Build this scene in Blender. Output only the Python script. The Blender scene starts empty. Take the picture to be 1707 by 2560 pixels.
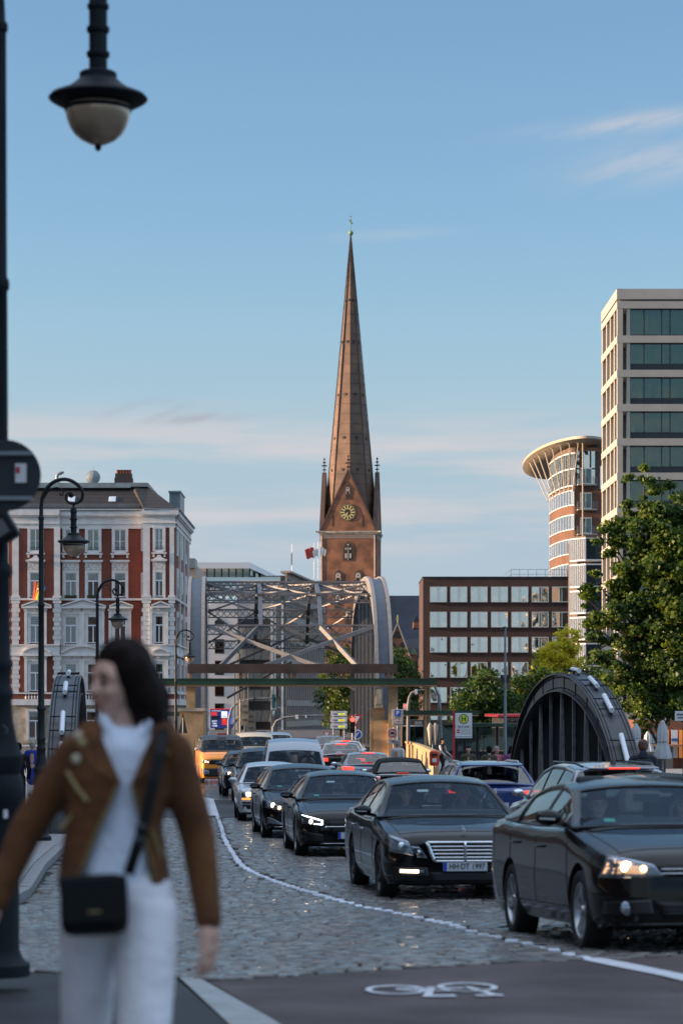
import bpy, bmesh, math, random
import numpy as np
from mathutils import Vector, Matrix
from mathutils.bvhtree import BVHTree
rnd = random.Random(7)
R = math.radians
sc = bpy.context.scene
# ---------------------------------------------------------------- camera
F = 6200.0          # focal length in pixels of a 2560 px tall picture
CH = 1.55           # eye height over the pavement where the woman walks
HOR = 1774.0
cd = bpy.data.cameras.new('camera'); cam = bpy.data.objects.new('camera', cd)
sc.collection.objects.link(cam); sc.camera = cam
cam.location = (0, 0, CH); cam.rotation_euler = (R(90), 0, 0)
cd.sensor_fit = 'VERTICAL'; cd.sensor_height = 36; cd.sensor_width = 24
cd.lens = 36 * F / 2560; cd.shift_y = (HOR - 1280) / 2560
cd.clip_start = 0.5; cd.clip_end = 9000
cd.dof.use_dof = True; cd.dof.focus_distance = 75; cd.dof.aperture_fstop = 3.1
# ---------------------------------------------------------------- sky and sun
SUN_EL, SUN_DIR = 9.0, Vector((-0.998, -0.05, 0)).normalized()
w = bpy.data.worlds.new('World'); sc.world = w; w.use_nodes = True
nt = w.node_tree; nt.nodes.clear(); N = nt.nodes.new; LK = nt.links.new
def nd(t, **k):
    n = nt.nodes.new(t)
    for a, b in k.items(): setattr(n, a, b)
    return n
def mth(op, a, b=None, c=None):
    n = nt.nodes.new('ShaderNodeMath'); n.operation = op
    for i, v in enumerate((a, b, c)):
        if v is None: continue
        if isinstance(v, (int, float)): n.inputs[i].default_value = v
        else: nt.links.new(v, n.inputs[i])
    return n.outputs[0]
def smooth(v, a, b, lo=0.0, hi=1.0):
    n = nt.nodes.new('ShaderNodeMapRange'); n.interpolation_type = 'SMOOTHSTEP'
    nt.links.new(v, n.inputs[0]); n.inputs[1].default_value = a; n.inputs[2].default_value = b
    n.inputs[3].default_value = lo; n.inputs[4].default_value = hi
    return n.outputs[0]
sky = nd('ShaderNodeTexSky'); sky.sky_type = 'NISHITA'; sky.sun_disc = False
sky.sun_elevation = R(SUN_EL); sky.sun_rotation = math.atan2(SUN_DIR.x, SUN_DIR.y)
sky.air_density = 1.0; sky.dust_density = 0.6; sky.ozone_density = 1.6
tc = nd('ShaderNodeTexCoord'); sp = nd('ShaderNodeSeparateXYZ'); LK(tc.outputs['Generated'], sp.inputs[0])
el = sp.outputs[2]
az = mth('ARCTAN2', sp.outputs[0], sp.outputs[1])
cv = nd('ShaderNodeCombineXYZ'); LK(mth('MULTIPLY', az, 6.0), cv.inputs[0]); LK(mth('MULTIPLY', el, 60.0), cv.inputs[1])
n1 = nd('ShaderNodeTexNoise'); n1.inputs['Scale'].default_value = 1.0; n1.inputs['Detail'].default_value = 6; n1.inputs['Roughness'].default_value = .55; LK(cv.outputs[0], n1.inputs['Vector'])
cv2 = nd('ShaderNodeCombineXYZ'); LK(mth('MULTIPLY', az, 26.0), cv2.inputs[0]); LK(mth('ADD', mth('MULTIPLY', el, 120.0), mth('MULTIPLY', az, -30.0)), cv2.inputs[1])
n2 = nd('ShaderNodeTexNoise'); n2.inputs['Scale'].default_value = 1.0; n2.inputs['Detail'].default_value = 5; LK(cv2.outputs[0], n2.inputs['Vector'])
f1 = n1.outputs['Fac']; f2 = n2.outputs['Fac']
def gauss(ca, ce, ra, re, tilt=0.0):
    a = mth('DIVIDE', mth('SUBTRACT', az, ca), ra)
    e = mth('DIVIDE', mth('SUBTRACT', mth('SUBTRACT', el, ce), mth('MULTIPLY', mth('SUBTRACT', az, ca), tilt)), re)
    d = mth('ADD', mth('MULTIPLY', a, a), mth('MULTIPLY', e, e))
    return mth('EXPONENT', mth('MULTIPLY', d, -1.0))
bm_ = mth('ADD', mth('MULTIPLY', smooth(el, .126, .104), smooth(el, .052, .078)), .22)
band = mth('MULTIPLY', mth('MULTIPLY', mth('MULTIPLY', bm_, smooth(el, .134, .115)), smooth(f1, .38, .66)), .72)
veil = smooth(el, .20, .05, 0, .92)
wisp = mth('MULTIPLY', mth('ADD', gauss(.118, .229, .036, .0035, .09), mth('MULTIPLY', gauss(.125, .214, .030, .0075, .12), .8)), smooth(f2, .3, .62, .15, .62))
wisp2 = mth('MULTIPLY', mth('ADD', gauss(-.078, .119, .016, .0035, .1), gauss(-.056, .1165, .02, .002, .08)), smooth(f2, .35, .6, 0, .5))
wisp3 = mth('MULTIPLY', gauss(.02, .188, .022, .002, .05), .18)
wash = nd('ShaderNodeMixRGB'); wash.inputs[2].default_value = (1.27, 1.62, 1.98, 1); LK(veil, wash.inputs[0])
tint = nd('ShaderNodeMixRGB'); tint.blend_type = 'MULTIPLY'; tint.inputs[0].default_value = 1; tint.inputs[2].default_value = (.535, .62, .73, 1)
LK(sky.outputs[0], tint.inputs[1])
up = nd('ShaderNodeMixRGB'); up.blend_type = 'ADD'; up.inputs[2].default_value = (2.3, 2.55, 2.9, 1); LK(smooth(el, .31, .80), up.inputs[0]); LK(tint.outputs[0], up.inputs[1]); LK(up.outputs[0], wash.inputs[1])  # overhead sky brightened past the sky in view, added fill for the street
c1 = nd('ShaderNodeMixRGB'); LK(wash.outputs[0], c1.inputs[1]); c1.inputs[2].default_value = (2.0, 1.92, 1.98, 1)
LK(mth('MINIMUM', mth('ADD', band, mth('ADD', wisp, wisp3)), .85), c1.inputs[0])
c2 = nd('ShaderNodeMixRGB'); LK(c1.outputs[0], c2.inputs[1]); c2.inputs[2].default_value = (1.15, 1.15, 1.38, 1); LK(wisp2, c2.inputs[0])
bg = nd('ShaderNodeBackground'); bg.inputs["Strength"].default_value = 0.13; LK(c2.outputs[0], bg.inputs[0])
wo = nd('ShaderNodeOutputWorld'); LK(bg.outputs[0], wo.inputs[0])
sl = bpy.data.lights.new('sun', 'SUN'); sl.energy = 4.6; sl.angle = R(0.6); sl.color = (1.0, .66, .40)
so = bpy.data.objects.new('sun', sl); sc.collection.objects.link(so)
sv = Vector((SUN_DIR.x * math.cos(R(SUN_EL)), SUN_DIR.y * math.cos(R(SUN_EL)), math.sin(R(SUN_EL))))
so.rotation_euler = sv.to_track_quat('Z', 'Y').to_euler(); so.location = (-60, 20, 60)
sc.view_settings.view_transform = 'Standard'; sc.view_settings.look = 'None'
sc.view_settings.exposure = 1.35; sc.view_settings.gamma = 1; sc.view_settings.use_curve_mapping = False
sc.render.engine = 'CYCLES'; sc.cycles.use_denoising = True; sc.cycles.max_bounces = 6
sc.cycles.transparent_max_bounces = 12; sc.cycles.sample_clamp_indirect = 6
# ---------------------------------------------------------------- ground height and picture helpers
_Y = [-80, 7.7, 12, 16, 20.5, 25, 30, 36, 41.6, 50, 59.5, 73, 82, 101, 150, 220, 4000]
_D = [1.55, 1.55, 1.62, 1.74, 1.95, 2.13, 2.28, 2.38, 2.46, 2.59, 2.69, 2.80, 2.87, 3.0, 3.15, 3.25, 3.25]
def drop(y): return float(np.interp(y, _Y, _D))
def gz(y): return CH - drop(y)
def slope(y): return (gz(y + 1.4) - gz(y - 1.4)) / 2.8
def XP(px, y): return (px - 853.5) / F * y
def ZP(py, y): return CH - (py - HOR) / F * y
def P(px, py, y): return Vector((XP(px, y), y, ZP(py, y)))
def G(px, py):
    lo, hi = 6.0, 400.0
    for _ in range(50):
        m = (lo + hi) / 2
        if drop(m) * F / m > py - HOR: lo = m
        else: hi = m
    return Vector((XP(px, lo), lo, gz(lo)))
# ---------------------------------------------------------------- materials
M = {}
def mat(name, col, rough=.6, metal=0.0, var=0.0, vscale=3.0, bump=0.0, bscale=30.0, coat=0.0, spec=.5, emit=None, estr=0.0, col2=None, coords='Object'):
    m = bpy.data.materials.new(name); m.use_nodes = True; t = m.node_tree; b = t.nodes['Principled BSDF']
    b.inputs['Base Color'].default_value = (*col, 1); b.inputs['Roughness'].default_value = rough
    b.inputs['Metallic'].default_value = metal; b.inputs['Coat Weight'].default_value = coat; b.inputs['Coat Roughness'].default_value = .03
    b.inputs['Specular IOR Level'].default_value = spec
    if emit: b.inputs['Emission Color'].default_value = (*emit, 1); b.inputs['Emission Strength'].default_value = estr
    if var or bump or col2:
        tcn = t.nodes.new('ShaderNodeTexCoord')
        if var or col2:
            n = t.nodes.new('ShaderNodeTexNoise'); n.inputs['Scale'].default_value = vscale; n.inputs['Detail'].default_value = 5
            t.links.new(tcn.outputs[coords], n.inputs['Vector'])
            r = t.nodes.new('ShaderNodeValToRGB'); t.links.new(n.outputs['Fac'], r.inputs[0])
            a = col2 or tuple(c * (1 + var) for c in col); d = tuple(c * (1 - var) for c in col)
            r.color_ramp.elements[0].position = .32; r.color_ramp.elements[1].position = .68
            r.color_ramp.elements[0].color = (*d, 1); r.color_ramp.elements[1].color = (*a, 1)
            t.links.new(r.outputs[0], b.inputs['Base Color'])
        if bump:
            n = t.nodes.new('ShaderNodeTexNoise'); n.inputs['Scale'].default_value = bscale; n.inputs['Detail'].default_value = 4
            t.links.new(tcn.outputs[coords], n.inputs['Vector'])
            bp = t.nodes.new('ShaderNodeBump'); bp.inputs['Strength'].default_value = bump; bp.inputs['Distance'].default_value = .02
            t.links.new(n.outputs['Fac'], bp.inputs['Height']); t.links.new(bp.outputs[0], b.inputs['Normal'])
    M[name] = m; return m
def brickmat(name, c1, c2, mortar, bw=.24, bh=.077, rough=.85, dirt=.35, msize=.012):
    m = bpy.data.materials.new(name); m.use_nodes = True; t = m.node_tree; b = t.nodes['Principled BSDF']; b.inputs['Roughness'].default_value = rough
    L = t.links.new; g = t.nodes.new('ShaderNodeTexCoord'); s = t.nodes.new('ShaderNodeSeparateXYZ'); L(g.outputs['Object'], s.inputs[0])
    a = t.nodes.new('ShaderNodeMath'); L(s.outputs[0], a.inputs[0]); L(s.outputs[1], a.inputs[1])
    c = t.nodes.new('ShaderNodeCombineXYZ'); L(a.outputs[0], c.inputs[0]); L(s.outputs[2], c.inputs[1])
    k = t.nodes.new('ShaderNodeTexBrick'); L(c.outputs[0], k.inputs['Vector'])
    k.inputs['Color1'].default_value = (*c1, 1); k.inputs['Color2'].default_value = (*c2, 1); k.inputs['Mortar'].default_value = (*mortar, 1)
    k.inputs['Scale'].default_value = 1; k.inputs['Brick Width'].default_value = bw; k.inputs['Row Height'].default_value = bh; k.inputs['Mortar Size'].default_value = msize
    n = t.nodes.new('ShaderNodeTexNoise'); n.inputs['Scale'].default_value = .35; n.inputs['Detail'].default_value = 8; L(g.outputs['Object'], n.inputs['Vector'])
    r = t.nodes.new('ShaderNodeMapRange'); L(n.outputs['Fac'], r.inputs[0]); r.inputs[1].default_value = .35; r.inputs[2].default_value = .7; r.inputs[3].default_value = 1 - dirt; r.inputs[4].default_value = 1.15
    x = t.nodes.new('ShaderNodeMixRGB'); x.blend_type = 'MULTIPLY'; x.inputs[0].default_value = 1; L(k.outputs['Color'], x.inputs[1]); L(r.outputs[0], x.inputs[2])
    L(x.outputs[0], b.inputs['Base Color'])
    bp = t.nodes.new('ShaderNodeBump'); bp.inputs['Strength'].default_value = .4; bp.inputs['Distance'].default_value = .01; bp.invert = True
    L(k.outputs['Fac'], bp.inputs['Height']); L(bp.outputs[0], b.inputs['Normal'])
    M[name] = m; return m
def glassmat(name, tint, gloss=(.9, .95, 1), ior=1.6, rough=.02, wob=0.0, wscale=1.5, base=.08):
    m = bpy.data.materials.new(name); m.use_nodes = True; t = m.node_tree; t.nodes.clear(); L = t.links.new
    o = t.nodes.new('ShaderNodeOutputMaterial'); mx = t.nodes.new('ShaderNodeMixShader'); tr = t.nodes.new('ShaderNodeBsdfTransparent'); gl = t.nodes.new('ShaderNodeBsdfGlossy')
    fr = t.nodes.new('ShaderNodeLayerWeight'); fr.inputs[0].default_value = .5; f0 = ((ior - 1) / (ior + 1)) ** 2
    pw = t.nodes.new('ShaderNodeMath'); pw.operation = 'POWER'; L(fr.outputs['Facing'], pw.inputs[0]); pw.inputs[1].default_value = 5
    ad = t.nodes.new('ShaderNodeMath'); ad.operation = 'MULTIPLY_ADD'; ad.use_clamp = True; L(pw.outputs[0], ad.inputs[0]); ad.inputs[1].default_value = 1 - f0 - base; ad.inputs[2].default_value = base + f0
    tr.inputs[0].default_value = (*tint, 1); gl.inputs[0].default_value = (*gloss, 1); gl.inputs['Roughness'].default_value = rough
    L(ad.outputs[0], mx.inputs[0]); L(tr.outputs[0], mx.inputs[1]); L(gl.outputs[0], mx.inputs[2]); L(mx.outputs[0], o.inputs[0])
    if wob:
        g = t.nodes.new('ShaderNodeNewGeometry'); n = t.nodes.new('ShaderNodeTexNoise'); n.inputs['Scale'].default_value = wscale; n.inputs['Detail'].default_value = 1; L(g.outputs['Position'], n.inputs['Vector'])
        bp = t.nodes.new('ShaderNodeBump'); bp.inputs['Strength'].default_value = wob; bp.inputs['Distance'].default_value = .3; L(n.outputs['Fac'], bp.inputs['Height']); L(bp.outputs[0], gl.inputs['Normal'])
    M[name] = m; return m
def leafmat(name, col, tr=.35):
    m = bpy.data.materials.new(name); m.use_nodes = True; t = m.node_tree; t.nodes.clear(); L = t.links.new
    o = t.nodes.new('ShaderNodeOutputMaterial'); mx = t.nodes.new('ShaderNodeMixShader'); a = t.nodes.new('ShaderNodeBsdfPrincipled'); b = t.nodes.new('ShaderNodeBsdfTranslucent')
    a.inputs['Base Color'].default_value = (*col, 1); a.inputs['Roughness'].default_value = .5
    b.inputs[0].default_value = (col[0] * 1.5, col[1] * 1.5, col[2] * .8, 1); mx.inputs[0].default_value = tr
    L(a.outputs[0], mx.inputs[1]); L(b.outputs[0], mx.inputs[2]); L(mx.outputs[0], o.inputs[0]); M[name] = m; return m
# ---------------------------------------------------------------- mesh builder
class MB:
    def __init__(s): s.v = []; s.f = []; s.mi = []; s.cut = []
    def add(s, vs, fs, mi=0):
        o = len(s.v); s.cut.append((o, len(s.f))); s.v += [tuple(v) for v in vs]; s.f += [tuple(i + o for i in f) for f in fs]; s.mi += [mi] * len(fs); return s
    def box(s, c, d, rz=0.0, mi=0, taper=1.0, M4=None):
        hx, hy, hz = d[0] / 2, d[1] / 2, d[2] / 2; vs = []
        for z, t in ((-hz, 1), (hz, taper)):
            for x, y in ((-hx, -hy), (hx, -hy), (hx, hy), (-hx, hy)): vs.append(Vector((x * t, y * t, z)))
        if rz: q = Matrix.Rotation(rz, 3, 'Z'); vs = [q @ v for v in vs]
        vs = [v + Vector(c) for v in vs]
        if M4: vs = [M4 @ v for v in vs]
        return s.add(vs, [(0, 3, 2, 1), (4, 5, 6, 7), (0, 1, 5, 4), (1, 2, 6, 5), (2, 3, 7, 6), (3, 0, 4, 7)], mi)
    def bb(s, x0, x1, y0, y1, z0, z1, mi=0): return s.box(((x0 + x1) / 2, (y0 + y1) / 2, (z0 + z1) / 2), (abs(x1 - x0), abs(y1 - y0), abs(z1 - z0)), 0, mi)
    def bar(s, a, b, wd, th=None, mi=0, up=(0, 0, 1)):
        a, b = Vector(a), Vector(b); d = b - a; L = d.length
        if L < 1e-6: return s
        d.normalize(); u = Vector(up)
        if abs(d.dot(u)) > .98: u = Vector((0, 1, 0)) if abs(d.y) < .9 else Vector((1, 0, 0))
        sx = d.cross(u).normalized(); sy = sx.cross(d); th = th or wd; vs = []
        for p in (a, b):
            for i, j in ((-1, -1), (1, -1), (1, 1), (-1, 1)): vs.append(p + sx * i * wd / 2 + sy * j * th / 2)
        return s.add(vs, [(0, 3, 2, 1), (4, 5, 6, 7), (0, 1, 5, 4), (1, 2, 6, 5), (2, 3, 7, 6), (3, 0, 4, 7)], mi)
    def tube(s, pts, r, n=10, mi=0, cap=True):
        pts = [Vector(p) for p in pts]; rs = r if isinstance(r, (list, tuple)) else [r] * len(pts); vs = []; fs = []; prev = None
        for i, p in enumerate(pts):
            d = (pts[min(i + 1, len(pts) - 1)] - pts[max(i - 1, 0)]).normalized()
            if prev is None: u = Vector((0, 0, 1)) if abs(d.z) < .9 else Vector((1, 0, 0)); sx = d.cross(u).normalized()
            else: sx = (prev - d * prev.dot(d)).normalized()
            prev = sx; sy = d.cross(sx)
            for k in range(n): a = 2 * math.pi * k / n; vs.append(p + (sx * math.cos(a) + sy * math.sin(a)) * rs[i])
        for i in range(len(pts) - 1):
            for k in range(n): fs.append((i * n + k, i * n + (k + 1) % n, (i + 1) * n + (k + 1) % n, (i + 1) * n + k))
        if cap: fs.append(tuple(range(n - 1, -1, -1))); fs.append(tuple(range((len(pts) - 1) * n, len(pts) * n)))
        return s.add(vs, fs, mi)
    def lathe(s, prof, n=24, mi=0, c=(0, 0, 0), axis='Z'):
        vs = []; fs = []; c = Vector(c)
        for r, z in prof:
            for k in range(n):
                a = 2 * math.pi * k / n; x, y = r * math.cos(a), r * math.sin(a)
                vs.append(c + (Vector((x, y, z)) if axis == 'Z' else Vector((z, x, y)) if axis == 'X' else Vector((x, z, y))))
        for i in range(len(prof) - 1):
            for k in range(n):
                q = (i * n + k, i * n + (k + 1) % n, (i + 1) * n + (k + 1) % n, (i + 1) * n + k)
                fs.append(q if axis != 'Y' else q[::-1])
        return s.add(vs, fs, mi)
    def prism(s, poly, y0, y1, mi=0, axis='Y'):      # polygon in (x,z) extruded along y ; axis Z: (x,y) extruded along z ; X: (y,z)
        n = len(poly)
        def mk(p, h): return (p[0], h, p[1]) if axis == 'Y' else (p[0], p[1], h) if axis == 'Z' else (h, p[0], p[1])
        vs = [mk(p, y0) for p in poly] + [mk(p, y1) for p in poly]
        fs = [tuple(range(n)), tuple(range(2 * n - 1, n - 1, -1))] + [(i, i + n, (i + 1) % n + n, (i + 1) % n) for i in range(n)]
        return s.add(vs, fs, mi)
    def sphere(s, c, r, n=12, m=8, mi=0, sc3=(1, 1, 1)):
        prof = [(max(1e-4, math.sin(math.pi * i / m)), -math.cos(math.pi * i / m)) for i in range(m + 1)]; vs = []; fs = []
        for rr, z in prof:
            for k in range(n): a = 2 * math.pi * k / n; vs.append((c[0] + rr * math.cos(a) * r * sc3[0], c[1] + rr * math.sin(a) * r * sc3[1], c[2] + z * r * sc3[2]))
        for i in range(m):
            for k in range(n): fs.append((i * n + k, i * n + (k + 1) % n, (i + 1) * n + (k + 1) % n, (i + 1) * n + k))
        return s.add(vs, fs, mi)
    def mesh(s, name, mats, smooth=None):
        me = bpy.data.meshes.new(name); me.from_pydata(s.v, [], s.f)
        for m in (mats if isinstance(mats, (list, tuple)) else [mats]): me.materials.append(M[m] if isinstance(m, str) else m)
        if any(s.mi): me.polygons.foreach_set('material_index', s.mi)
        fin(me, smooth); return me
    def build(s, name, mats, parent=None, smooth=None, loc=None, bevel=0.0):
        o = link(name, s.mesh(name, mats, smooth), parent, loc)
        if bevel: b = o.modifiers.new('bevel', 'BEVEL'); b.width = bevel; b.segments = 2; b.limit_method = 'ANGLE'; b.angle_limit = R(40)
        return o
def each(q, name, mats, parent=None, smooth=None, loc=None, bevel=0.0):
    """every piece added to q becomes an object of its own"""
    out = []; c = q.cut + [(len(q.v), len(q.f))]
    for (v0, f0), (v1, f1) in zip(c, c[1:]):
        r = MB(); r.v = q.v[v0:v1]; r.f = [tuple(i - v0 for i in f) for f in q.f[f0:f1]]; r.mi = q.mi[f0:f1]; out.append(r.build(name, mats, parent, smooth, loc, bevel))
    return out
def fin(me, smooth=None, norm=True):
    if norm:
        bm = bmesh.new(); bm.from_mesh(me); bmesh.ops.recalc_face_normals(bm, faces=bm.faces); bm.to_mesh(me); bm.free()
    if smooth is not None:
        me.polygons.foreach_set('use_smooth', [True] * len(me.polygons))
        if smooth < 180: me.set_sharp_from_angle(angle=R(smooth))
    me.update()
def link(name, me, parent=None, loc=None, rot=None):
    o = bpy.data.objects.new(name, me); sc.collection.objects.link(o)
    if parent is not None: o.parent = parent
    if loc is not None: o.location = tuple(float(v) for v in loc)
    if rot is not None: o.rotation_euler = tuple(float(v) for v in rot)
    return o
def tag(o, label=None, cat=None, group=None, kind=None):
    if label: o['label'] = label
    if cat: o['category'] = cat
    if group: o['group'] = group
    if kind: o['kind'] = kind
    return o
def thing(name, label, cat, loc=(0, 0, 0), rz=0.0, group=None, rx=0.0):
    o = bpy.data.objects.new(name, None); sc.collection.objects.link(o); o.empty_display_size = .2
    o.location = loc; o.rotation_euler = (rx, 0, rz); return tag(o, label, cat, group)
def struct(o): o['kind'] = 'structure'; return o
def stuff(o): o['kind'] = 'stuff'; return o
def dup(root, loc, label, rz=None):
    kids = {}
    for o in bpy.data.objects:
        if o.parent is not None: kids.setdefault(o.parent.name, []).append(o)
    r = root.copy(); sc.collection.objects.link(r); r.location = loc; r['label'] = label
    if rz is not None: r.rotation_euler.z = rz
    def rec(a, b):
        for ch in kids.get(a.name, []):
            c = ch.copy(); sc.collection.objects.link(c); c.parent = b; rec(ch, c)
    rec(root, r); return r
def text(s, size, mt, parent, loc, rot=(R(90), 0, 0), name='lettering', ext=.002, align='CENTER', wx=1.0, bold=.0):
    c = bpy.data.curves.new(name, 'FONT'); c.body = s; c.size = size; c.extrude = ext; c.offset = bold; c.align_x = align; c.align_y = 'CENTER'; c.resolution_u = 3
    c.materials.append(M[mt]); o = bpy.data.objects.new('tmp', c); sc.collection.objects.link(o); bpy.context.view_layer.update(); me = evalmesh(o, name)
    bpy.data.objects.remove(o, do_unlink=True); bpy.data.curves.remove(c); o = link(name, me, parent, loc, rot); o.scale = (wx, 1, 1); return o
def evalmesh(o, name):
    dg = bpy.context.evaluated_depsgraph_get(); me = bpy.data.meshes.new_from_object(o.evaluated_get(dg), depsgraph=dg); me.name = name; return me
def drop_obj(o):
    d = o.data; bpy.data.objects.remove(o, do_unlink=True)
    if d.users == 0: bpy.data.meshes.remove(d)
def boolean(base, cut, name, mode='DIFFERENCE'):
    a = link('tmp', base); b = link('tmp', cut)
    m = a.modifiers.new('b', 'BOOLEAN'); m.operation = mode; m.object = b; m.solver = 'EXACT'
    try: m.material_mode = 'TRANSFER'
    except Exception: pass
    bpy.context.view_layer.update(); me = evalmesh(a, name); drop_obj(a); drop_obj(b); return me
def blob(segs, vox, name, mats, smoothit=4):
    """continuous body: union of tapered capsules (p0, r0, p1, r1[, squash vector]) through a voxel remesh"""
    mb = MB()
    for g in segs:
        p0, r0, p1, r1 = Vector(g[0]), g[1], Vector(g[2]), g[3]; sq = g[4] if len(g) > 4 else (1, 1, 1)
        d = p1 - p0; L = max(d.length, 1e-4); n = max(2, int(L / (min(r0, r1) * .35))); n = min(n, 22)
        for i in range(n + 1):
            t = i / n; r = r0 + (r1 - r0) * t; mb.sphere(p0 + d * t, r, 12, 8, 0, sq)
    me = mb.mesh(name, mats); o = link('tmp', me)
    m = o.modifiers.new('r', 'REMESH'); m.mode = 'VOXEL'; m.voxel_size = vox; m.use_smooth_shade = True
    if smoothit: q = o.modifiers.new('s', 'SMOOTH'); q.iterations = smoothit; q.factor = .5
    bpy.context.view_layer.update(); r = evalmesh(o, name); drop_obj(o)
    r.materials.clear()
    for k in (mats if isinstance(mats, (list, tuple)) else [mats]): r.materials.append(M[k])
    r.polygons.foreach_set('use_smooth', [True] * len(r.polygons)); return r
# ---------------------------------------------------------------- material list
mat('ground', (.05, .05, .052), .8, var=.25, vscale=.6, bump=.3, bscale=60)
mat('asphalt_red', (.115, .09, .088), .75, spec=.3, var=.38, vscale=.9, bump=1, bscale=90)
mat('asphalt_dark', (.014, .015, .017), .55, spec=.3, var=.7, vscale=1.1, bump=.5, bscale=120)
mat('sett', (.046, .040, .036), .27, var=.45, vscale=1.6, bump=.25, bscale=30, spec=.9, coat=.35)
mat('sett_pale', (.12, .108, .098), .27, var=.35, vscale=1.6, bump=.25, bscale=30, spec=.9, coat=.35)
mat('sett_joint', (.018, .018, .018), .9, bump=.4, bscale=60)
mat('sett_paint', (.66, .70, .78), .5, var=.12, vscale=9, bump=.3, bscale=60)
mat('road_paint', (.62, .63, .66), .6, var=.14, vscale=6, bump=.3, bscale=90)
mat('bike_paint', (.70, .71, .74), .6, var=.3, vscale=14, bump=.6, bscale=90)
mat('bike_ground', (.10, .11, .12), .7, var=.2, vscale=4, bump=.4, bscale=120)
mat('kerb', (.24, .24, .24), .7, var=.25, vscale=4, bump=.4, bscale=30)
mat('slab', (.27, .26, .25), .6, var=.22, vscale=2.5, bump=.3, bscale=25)
mat('strip_grey', (.33, .34, .34), .7, var=.15, vscale=6, bump=.3, bscale=70)
mat('iron_black', (.010, .012, .015), .5, spec=.3, var=.3, vscale=8, bump=.1, bscale=40)
mat('iron_post', (.009, .012, .016), .6, spec=.18, var=.25, vscale=5, bump=.12, bscale=30)
mat('globe_glass', (.46, .33, .22), .25, metal=.35, var=.3, vscale=2.5, coat=.8)
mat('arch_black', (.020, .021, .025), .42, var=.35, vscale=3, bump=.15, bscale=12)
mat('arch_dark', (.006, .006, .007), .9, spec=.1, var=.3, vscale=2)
mat('hanger_grey', (.15, .155, .16), .5, var=.35, vscale=6)
mat('rivet', (.02, .021, .024), .4)
mat('flood_white', (.75, .77, .8), .35)
mat('steel_grey', (.17, .165, .165), .5, var=.2, vscale=2)
mat('steel_blue', (.085, .10, .12), .45, var=.15, vscale=2)
mat('steel_pale', (.21, .205, .20), .6, var=.14, vscale=5)
mat('steel_deep', (.09, .09, .09), .6, var=.2)
mat('green_beam', (.012, .04, .018), .35, var=.5, vscale=.5)
mat('rust_beam', (.05, .032, .024), .7, var=.5, vscale=.8)
mat('wood_under', (.33, .16, .08), .6, var=.2)
mat('ochre', (.40, .26, .13), .75, var=.3, vscale=1.2, bump=.3, bscale=10)
mat('sandstone', (.36, .31, .24), .85, var=.35, vscale=1.3, bump=.4, bscale=8)
mat('stucco_white', (.64, .62, .59), .75, var=.10, vscale=1.5)
mat('stucco_relief', (.52, .50, .46), .8, var=.4, vscale=6, bump=.8, bscale=9)
brickmat('brick_red', (.32, .070, .034), (.24, .052, .028), (.13, .07, .05))
brickmat('brick_church', (.36, .125, .055), (.26, .095, .045), (.25, .15, .10), .28, .09, dirt=.5)
brickmat('brick_dark', (.082, .036, .030), (.05, .026, .024), (.06, .045, .04), .26, .085, dirt=.2)
brickmat('brick_tower', (.19, .082, .048), (.14, .062, .038), (.15, .09, .06), .25, .08, dirt=.2)
brickmat('brick_warehouse', (.27, .085, .04), (.2, .06, .03), (.16, .1, .07), .25, .08)
mat('roof_tile', (.05, .045, .04), .7, var=.3, vscale=1.5)
mat('roof_tile_hip', (.085, .06, .05), .7, var=.3, vscale=1.5)
mat('zinc', (.20, .24, .25), .45, var=.2, vscale=1)
mat('dark_slate', (.018, .026, .045), .55, var=.25, vscale=.3)
mat('copper_brown', (.125, .078, .052), .62, var=.3, vscale=.25, col2=(.18, .105, .068))
mat('copper_dark', (.10, .055, .038), .6, var=.3, vscale=.3)
mat('verdigris', (.16, .27, .13), .5)
mat('frame_white', (.72, .73, .75), .45)
mat('frame_pale', (.55, .60, .58), .4)
mat('frame_dark', (.02, .023, .027), .4)
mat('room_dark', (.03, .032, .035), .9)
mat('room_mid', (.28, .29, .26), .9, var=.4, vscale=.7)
mat('curtain_cream', (.50, .42, .30), .9, var=.2, vscale=4)
mat('curtain_grey', (.40, .38, .40), .9, var=.2, vscale=4)
mat('curtain_rose', (.42, .26, .22), .9, var=.2, vscale=4)
mat('curtain_green', (.20, .28, .07), .9, var=.5, vscale=3)
mat('curtain_brown', (.26, .13, .07), .9, var=.3, vscale=3)
glassmat('pane', (.75, .8, .8), base=.06)
glassmat('pane_mirror', (.42, .48, .44), gloss=(.95, 1, .96), base=.62, wob=.30, wscale=.45)
glassmat('pane_office', (.40, .50, .46), gloss=(.55, .70, .68), base=.12, wob=.14, wscale=.35)
glassmat('pane_pale', (.42, .5, .5), gloss=(.9, .97, 1), base=.5, wob=.03, wscale=.4)
glassmat('car_glass', (.82, .9, .9), gloss=(.28, .38, .50), ior=1.5, base=.0)
glassmat('car_glass_side', (.30, .32, .33), gloss=(1, .97, .92), ior=1.5, base=.12)
glassmat('lens', (.75, .78, .8), ior=1.45, base=.03)
mat('stone_cream', (.42, .375, .32), .7, var=.06, vscale=.6)
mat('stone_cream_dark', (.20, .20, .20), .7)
mat('white_panel', (.62, .58, .54), .6, var=.06, vscale=.5)
mat('white_ledge', (.60, .62, .64), .4)
mat('rib_brown', (.30, .25, .21), .7, var=.15)
mat('wall_brown', (.12, .085, .065), .8, var=.2)
mat('canopy_cream', (.40, .34, .26), .6)
mat('gold', (.75, .62, .25), .45)
mat('clock_dark', (.035, .025, .02), .6)
mat('flag_red', (.42, .05, .03), .8)
mat('flag_white', (.7, .66, .58), .8)
mat('flag_blue', (.03, .10, .35), .8)
mat('flag_green', (.04, .22, .07), .8)
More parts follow.
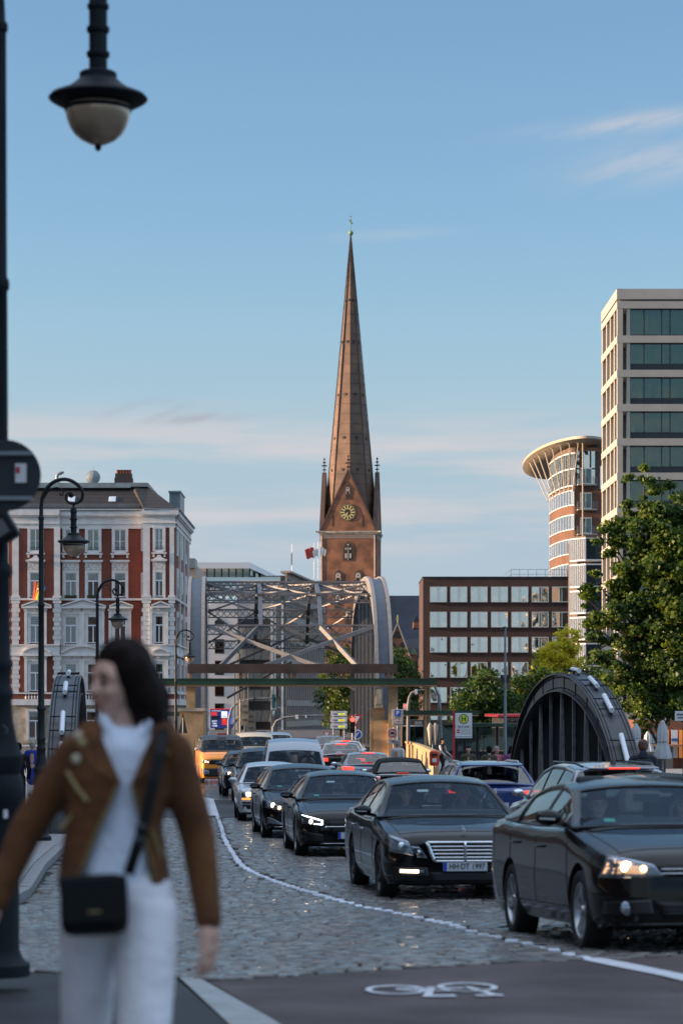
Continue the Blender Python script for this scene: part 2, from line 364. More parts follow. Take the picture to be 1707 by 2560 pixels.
mat('bark', (.05, .038, .028), .9, bump=.8, bscale=8)
leafmat('leaf_dark', (.034, .072, .016)); leafmat('leaf_mid', (.055, .105, .020)); leafmat('leaf_light', (.13, .18, .026)); leafmat('leaf_yellow', (.55, .48, .04), .45); leafmat('leaf_rust', (.12, .06, .015))
mat('rubber', (.012, .012, .012), .75)
mat('rim_silver', (.45, .46, .48), .3, metal=.85)
mat('rim_dark', (.05, .05, .052), .3, metal=.8)
mat('chrome', (.78, .80, .83), .12, metal=1)
mat('trim_black', (.010, .010, .011), .35)
mat('grille_black', (.004, .004, .004), .5)
mat('interior', (.055, .057, .06), .8)
mat('paint_black', (.003, .004, .005), .25, coat=.62, spec=.05, metal=0)
mat('paint_navy', (.008, .012, .022), .25, coat=.62, spec=.05)
mat('paint_brownblack', (.006, .005, .005), .25, coat=.62, spec=.05)
mat('paint_silver', (.30, .33, .37), .3, metal=.6, coat=1)
mat('paint_grey', (.22, .25, .29), .3, metal=.5, coat=1)
mat('paint_white', (.62, .63, .64), .3, coat=1)
mat('paint_blue', (.006, .028, .16), .25, coat=1, metal=.2)
mat('paint_orange', (.85, .30, .015), .35, coat=.6)
mat('paint_taxi', (.55, .45, .28), .35, coat=.6)
mat('soft_top', (.012, .012, .013), .95)
mat('lamp_on', (.9, .8, .6), .3, emit=(1, .52, .22), estr=2.2)
mat('lamp_core', (1, .9, .8), .3, emit=(1, .62, .34), estr=9); mat('lamp_strong', (1, .9, .8), .3, emit=(1, .72, .40), estr=11)
mat('lamp_white', (1, 1, 1), .3, emit=(.85, .9, 1), estr=4)
mat('drl', (1, .9, .8), .3, emit=(1, .72, .5), estr=4)
mat('lamp_off', (.35, .38, .42), .15, metal=.7)
mat('tail_on', (.6, .02, .01), .3, emit=(1, .035, .015), estr=1.0)
mat('tail_dim', (.45, .02, .015), .25, emit=(1, .08, .04), estr=.25, coat=1)
mat('amber', (.7, .25, .02), .3, emit=(1, .4, .08), estr=.5)
mat('plate', (.55, .57, .62), .5); mat('plate_blue', (.01, .06, .45), .5); mat('ink', (.008, .008, .01), .6)
mat('sticker_green', (.02, .35, .25), .5); mat('sticker_white', (.5, .55, .55), .6)
mat('skin', (.50, .28, .19), .55); mat('skin_pale', (.62, .36, .27), .55)
mat('lip', (.42, .15, .12), .5); mat('eye_dark', (.03, .02, .018), .3)
mat('hair_dark', (.012, .007, .006), .7, spec=.08, var=.3, vscale=30); mat('hair_brown', (.09, .04, .02), .6); mat('hair_grey', (.25, .24, .23), .7)
mat('suede', (.11, .040, .013), .95, var=.3, vscale=5, col2=(.16, .06, .018), bump=1, bscale=8)
mat('blouse', (.72, .77, .88), .8, var=.06, vscale=6, bump=1, bscale=9); mat('trousers', (.80, .77, .80), .85, var=.06, vscale=4, bump=1, bscale=7)
mat('leather', (.007, .008, .009), .5, spec=.2, bump=.1); mat('brass', (.30, .23, .10), .4, metal=.5); mat('pale_button', (.50, .42, .30), .5)
mat('coat_blue', (.01, .035, .30), .8, var=.2); mat('cloth_navy', (.012, .016, .03), .8); mat('cloth_black', (.012, .012, .012), .85)
mat('cloth_olive', (.06, .055, .03), .85); mat('cloth_pink', (.45, .10, .14), .85); mat('cloth_purple', (.18, .05, .16), .85); mat('cloth_white', (.55, .52, .50), .85); mat('cloth_grey', (.12, .12, .13), .85); mat('denim', (.02, .03, .06), .9)
mat('sign_white', (.66, .66, .66), .5); mat('sign_blue', (.01, .09, .40), .5); mat('sign_red', (.45, .02, .03), .5); mat('sign_back', (.02, .024, .03), .5, metal=.2)
mat('sign_yellow', (.70, .62, .03), .5); mat('sign_green', (.015, .14, .06), .5); mat('sign_beige', (.52, .42, .36), .55)
mat('led_yellow', (.1, .1, .0), .5, emit=(.85, .75, .05), estr=.35); mat('red_light', (.5, .02, .01), .3, emit=(1, .06, .04), estr=1.8)
mat('screen_navy', (.01, .012, .05), .4, emit=(.02, .03, .16), estr=.3); mat('screen_red', (.4, .02, .02), .4, emit=(.9, .04, .03), estr=.25)
mat('screen_white', (.5, .5, .5), .4, emit=(.8, .88, 1), estr=.35); mat('screen_blue', (.02, .08, .5), .4, emit=(.03, .16, .9), estr=.35)
mat('galv', (.22, .24, .26), .45, metal=.4, var=.2, vscale=3)
mat('bin_red', (.55, .045, .015), .5); mat('bus_red', (.40, .012, .02), .35, coat=.7); mat('teal', (.01, .10, .10), .5)
mat('cloth_umbrella', (.45, .46, .47), .85, var=.1); mat('railing_black', (.015, .015, .015), .5)
mat('container_blue', (.01, .12, .35), .6); mat('shop_orange', (.55, .18, .04), .6, emit=(1, .35, .08), estr=.12)
mat('warm_lit', (.5, .25, .1), .6, emit=(1, .5, .2), estr=.5)
mat('flag_orange', (.5, .16, .02), .8); mat('flag_yellow', (.55, .45, .03), .8)
mat('lamp_glow', (.5, .35, .2), .3, emit=(1, .50, .22), estr=.55)
# ================================================================ GROUND
def spl2(p, m):
    out = []; n = len(p)
    for i in range(n - 1):
        p0, p1, p2, p3 = p[max(i - 1, 0)], p[i], p[i + 1], p[min(i + 2, n - 1)]
        for j in range(m):
            t = j / m; out.append(tuple(.5 * ((2 * b) + (-a + c) * t + (2 * a - 5 * b + 4 * c - d) * t * t + (-a + 3 * b - 3 * c + d) * t ** 3) for a, b, c, d in zip(p0, p1, p2, p3)))
    out.append(tuple(p[-1])); return out
def strip(name, L, Rr, off, mt, parent=None, n=24, h=None):
    """sheet between two polylines of ground points, following the ground height"""
    def res(pl, n):
        pl = [Vector((p[0], p[1])) for p in pl]; d = [0]
        for a, b in zip(pl, pl[1:]): d.append(d[-1] + (b - a).length)
        out = []
        for i in range(n + 1):
            t = d[-1] * i / n
            for j in range(len(pl) - 1):
                if t <= d[j + 1] + 1e-9:
                    k = (t - d[j]) / max(1e-9, d[j + 1] - d[j]); out.append(pl[j].lerp(pl[j + 1], k)); break
        return out
    a, b = res(L, n), res(Rr, n); mb = MB(); vs = []
    m = 6
    for p, q in zip(a, b):
        for j in range(m + 1):
            r = p.lerp(q, j / m); vs.append((r.x, r.y, gz(r.y) + off))
    fs = [(i * (m + 1) + j, i * (m + 1) + j + 1, (i + 1) * (m + 1) + j + 1, (i + 1) * (m + 1) + j) for i in range(len(a) - 1) for j in range(m)]
    mb.add(vs, fs); o = mb.build(name, mt, parent)
    if h: s = o.modifiers.new('solid', 'SOLIDIFY'); s.thickness = h; s.offset = 0
    return o
ys = sorted(set([-80, -40, 0, 4] + _Y[1:-1] + [14, 18, 33, 46, 55, 66, 90, 125, 185, 300, 600, 1500, 4000, 7000]))
mb = MB(); xs = [-4000, -800, -150, -40, -10, 0, 10, 40, 150, 800, 4000]
mb.add([(x, y, gz(y)) for y in ys for x in xs], [(i * 11 + j, i * 11 + j + 1, (i + 1) * 11 + j + 1, (i + 1) * 11 + j) for i in range(len(ys) - 1) for j in range(10)])
ground = struct(mb.build('ground', 'ground'))
near_px = [(-400, 2428), (0, 2434), (330, 2442), (525, 2462), (867, 2440), (1317, 2412), (1707, 2398), (2300, 2380)]
near = [G(*p) for p in near_px]
NX = [p.x for p in near]; NY = [p.y for p in near]
def nearY(x): return float(np.interp(x, NX, NY))
# red-brown asphalt of the crossing and the dark asphalt left of the concrete strip
sl = [G(430, 2438), G(561, 2560), G(640, 2640), G(900, 3100)]; sr = [G(470, 2440), G(682, 2560), G(800, 2640), G(1200, 3100)]
o = strip('road', [(p.x, p.y) for p in near[3:]], [(sr[3].x, 9.0), (6, 9.0)], .020, 'asphalt_red'); struct(o); o['label'] = 'red-brown asphalt of the crossing'
o = strip('pavement', [(-9, 9.0), (-9, near[0].y)], [(sl[3].x, 9.0), (sl[2].x, sl[2].y), (sl[1].x, sl[1].y), (sl[0].x, near[2].y)], .018, 'asphalt_dark'); struct(o)
o = strip('kerb_strip', sl, sr, .026, 'strip_grey', n=30); struct(o)
# setts
bed = strip('cobbled_road', [(-14, nearY(-14) - .02), (0, nearY(0) - .02), (14, nearY(14) - .02)], [(-14, 61.3), (0, 61.3), (14, 61.3)], .004, 'sett_joint', n=40)
struct(bed)
bed.data.clear_geometry(); mbb = MB(); yy = [15] + list(np.linspace(16, 61.3, 90)); xx = list(np.linspace(-14, 14, 29))
mbb.add([(x, max(y, nearY(x) - .02), gz(max(y, nearY(x) - .02)) + .004) for y in yy for x in xx], [(i * 29 + j, i * 29 + j + 1, (i + 1) * 29 + j + 1, (i + 1) * 29 + j) for i in range(len(yy) - 1) for j in range(28)])
tmpm = mbb.mesh('cobbled_road', 'sett_joint'); bed.data = tmpm
DS = 1.0887
line_px = [(500, 1875), (509, 1905), (522, 1940), (543, 1975), (570, 2000), (640, 2030), (720, 2054), (800, 2078), (890, 2097), (1000, 2120), (1100, 2148), (1200, 2172), (1300, 2195), (1345, 2208)]
LINE = [G(x * DS, y * DS) for x, y in line_px]
MARK = [[G(560, 2298), G(590, 2305)], [G(600, 2296), G(640, 2304)], [G(662, 2292), G(668, 2306)], [G(688, 2290), G(694, 2306)], [G(610, 2459), G(700, 2458)]]
SEG = [(a.x, a.y, b.x, b.y, .03) for a, b in MARK[:0]]
def paint(x, y):
    for ax, ay, bx, by, wd in SEG:
        if y < min(ay, by) - .3 or y > max(ay, by) + .3: continue
        dx, dy = bx - ax, by - ay; L2 = dx * dx + dy * dy + 1e-9
        t = max(0, min(1, ((x - ax) * dx + (y - ay) * dy) / L2))
        wx = .075 + .028 * max(0, (y - 20) / 30); 
        if math.hypot((x - ax - t * dx), (y - ay - t * dy) * .75) < min(wd, wx): return True
    return False
def sett_geo(w_, d_, dome, jit):
    j = lambda: rnd.uniform(-jit, jit)
    b = [(-w_ / 2, -d_ / 2), (w_ / 2, -d_ / 2), (w_ / 2, d_ / 2), (-w_ / 2, d_ / 2)]; ins = .017
    lo = [(x, y, -.02) for x, y in b]
    mi = [(x * .97 + j(), y * .97 + j(), .016) for x, y in b]
    tp = [((abs(x) - ins) * (1 if x > 0 else -1) + j(), (abs(y) - ins) * (1 if y > 0 else -1) + j(), .03 + j() * .7) for x, y in b]
    v = lo + mi + tp + [(0, 0, .03 + dome)]
    f = [(i, (i + 1) % 4, 4 + (i + 1) % 4, 4 + i) for i in range(4)] + [(4 + i, 4 + (i + 1) % 4, 8 + (i + 1) % 4, 8 + i) for i in range(4)] + [(8 + i, 8 + (i + 1) % 4, 12) for i in range(4)]
    return v, f
protos = [sett_geo(.185 + .02 * (k % 3), .128, .002 + .0015 * (k % 3), .003) for k in range(14)]
def kerbx(y): return float(np.interp(y, [16, 25, 27, 30, 36.6, 46, 73, 109, 140], [-4.2, -4.0, -3.62, -3.75, -4.35, -5.0, -6.55, -6.8, -7.6])) 
stones = []; y = 14.6; row = 0
while y < 61.0:
    d_ = rnd.uniform(.112, .136); half = .1377 * (y + 2) + .8
    x = -half - rnd.uniform(0, .2)
    while x < half:
        w_ = rnd.choice((.14, .16, .175, .19)); xm = x + w_ / 2
        ym = y + .05 * math.sin(xm * .9 + row * .03) + .008 * math.sin(xm * 5.1)
        if xm < -1.55 and y < 27.5 and not (xm > -1.9 and y > 26): ym2 = ym
        if ym > nearY(xm) + .07 and not (ym > 27 and xm < kerbx(ym) + .1):
            stones.append((xm, ym, w_, d_))
        x += w_ + .012
    y += d_ + .012; row += 1
# the white line: setts along it are painted, laid end to end on the curve
def linedist(x, y):
    best = 9
    for a, b in zip(LINE, LINE[1:]):
        if y < min(a.y, b.y) - .3 or y > max(a.y, b.y) + .3: continue
        dx, dy = b.x - a.x, b.y - a.y; t = max(0, min(1, ((x - a.x) * dx + (y - a.y) * dy) / (dx * dx + dy * dy + 1e-9))); best = min(best, math.hypot(x - a.x - t * dx, y - a.y - t * dy))
    return best
stones = [s for s in stones if linedist(s[0], s[1]) > .105]
LP = [(p.x, p.y) for p in LINE]; LS = spl2(LP, 60); acc = 0; last = LS[0]; painted = []
for a, b in zip(LS, LS[1:]):
    acc += math.hypot(b[0] - a[0], b[1] - a[1]); st_ = .52 if b[1] < 23 else .42 if b[1] < 28 else .30 if b[1] < 34 else .21
    if acc >= st_: acc = 0; painted.append((b[0] + rnd.uniform(-.012, .012), b[1], rnd.uniform(.10, .13) if b[1] < 34 else .085, .15 if b[1] < 34 else .15, rnd.uniform(-.2, .2), 1))
# left patch is laid at an angle
def in_left(x, y): return y < 27.6 and x < -1.25 - (y - 15.8) * .03 - .0
stones = [s for s in stones if not in_left(s[0], s[1])]
la = R(-24); ca, sa = math.cos(la), math.sin(la)
for i in range(-30, 110):
    for j in range(-45, 45):
        u = j * .19 + (i % 2) * .1 + rnd.uniform(-.01, .01); v = i * .15 + .02 * math.sin(u * 3)
        x = -2.6 + u * ca - v * sa; y = 20 + u * sa + v * ca
        if in_left(x, y) and y > nearY(x) + .07 and x > kerbx(y) + .08 and x > -.1377 * (y + 2) - .6: stones.append((x, y, .2, .15, la))
stones += painted
def inview(x, y):
    px = x / y * F + 853.5; return -10 < px < 1717
vis = sorted([s for s in stones if inview(s[0], s[1])], key=lambda s: s[1])
# the nearest 300 stones in view that nothing covers (the walking woman hides px 120-520)
def freeb(s):
    px = s[0] / s[1] * F + 853.5; return px > 530 or 60 < px < 120
near300 = set(id(s) for s in [s for s in vis if freeb(s)][:300])
pm = []
for k, (v, f) in enumerate(protos):
    for mm in ('sett', 'sett_pale', 'sett_paint'):
        q = MB(); q.add(v, f); pm.append(q.mesh('cobblestone', mm))
big = MB()
for s in stones:
    k = rnd.randrange(14); ptd = len(s) > 5 or paint(s[0], s[1]); mi = 2 if ptd else (0 if rnd.random() < .62 else 1)
    rz = (s[4] if len(s) > 4 else 0) + rnd.uniform(-.05, .05); tz = gz(s[1])
    rxx = slope(s[1]) + rnd.gauss(0, .024); ryy = rnd.gauss(0, .024)
    fx = s[2] / (.185 + .02 * (k % 3)) * .985; fy = s[3] / .128 * .93
    if id(s) in near300:
        o = link('cobblestone', pm[k * 3 + mi], bed, (s[0], s[1], tz + rnd.uniform(-.004, .008)), (rxx, ryy, rz)); o.scale = (fx, fy, 1)
        continue
    v, f = protos[k]; E = Matrix.Translation((s[0], s[1], tz + rnd.uniform(-.004, .008))) @ Matrix.Rotation(rz, 4, 'Z') @ Matrix.Rotation(rxx, 4, 'X') @ Matrix.Rotation(ryy, 4, 'Y')
    big.add([tuple(E @ Vector((a * fx, b * fy, c))) for a, b, c in v], f, mi)
me = bpy.data.meshes.new('cobblestones'); me.from_pydata(big.v, [], big.f)
for m_ in ('sett', 'sett_pale', 'sett_paint'): me.materials.append(M[m_])
me.polygons.foreach_set('material_index', big.mi); me.update()
o = link('cobblestones_beyond', me, bed); stuff(o)
# far cobbles past the asphalt band, seen as a glossy rough surface
o = strip('cobbled_road', [(-9, 77.5), (-10, 150)], [(8, 77.5), (8, 150)], .006, 'sett', n=30); struct(o)
struct(strip('asphalt_joint', [(p.x, p.y + .0) for p in near[2:]], [(p.x, p.y + .035) for p in near[2:]], .026, 'sett_joint'))
# painted markings
o = strip('lane_marking', [G(508, 1994), G(519, 2040)], [G(534, 1998), G(548, 2040)], .012, 'road_paint', n=6); struct(o)
o = strip('lane_marking', [G(1455, 2408), G(1560, 2430), G(1707, 2463), G(1950, 2518)], [G(1490, 2402), G(1560, 2414), G(1707, 2445), G(1950, 2497)], .027, 'road_paint', n=16); struct(o)
# bicycle symbol
bc = G(1088, 2486)
q = MB()
def flat_ring(cx, cy, rx, ry, t, n=28):
    vs = []; fs = []
    for k in range(n):
        a = 2 * math.pi * k / n
        for s_ in (1, 0): vs.append((cx + (rx - (0 if s_ else t)) * math.cos(a), cy + (ry - (0 if s_ else t * 1.9)) * math.sin(a)))
    for k in range(n): k2 = (k + 1) % n; fs.append((2 * k, 2 * k2, 2 * k2 + 1, 2 * k + 1))
    return vs, fs
def flat_bar(a, b, t):
    a, b = Vector(a), Vector(b); d = (b - a); n_ = Vector((-d.y, d.x)).normalized() * t / 2
    return [tuple(a + n_), tuple(a - n_), tuple(b - n_), tuple(b + n_)], [(0, 1, 2, 3)]
for vs, fs in (flat_ring(-.235, -.0, .185, .33, .038), flat_ring(.20, .19, .185, .33, .038), flat_bar((-.235, 0), (-.06, -.05), .07), flat_bar((-.235, .1), (-.02, .08), .06), flat_bar((-.06, -.42), (-.02, .2), .05),
               flat_bar((-.09, -.44), (.10, -.42), .11), flat_bar((-.02, .18), (.17, .12), .06), flat_bar((.20, .2), (.33, -.36), .05), flat_bar((.22, -.4), (.38, -.38), .10), flat_bar((-.02, -.05), (.3, -.12), .05)):
    q.add([(bc.x + x, bc.y + y, gz(bc.y + y) + .03) for x, y in vs], fs)
o = q.build('bicycle_marking', 'bike_paint'); struct(o); o['label'] = 'white bicycle symbol painted on red-brown asphalt'
# left sidewalk of long slabs with a row of kerb stones
side = struct(strip('sidewalk', [(-16, 27.2), (-16, 60), (-17, 110), (-18, 148)], [(kerbx(27.2) - .18, 27.2), (kerbx(30) - .18, 30), (kerbx(36.6) - .18, 36.6), (kerbx(46) - .18, 46), (kerbx(73) - .18, 73), (kerbx(109) - .18, 109), (kerbx(140) - .18, 140)], .10, 'slab', n=80))
y = 27.25; k = 0; sm = {}
while y < 44:
    x1 = kerbx(y) - .2; n_ = 0; x = x1
    while n_ < 3 and len(sm) < 300:
        wd = rnd.uniform(.8, 1.3); q = MB(); q.box((0, 0, 0), (wd - .02, .46, .06), taper=.985)
        o = q.build('slab', 'slab', side, loc=(x - wd / 2, y + .24, gz(y + .24) + .085)); sm[k] = o; o.rotation_euler.x = slope(y); x -= wd; n_ += 1; k += 1
    y += .48
kb = None; y = 27.2; kq = MB(); kq.box((0, 0, 0), (.17, .78, .17), taper=.97); km = kq.mesh('kerbstone', 'kerb')
n_ = 0
while y < 120 and n_ < 120:
    a, b = kerbx(y), kerbx(y + .8); o = link('kerbstone', km, side, ((a + b) / 2 - .09, y + .4, gz(y + .4) + .035), (slope(y), 0, math.atan2(-(b - a), .8))); y += .8; n_ += 1
x = kerbx(27.2)
while x > -7:
    o = link('kerbstone', km, side, (x - .45, 27.1, gz(27.1) + .035), (0, 0, R(90) + .15)); x -= .8
# right sidewalk inside the right arch, beyond the roadway
struct(strip('sidewalk', [(5.2, 33), (5.0, 60), (3.2, 80), (2.6, 110), (2.2, 148)], [(40, 33), (40, 60), (40, 80), (40, 110), (40, 148)], .10, 'slab', n=50))
for i, (px, py, rz) in enumerate([(1690, 2487, .4), (1102, 2403, 1.2), (92, 2237, .3), (104, 2241, 2.0), (1655, 2350, .9)]):
    g = G(px, py); q = MB(); q.add([(0, -.05, 0), (.03, -.01, .012), (.012, .05, .004), (-.03, .02, .015), (-.02, -.02, .0)], [(0, 1, 2, 4), (4, 2, 3)])
    o = q.build('fallen_leaf', 'leaf_rust', loc=(g.x, g.y, g.z + .045)); o.rotation_euler.z = rz
    tag(o, ['orange leaf on the red-brown asphalt below the solid white line', 'orange leaf among the cobbles beyond the bicycle symbol', 'orange leaf lying at the foot of the kerb', 'curled orange leaf against the kerb corner', 'orange leaf in front of the nearest black car'][i], 'leaf', 'fallen leaves on the road')
# ================================================================ STREET LAMPS
def lamp_meshes():
    arc = [(0, .55), (0, .62), (.02, .80), (.07, .93), (.16, 1.05), (.27, 1.125), (.40, 1.155), (.52, 1.14), (.64, 1.08), (.73, .99), (.77, .89), (.75, .79), (.69, .73), (.60, .705), (.52, .72), (.465, .78), (.46, .86), (.50, .90), (.56, .895), (.585, .85), (.55, .82)]
    rr = [.036] * 8 + [.034, .033, .031, .03, .028, .026, .024, .023, .021, .02, .019, .018, .02]
    a = MB(); a.tube([(x, 0, z) for x, z in spl(arc, 3)], list(np.interp(np.linspace(0, 20, 20 * 3 + 1), range(21), rr)), 10)
    b = MB(); sc2 = [(.05, .80), (.12, .92), (.22, .99), (.31, 1.0), (.38, .965), (.41, .91), (.39, .86), (.355, .86), (.345, .89), (.365, .905)]
    b.tube([(x, 0, z) for x, z in spl(sc2, 3)], .012, 8)
    for s in (-1, 1): b.sphere((.54 , .0, .855), .04, 10, 6)
    h = MB(); h.lathe([(.001, .70), (.022, .70), (.022, .64), (.05, .625), (.055, .60), (.055, .575), (.066, .565), (.066, .545), (.055, .535), (.055, .435), (.068, .43), (.07, .415), (.066, .40), (.055, .395), (.055, .285), (.068, .28), (.071, .265), (.066, .25), (.055, .245), (.055, .165), (.10, .16), (.113, .15), (.113, .118), (.15, .085), (.20, .05), (.25, .032), (.285, .018), (.30, .0), (.296, -.008), (.26, -.03), (.21, -.045), (.19, -.045)], 28, c=(.6, 0, 0))
    g = MB(); g.lathe([(.19, -.02), (.198, -.06), (.197, -.09), (.188, -.13), (.17, -.175), (.14, -.22), (.10, -.252), (.055, -.274), (.02, -.285)], 28, c=(.6, 0, 0))
    k = MB(); k.lathe([(.02, -.28), (.02, -.30), (.014, -.315), (.001, -.32)], 12, c=(.6, 0, 0)); k.lathe([(.199, -.055), (.204, -.06), (.204, -.075), (.199, -.08)], 28, c=(.6, 0, 0))
    return a, b, h, g, k
def spl(p, m):
    out = []; n = len(p)
    for i in range(n - 1):
        p0, p1, p2, p3 = p[max(i - 1, 0)], p[i], p[i + 1], p[min(i + 2, n - 1)]
        for j in range(m):
            t = j / m; out.append(tuple(.5 * ((2 * b) + (-a + c) * t + (2 * a - 5 * b + 4 * c - d) * t * t + (-a + 3 * b - 3 * c + d) * t ** 3) for a, b, c, d in zip(p0, p1, p2, p3)))
    out.append(tuple(p[-1])); return out
def lamp(px, Y, shade_py, label, g0=None, mt='iron_black', adjust=0):
    g = gz(Y) + .1 if g0 is None else g0; x = XP(px, Y); zs = ZP(shade_py, Y); H = zs - g
    t = thing('street_lamp', label, 'street lamp', (x, Y, g), 0, 'curved-arm street lamps along the left pavement')
    p = MB(); prof = [(.001, 0), (.19, 0), (.19, .07), (.15, .10), (.135, .13), (.125, .16), (.122, .95), (.13, 1.0), (.15, 1.05), (.155, 1.14), (.145, 1.19), (.13, 1.22), (.145, 1.27), (.15, 1.33), (.125, 1.37), (.105, 1.45), (.085, 1.56), (.078, 1.66), (.088, 1.69), (.088, 1.72), (.076, 1.74), (.074, 1.84), (.084, 1.87), (.084, 1.90), (.072, 1.92), (.068, 2.4), (.08, 2.43), (.08, 2.47), (.06, 2.5), (.052, H * .78), (.064, H * .78 + .02), (.064, H * .78 + .06), (.05, H * .78 + .09), (.045, H + .40), (.055, H + .41), (.055, H + .45), (.040, H + .47), (.036, H + .58), (.001, H + .58)]
    p.lathe(prof, 24); p.build('pole', mt, t, 35)
    a, b, h, gg, k = lamp_meshes(); L = (0, 0, H)
    a.build('arm', mt, t, 60, L); b.build('scroll', mt, t, 60, L)
    hd = h.build('lamp_shade', mt, t, 35, L); gg.build('globe', 'globe_glass', hd, 180); k.build('finial', mt, hd, 60)
    return t
L1 = lamp(-2, 15.0, 246, 'tallest dark street lamp, its big globe hanging at the top of the picture', mt='iron_post')
L2 = lamp(104, 46, 1354, 'street lamp in front of the red brick house, its curl over the tiled roof')
L3 = lamp(244, 73, 1548, 'street lamp rising behind the head of the woman, second smallest of the row')
L4 = lamp(440, 109, 1641, 'smallest street lamp, sunlit beside the left end of the grey arched bridge')
# traffic sign seen from behind, clamped on the near post
t = thing('round_sign', 'back of a round traffic sign clamped to the nearest lamp post', 'traffic sign', (XP(18, 15) , 14.93, ZP(1191, 15)))
q = MB(); q.lathe([(.001, 0), (.214, 0), (.214, .012), (.001, .012)], 48, axis='Y'); q.build('sign_plate', 'sign_back', t, 30)
q = MB()
for z in (.13, -.14): q.bb(-.09, .165, -.035, -.005, z - .012, z + .012)
each(q, 'bracket', 'galv', t)
q = MB(); q.bb(.062, .128, -.016, -.004, -.045, .07); q.build('sticker', 'sign_white', t); q = MB(); q.bb(.066, .09, -.018, -.0165, .01, .05); q.build('sticker_print', 'sign_red', t)
q = MB()
for z in (.13, -.14): q.lathe([(.06, z - .014), (.066, z - .014), (.066, z + .014), (.06, z + .014)], 20, c=(-.05, .07, 0))
each(q, 'clamp', 'galv', t, 30)
t = thing('camera_box', 'dark tilted box hanging under the round sign on the nearest post', 'box', (XP(5, 15), 14.9, ZP(1330, 15)))
q = MB(); q.box((0.0, 0, 0), (.20, .16, .17), mi=0); o = q.build('housing', 'leather', t, bevel=.02); o.rotation_euler = (0, R(-32), 0)
q = MB(); q.box((0.0, -.084, 0), (.12, .01, .09)); o = q.build('label_plate', 'cloth_grey', t); o.rotation_euler = (0, R(-32), 0)
q = MB(); q.bar((0, .0, .08), (-.04, .06, .14), .02); q.build('bracket', 'iron_black', t)
t = thing('sticker_sheet', 'pale round recycling sticker stuck on the nearest lamp post', 'sticker', (XP(12, 15), 14.915, ZP(1826, 15)))
q = MB(); vs, fs = flat_ring(0, 0, .032, .034, .006); q.add([(x, 0, y) for x, y in vs], fs); q.bar((-.012, 0, -.01), (.012, 0, -.01), .007, .002); q.bar((-.012, 0, -.008), (0, 0, .014), .007, .002); q.bar((.012, 0, -.008), (0, 0, .014), .007, .002); q.bar((-.02, 0, -.06), (.02, 0, -.058), .016, .002); q.build('print', 'cloth_grey', t)
q = MB(); q.bb(-.012, .014, .0, .003, 0, .05); o = q.build('paper_sticker', 'trousers', loc=(XP(22, 15), 14.87, ZP(2043, 15))); tag(o, 'small pale blue sticker on the plinth of the nearest lamp post', 'sticker')
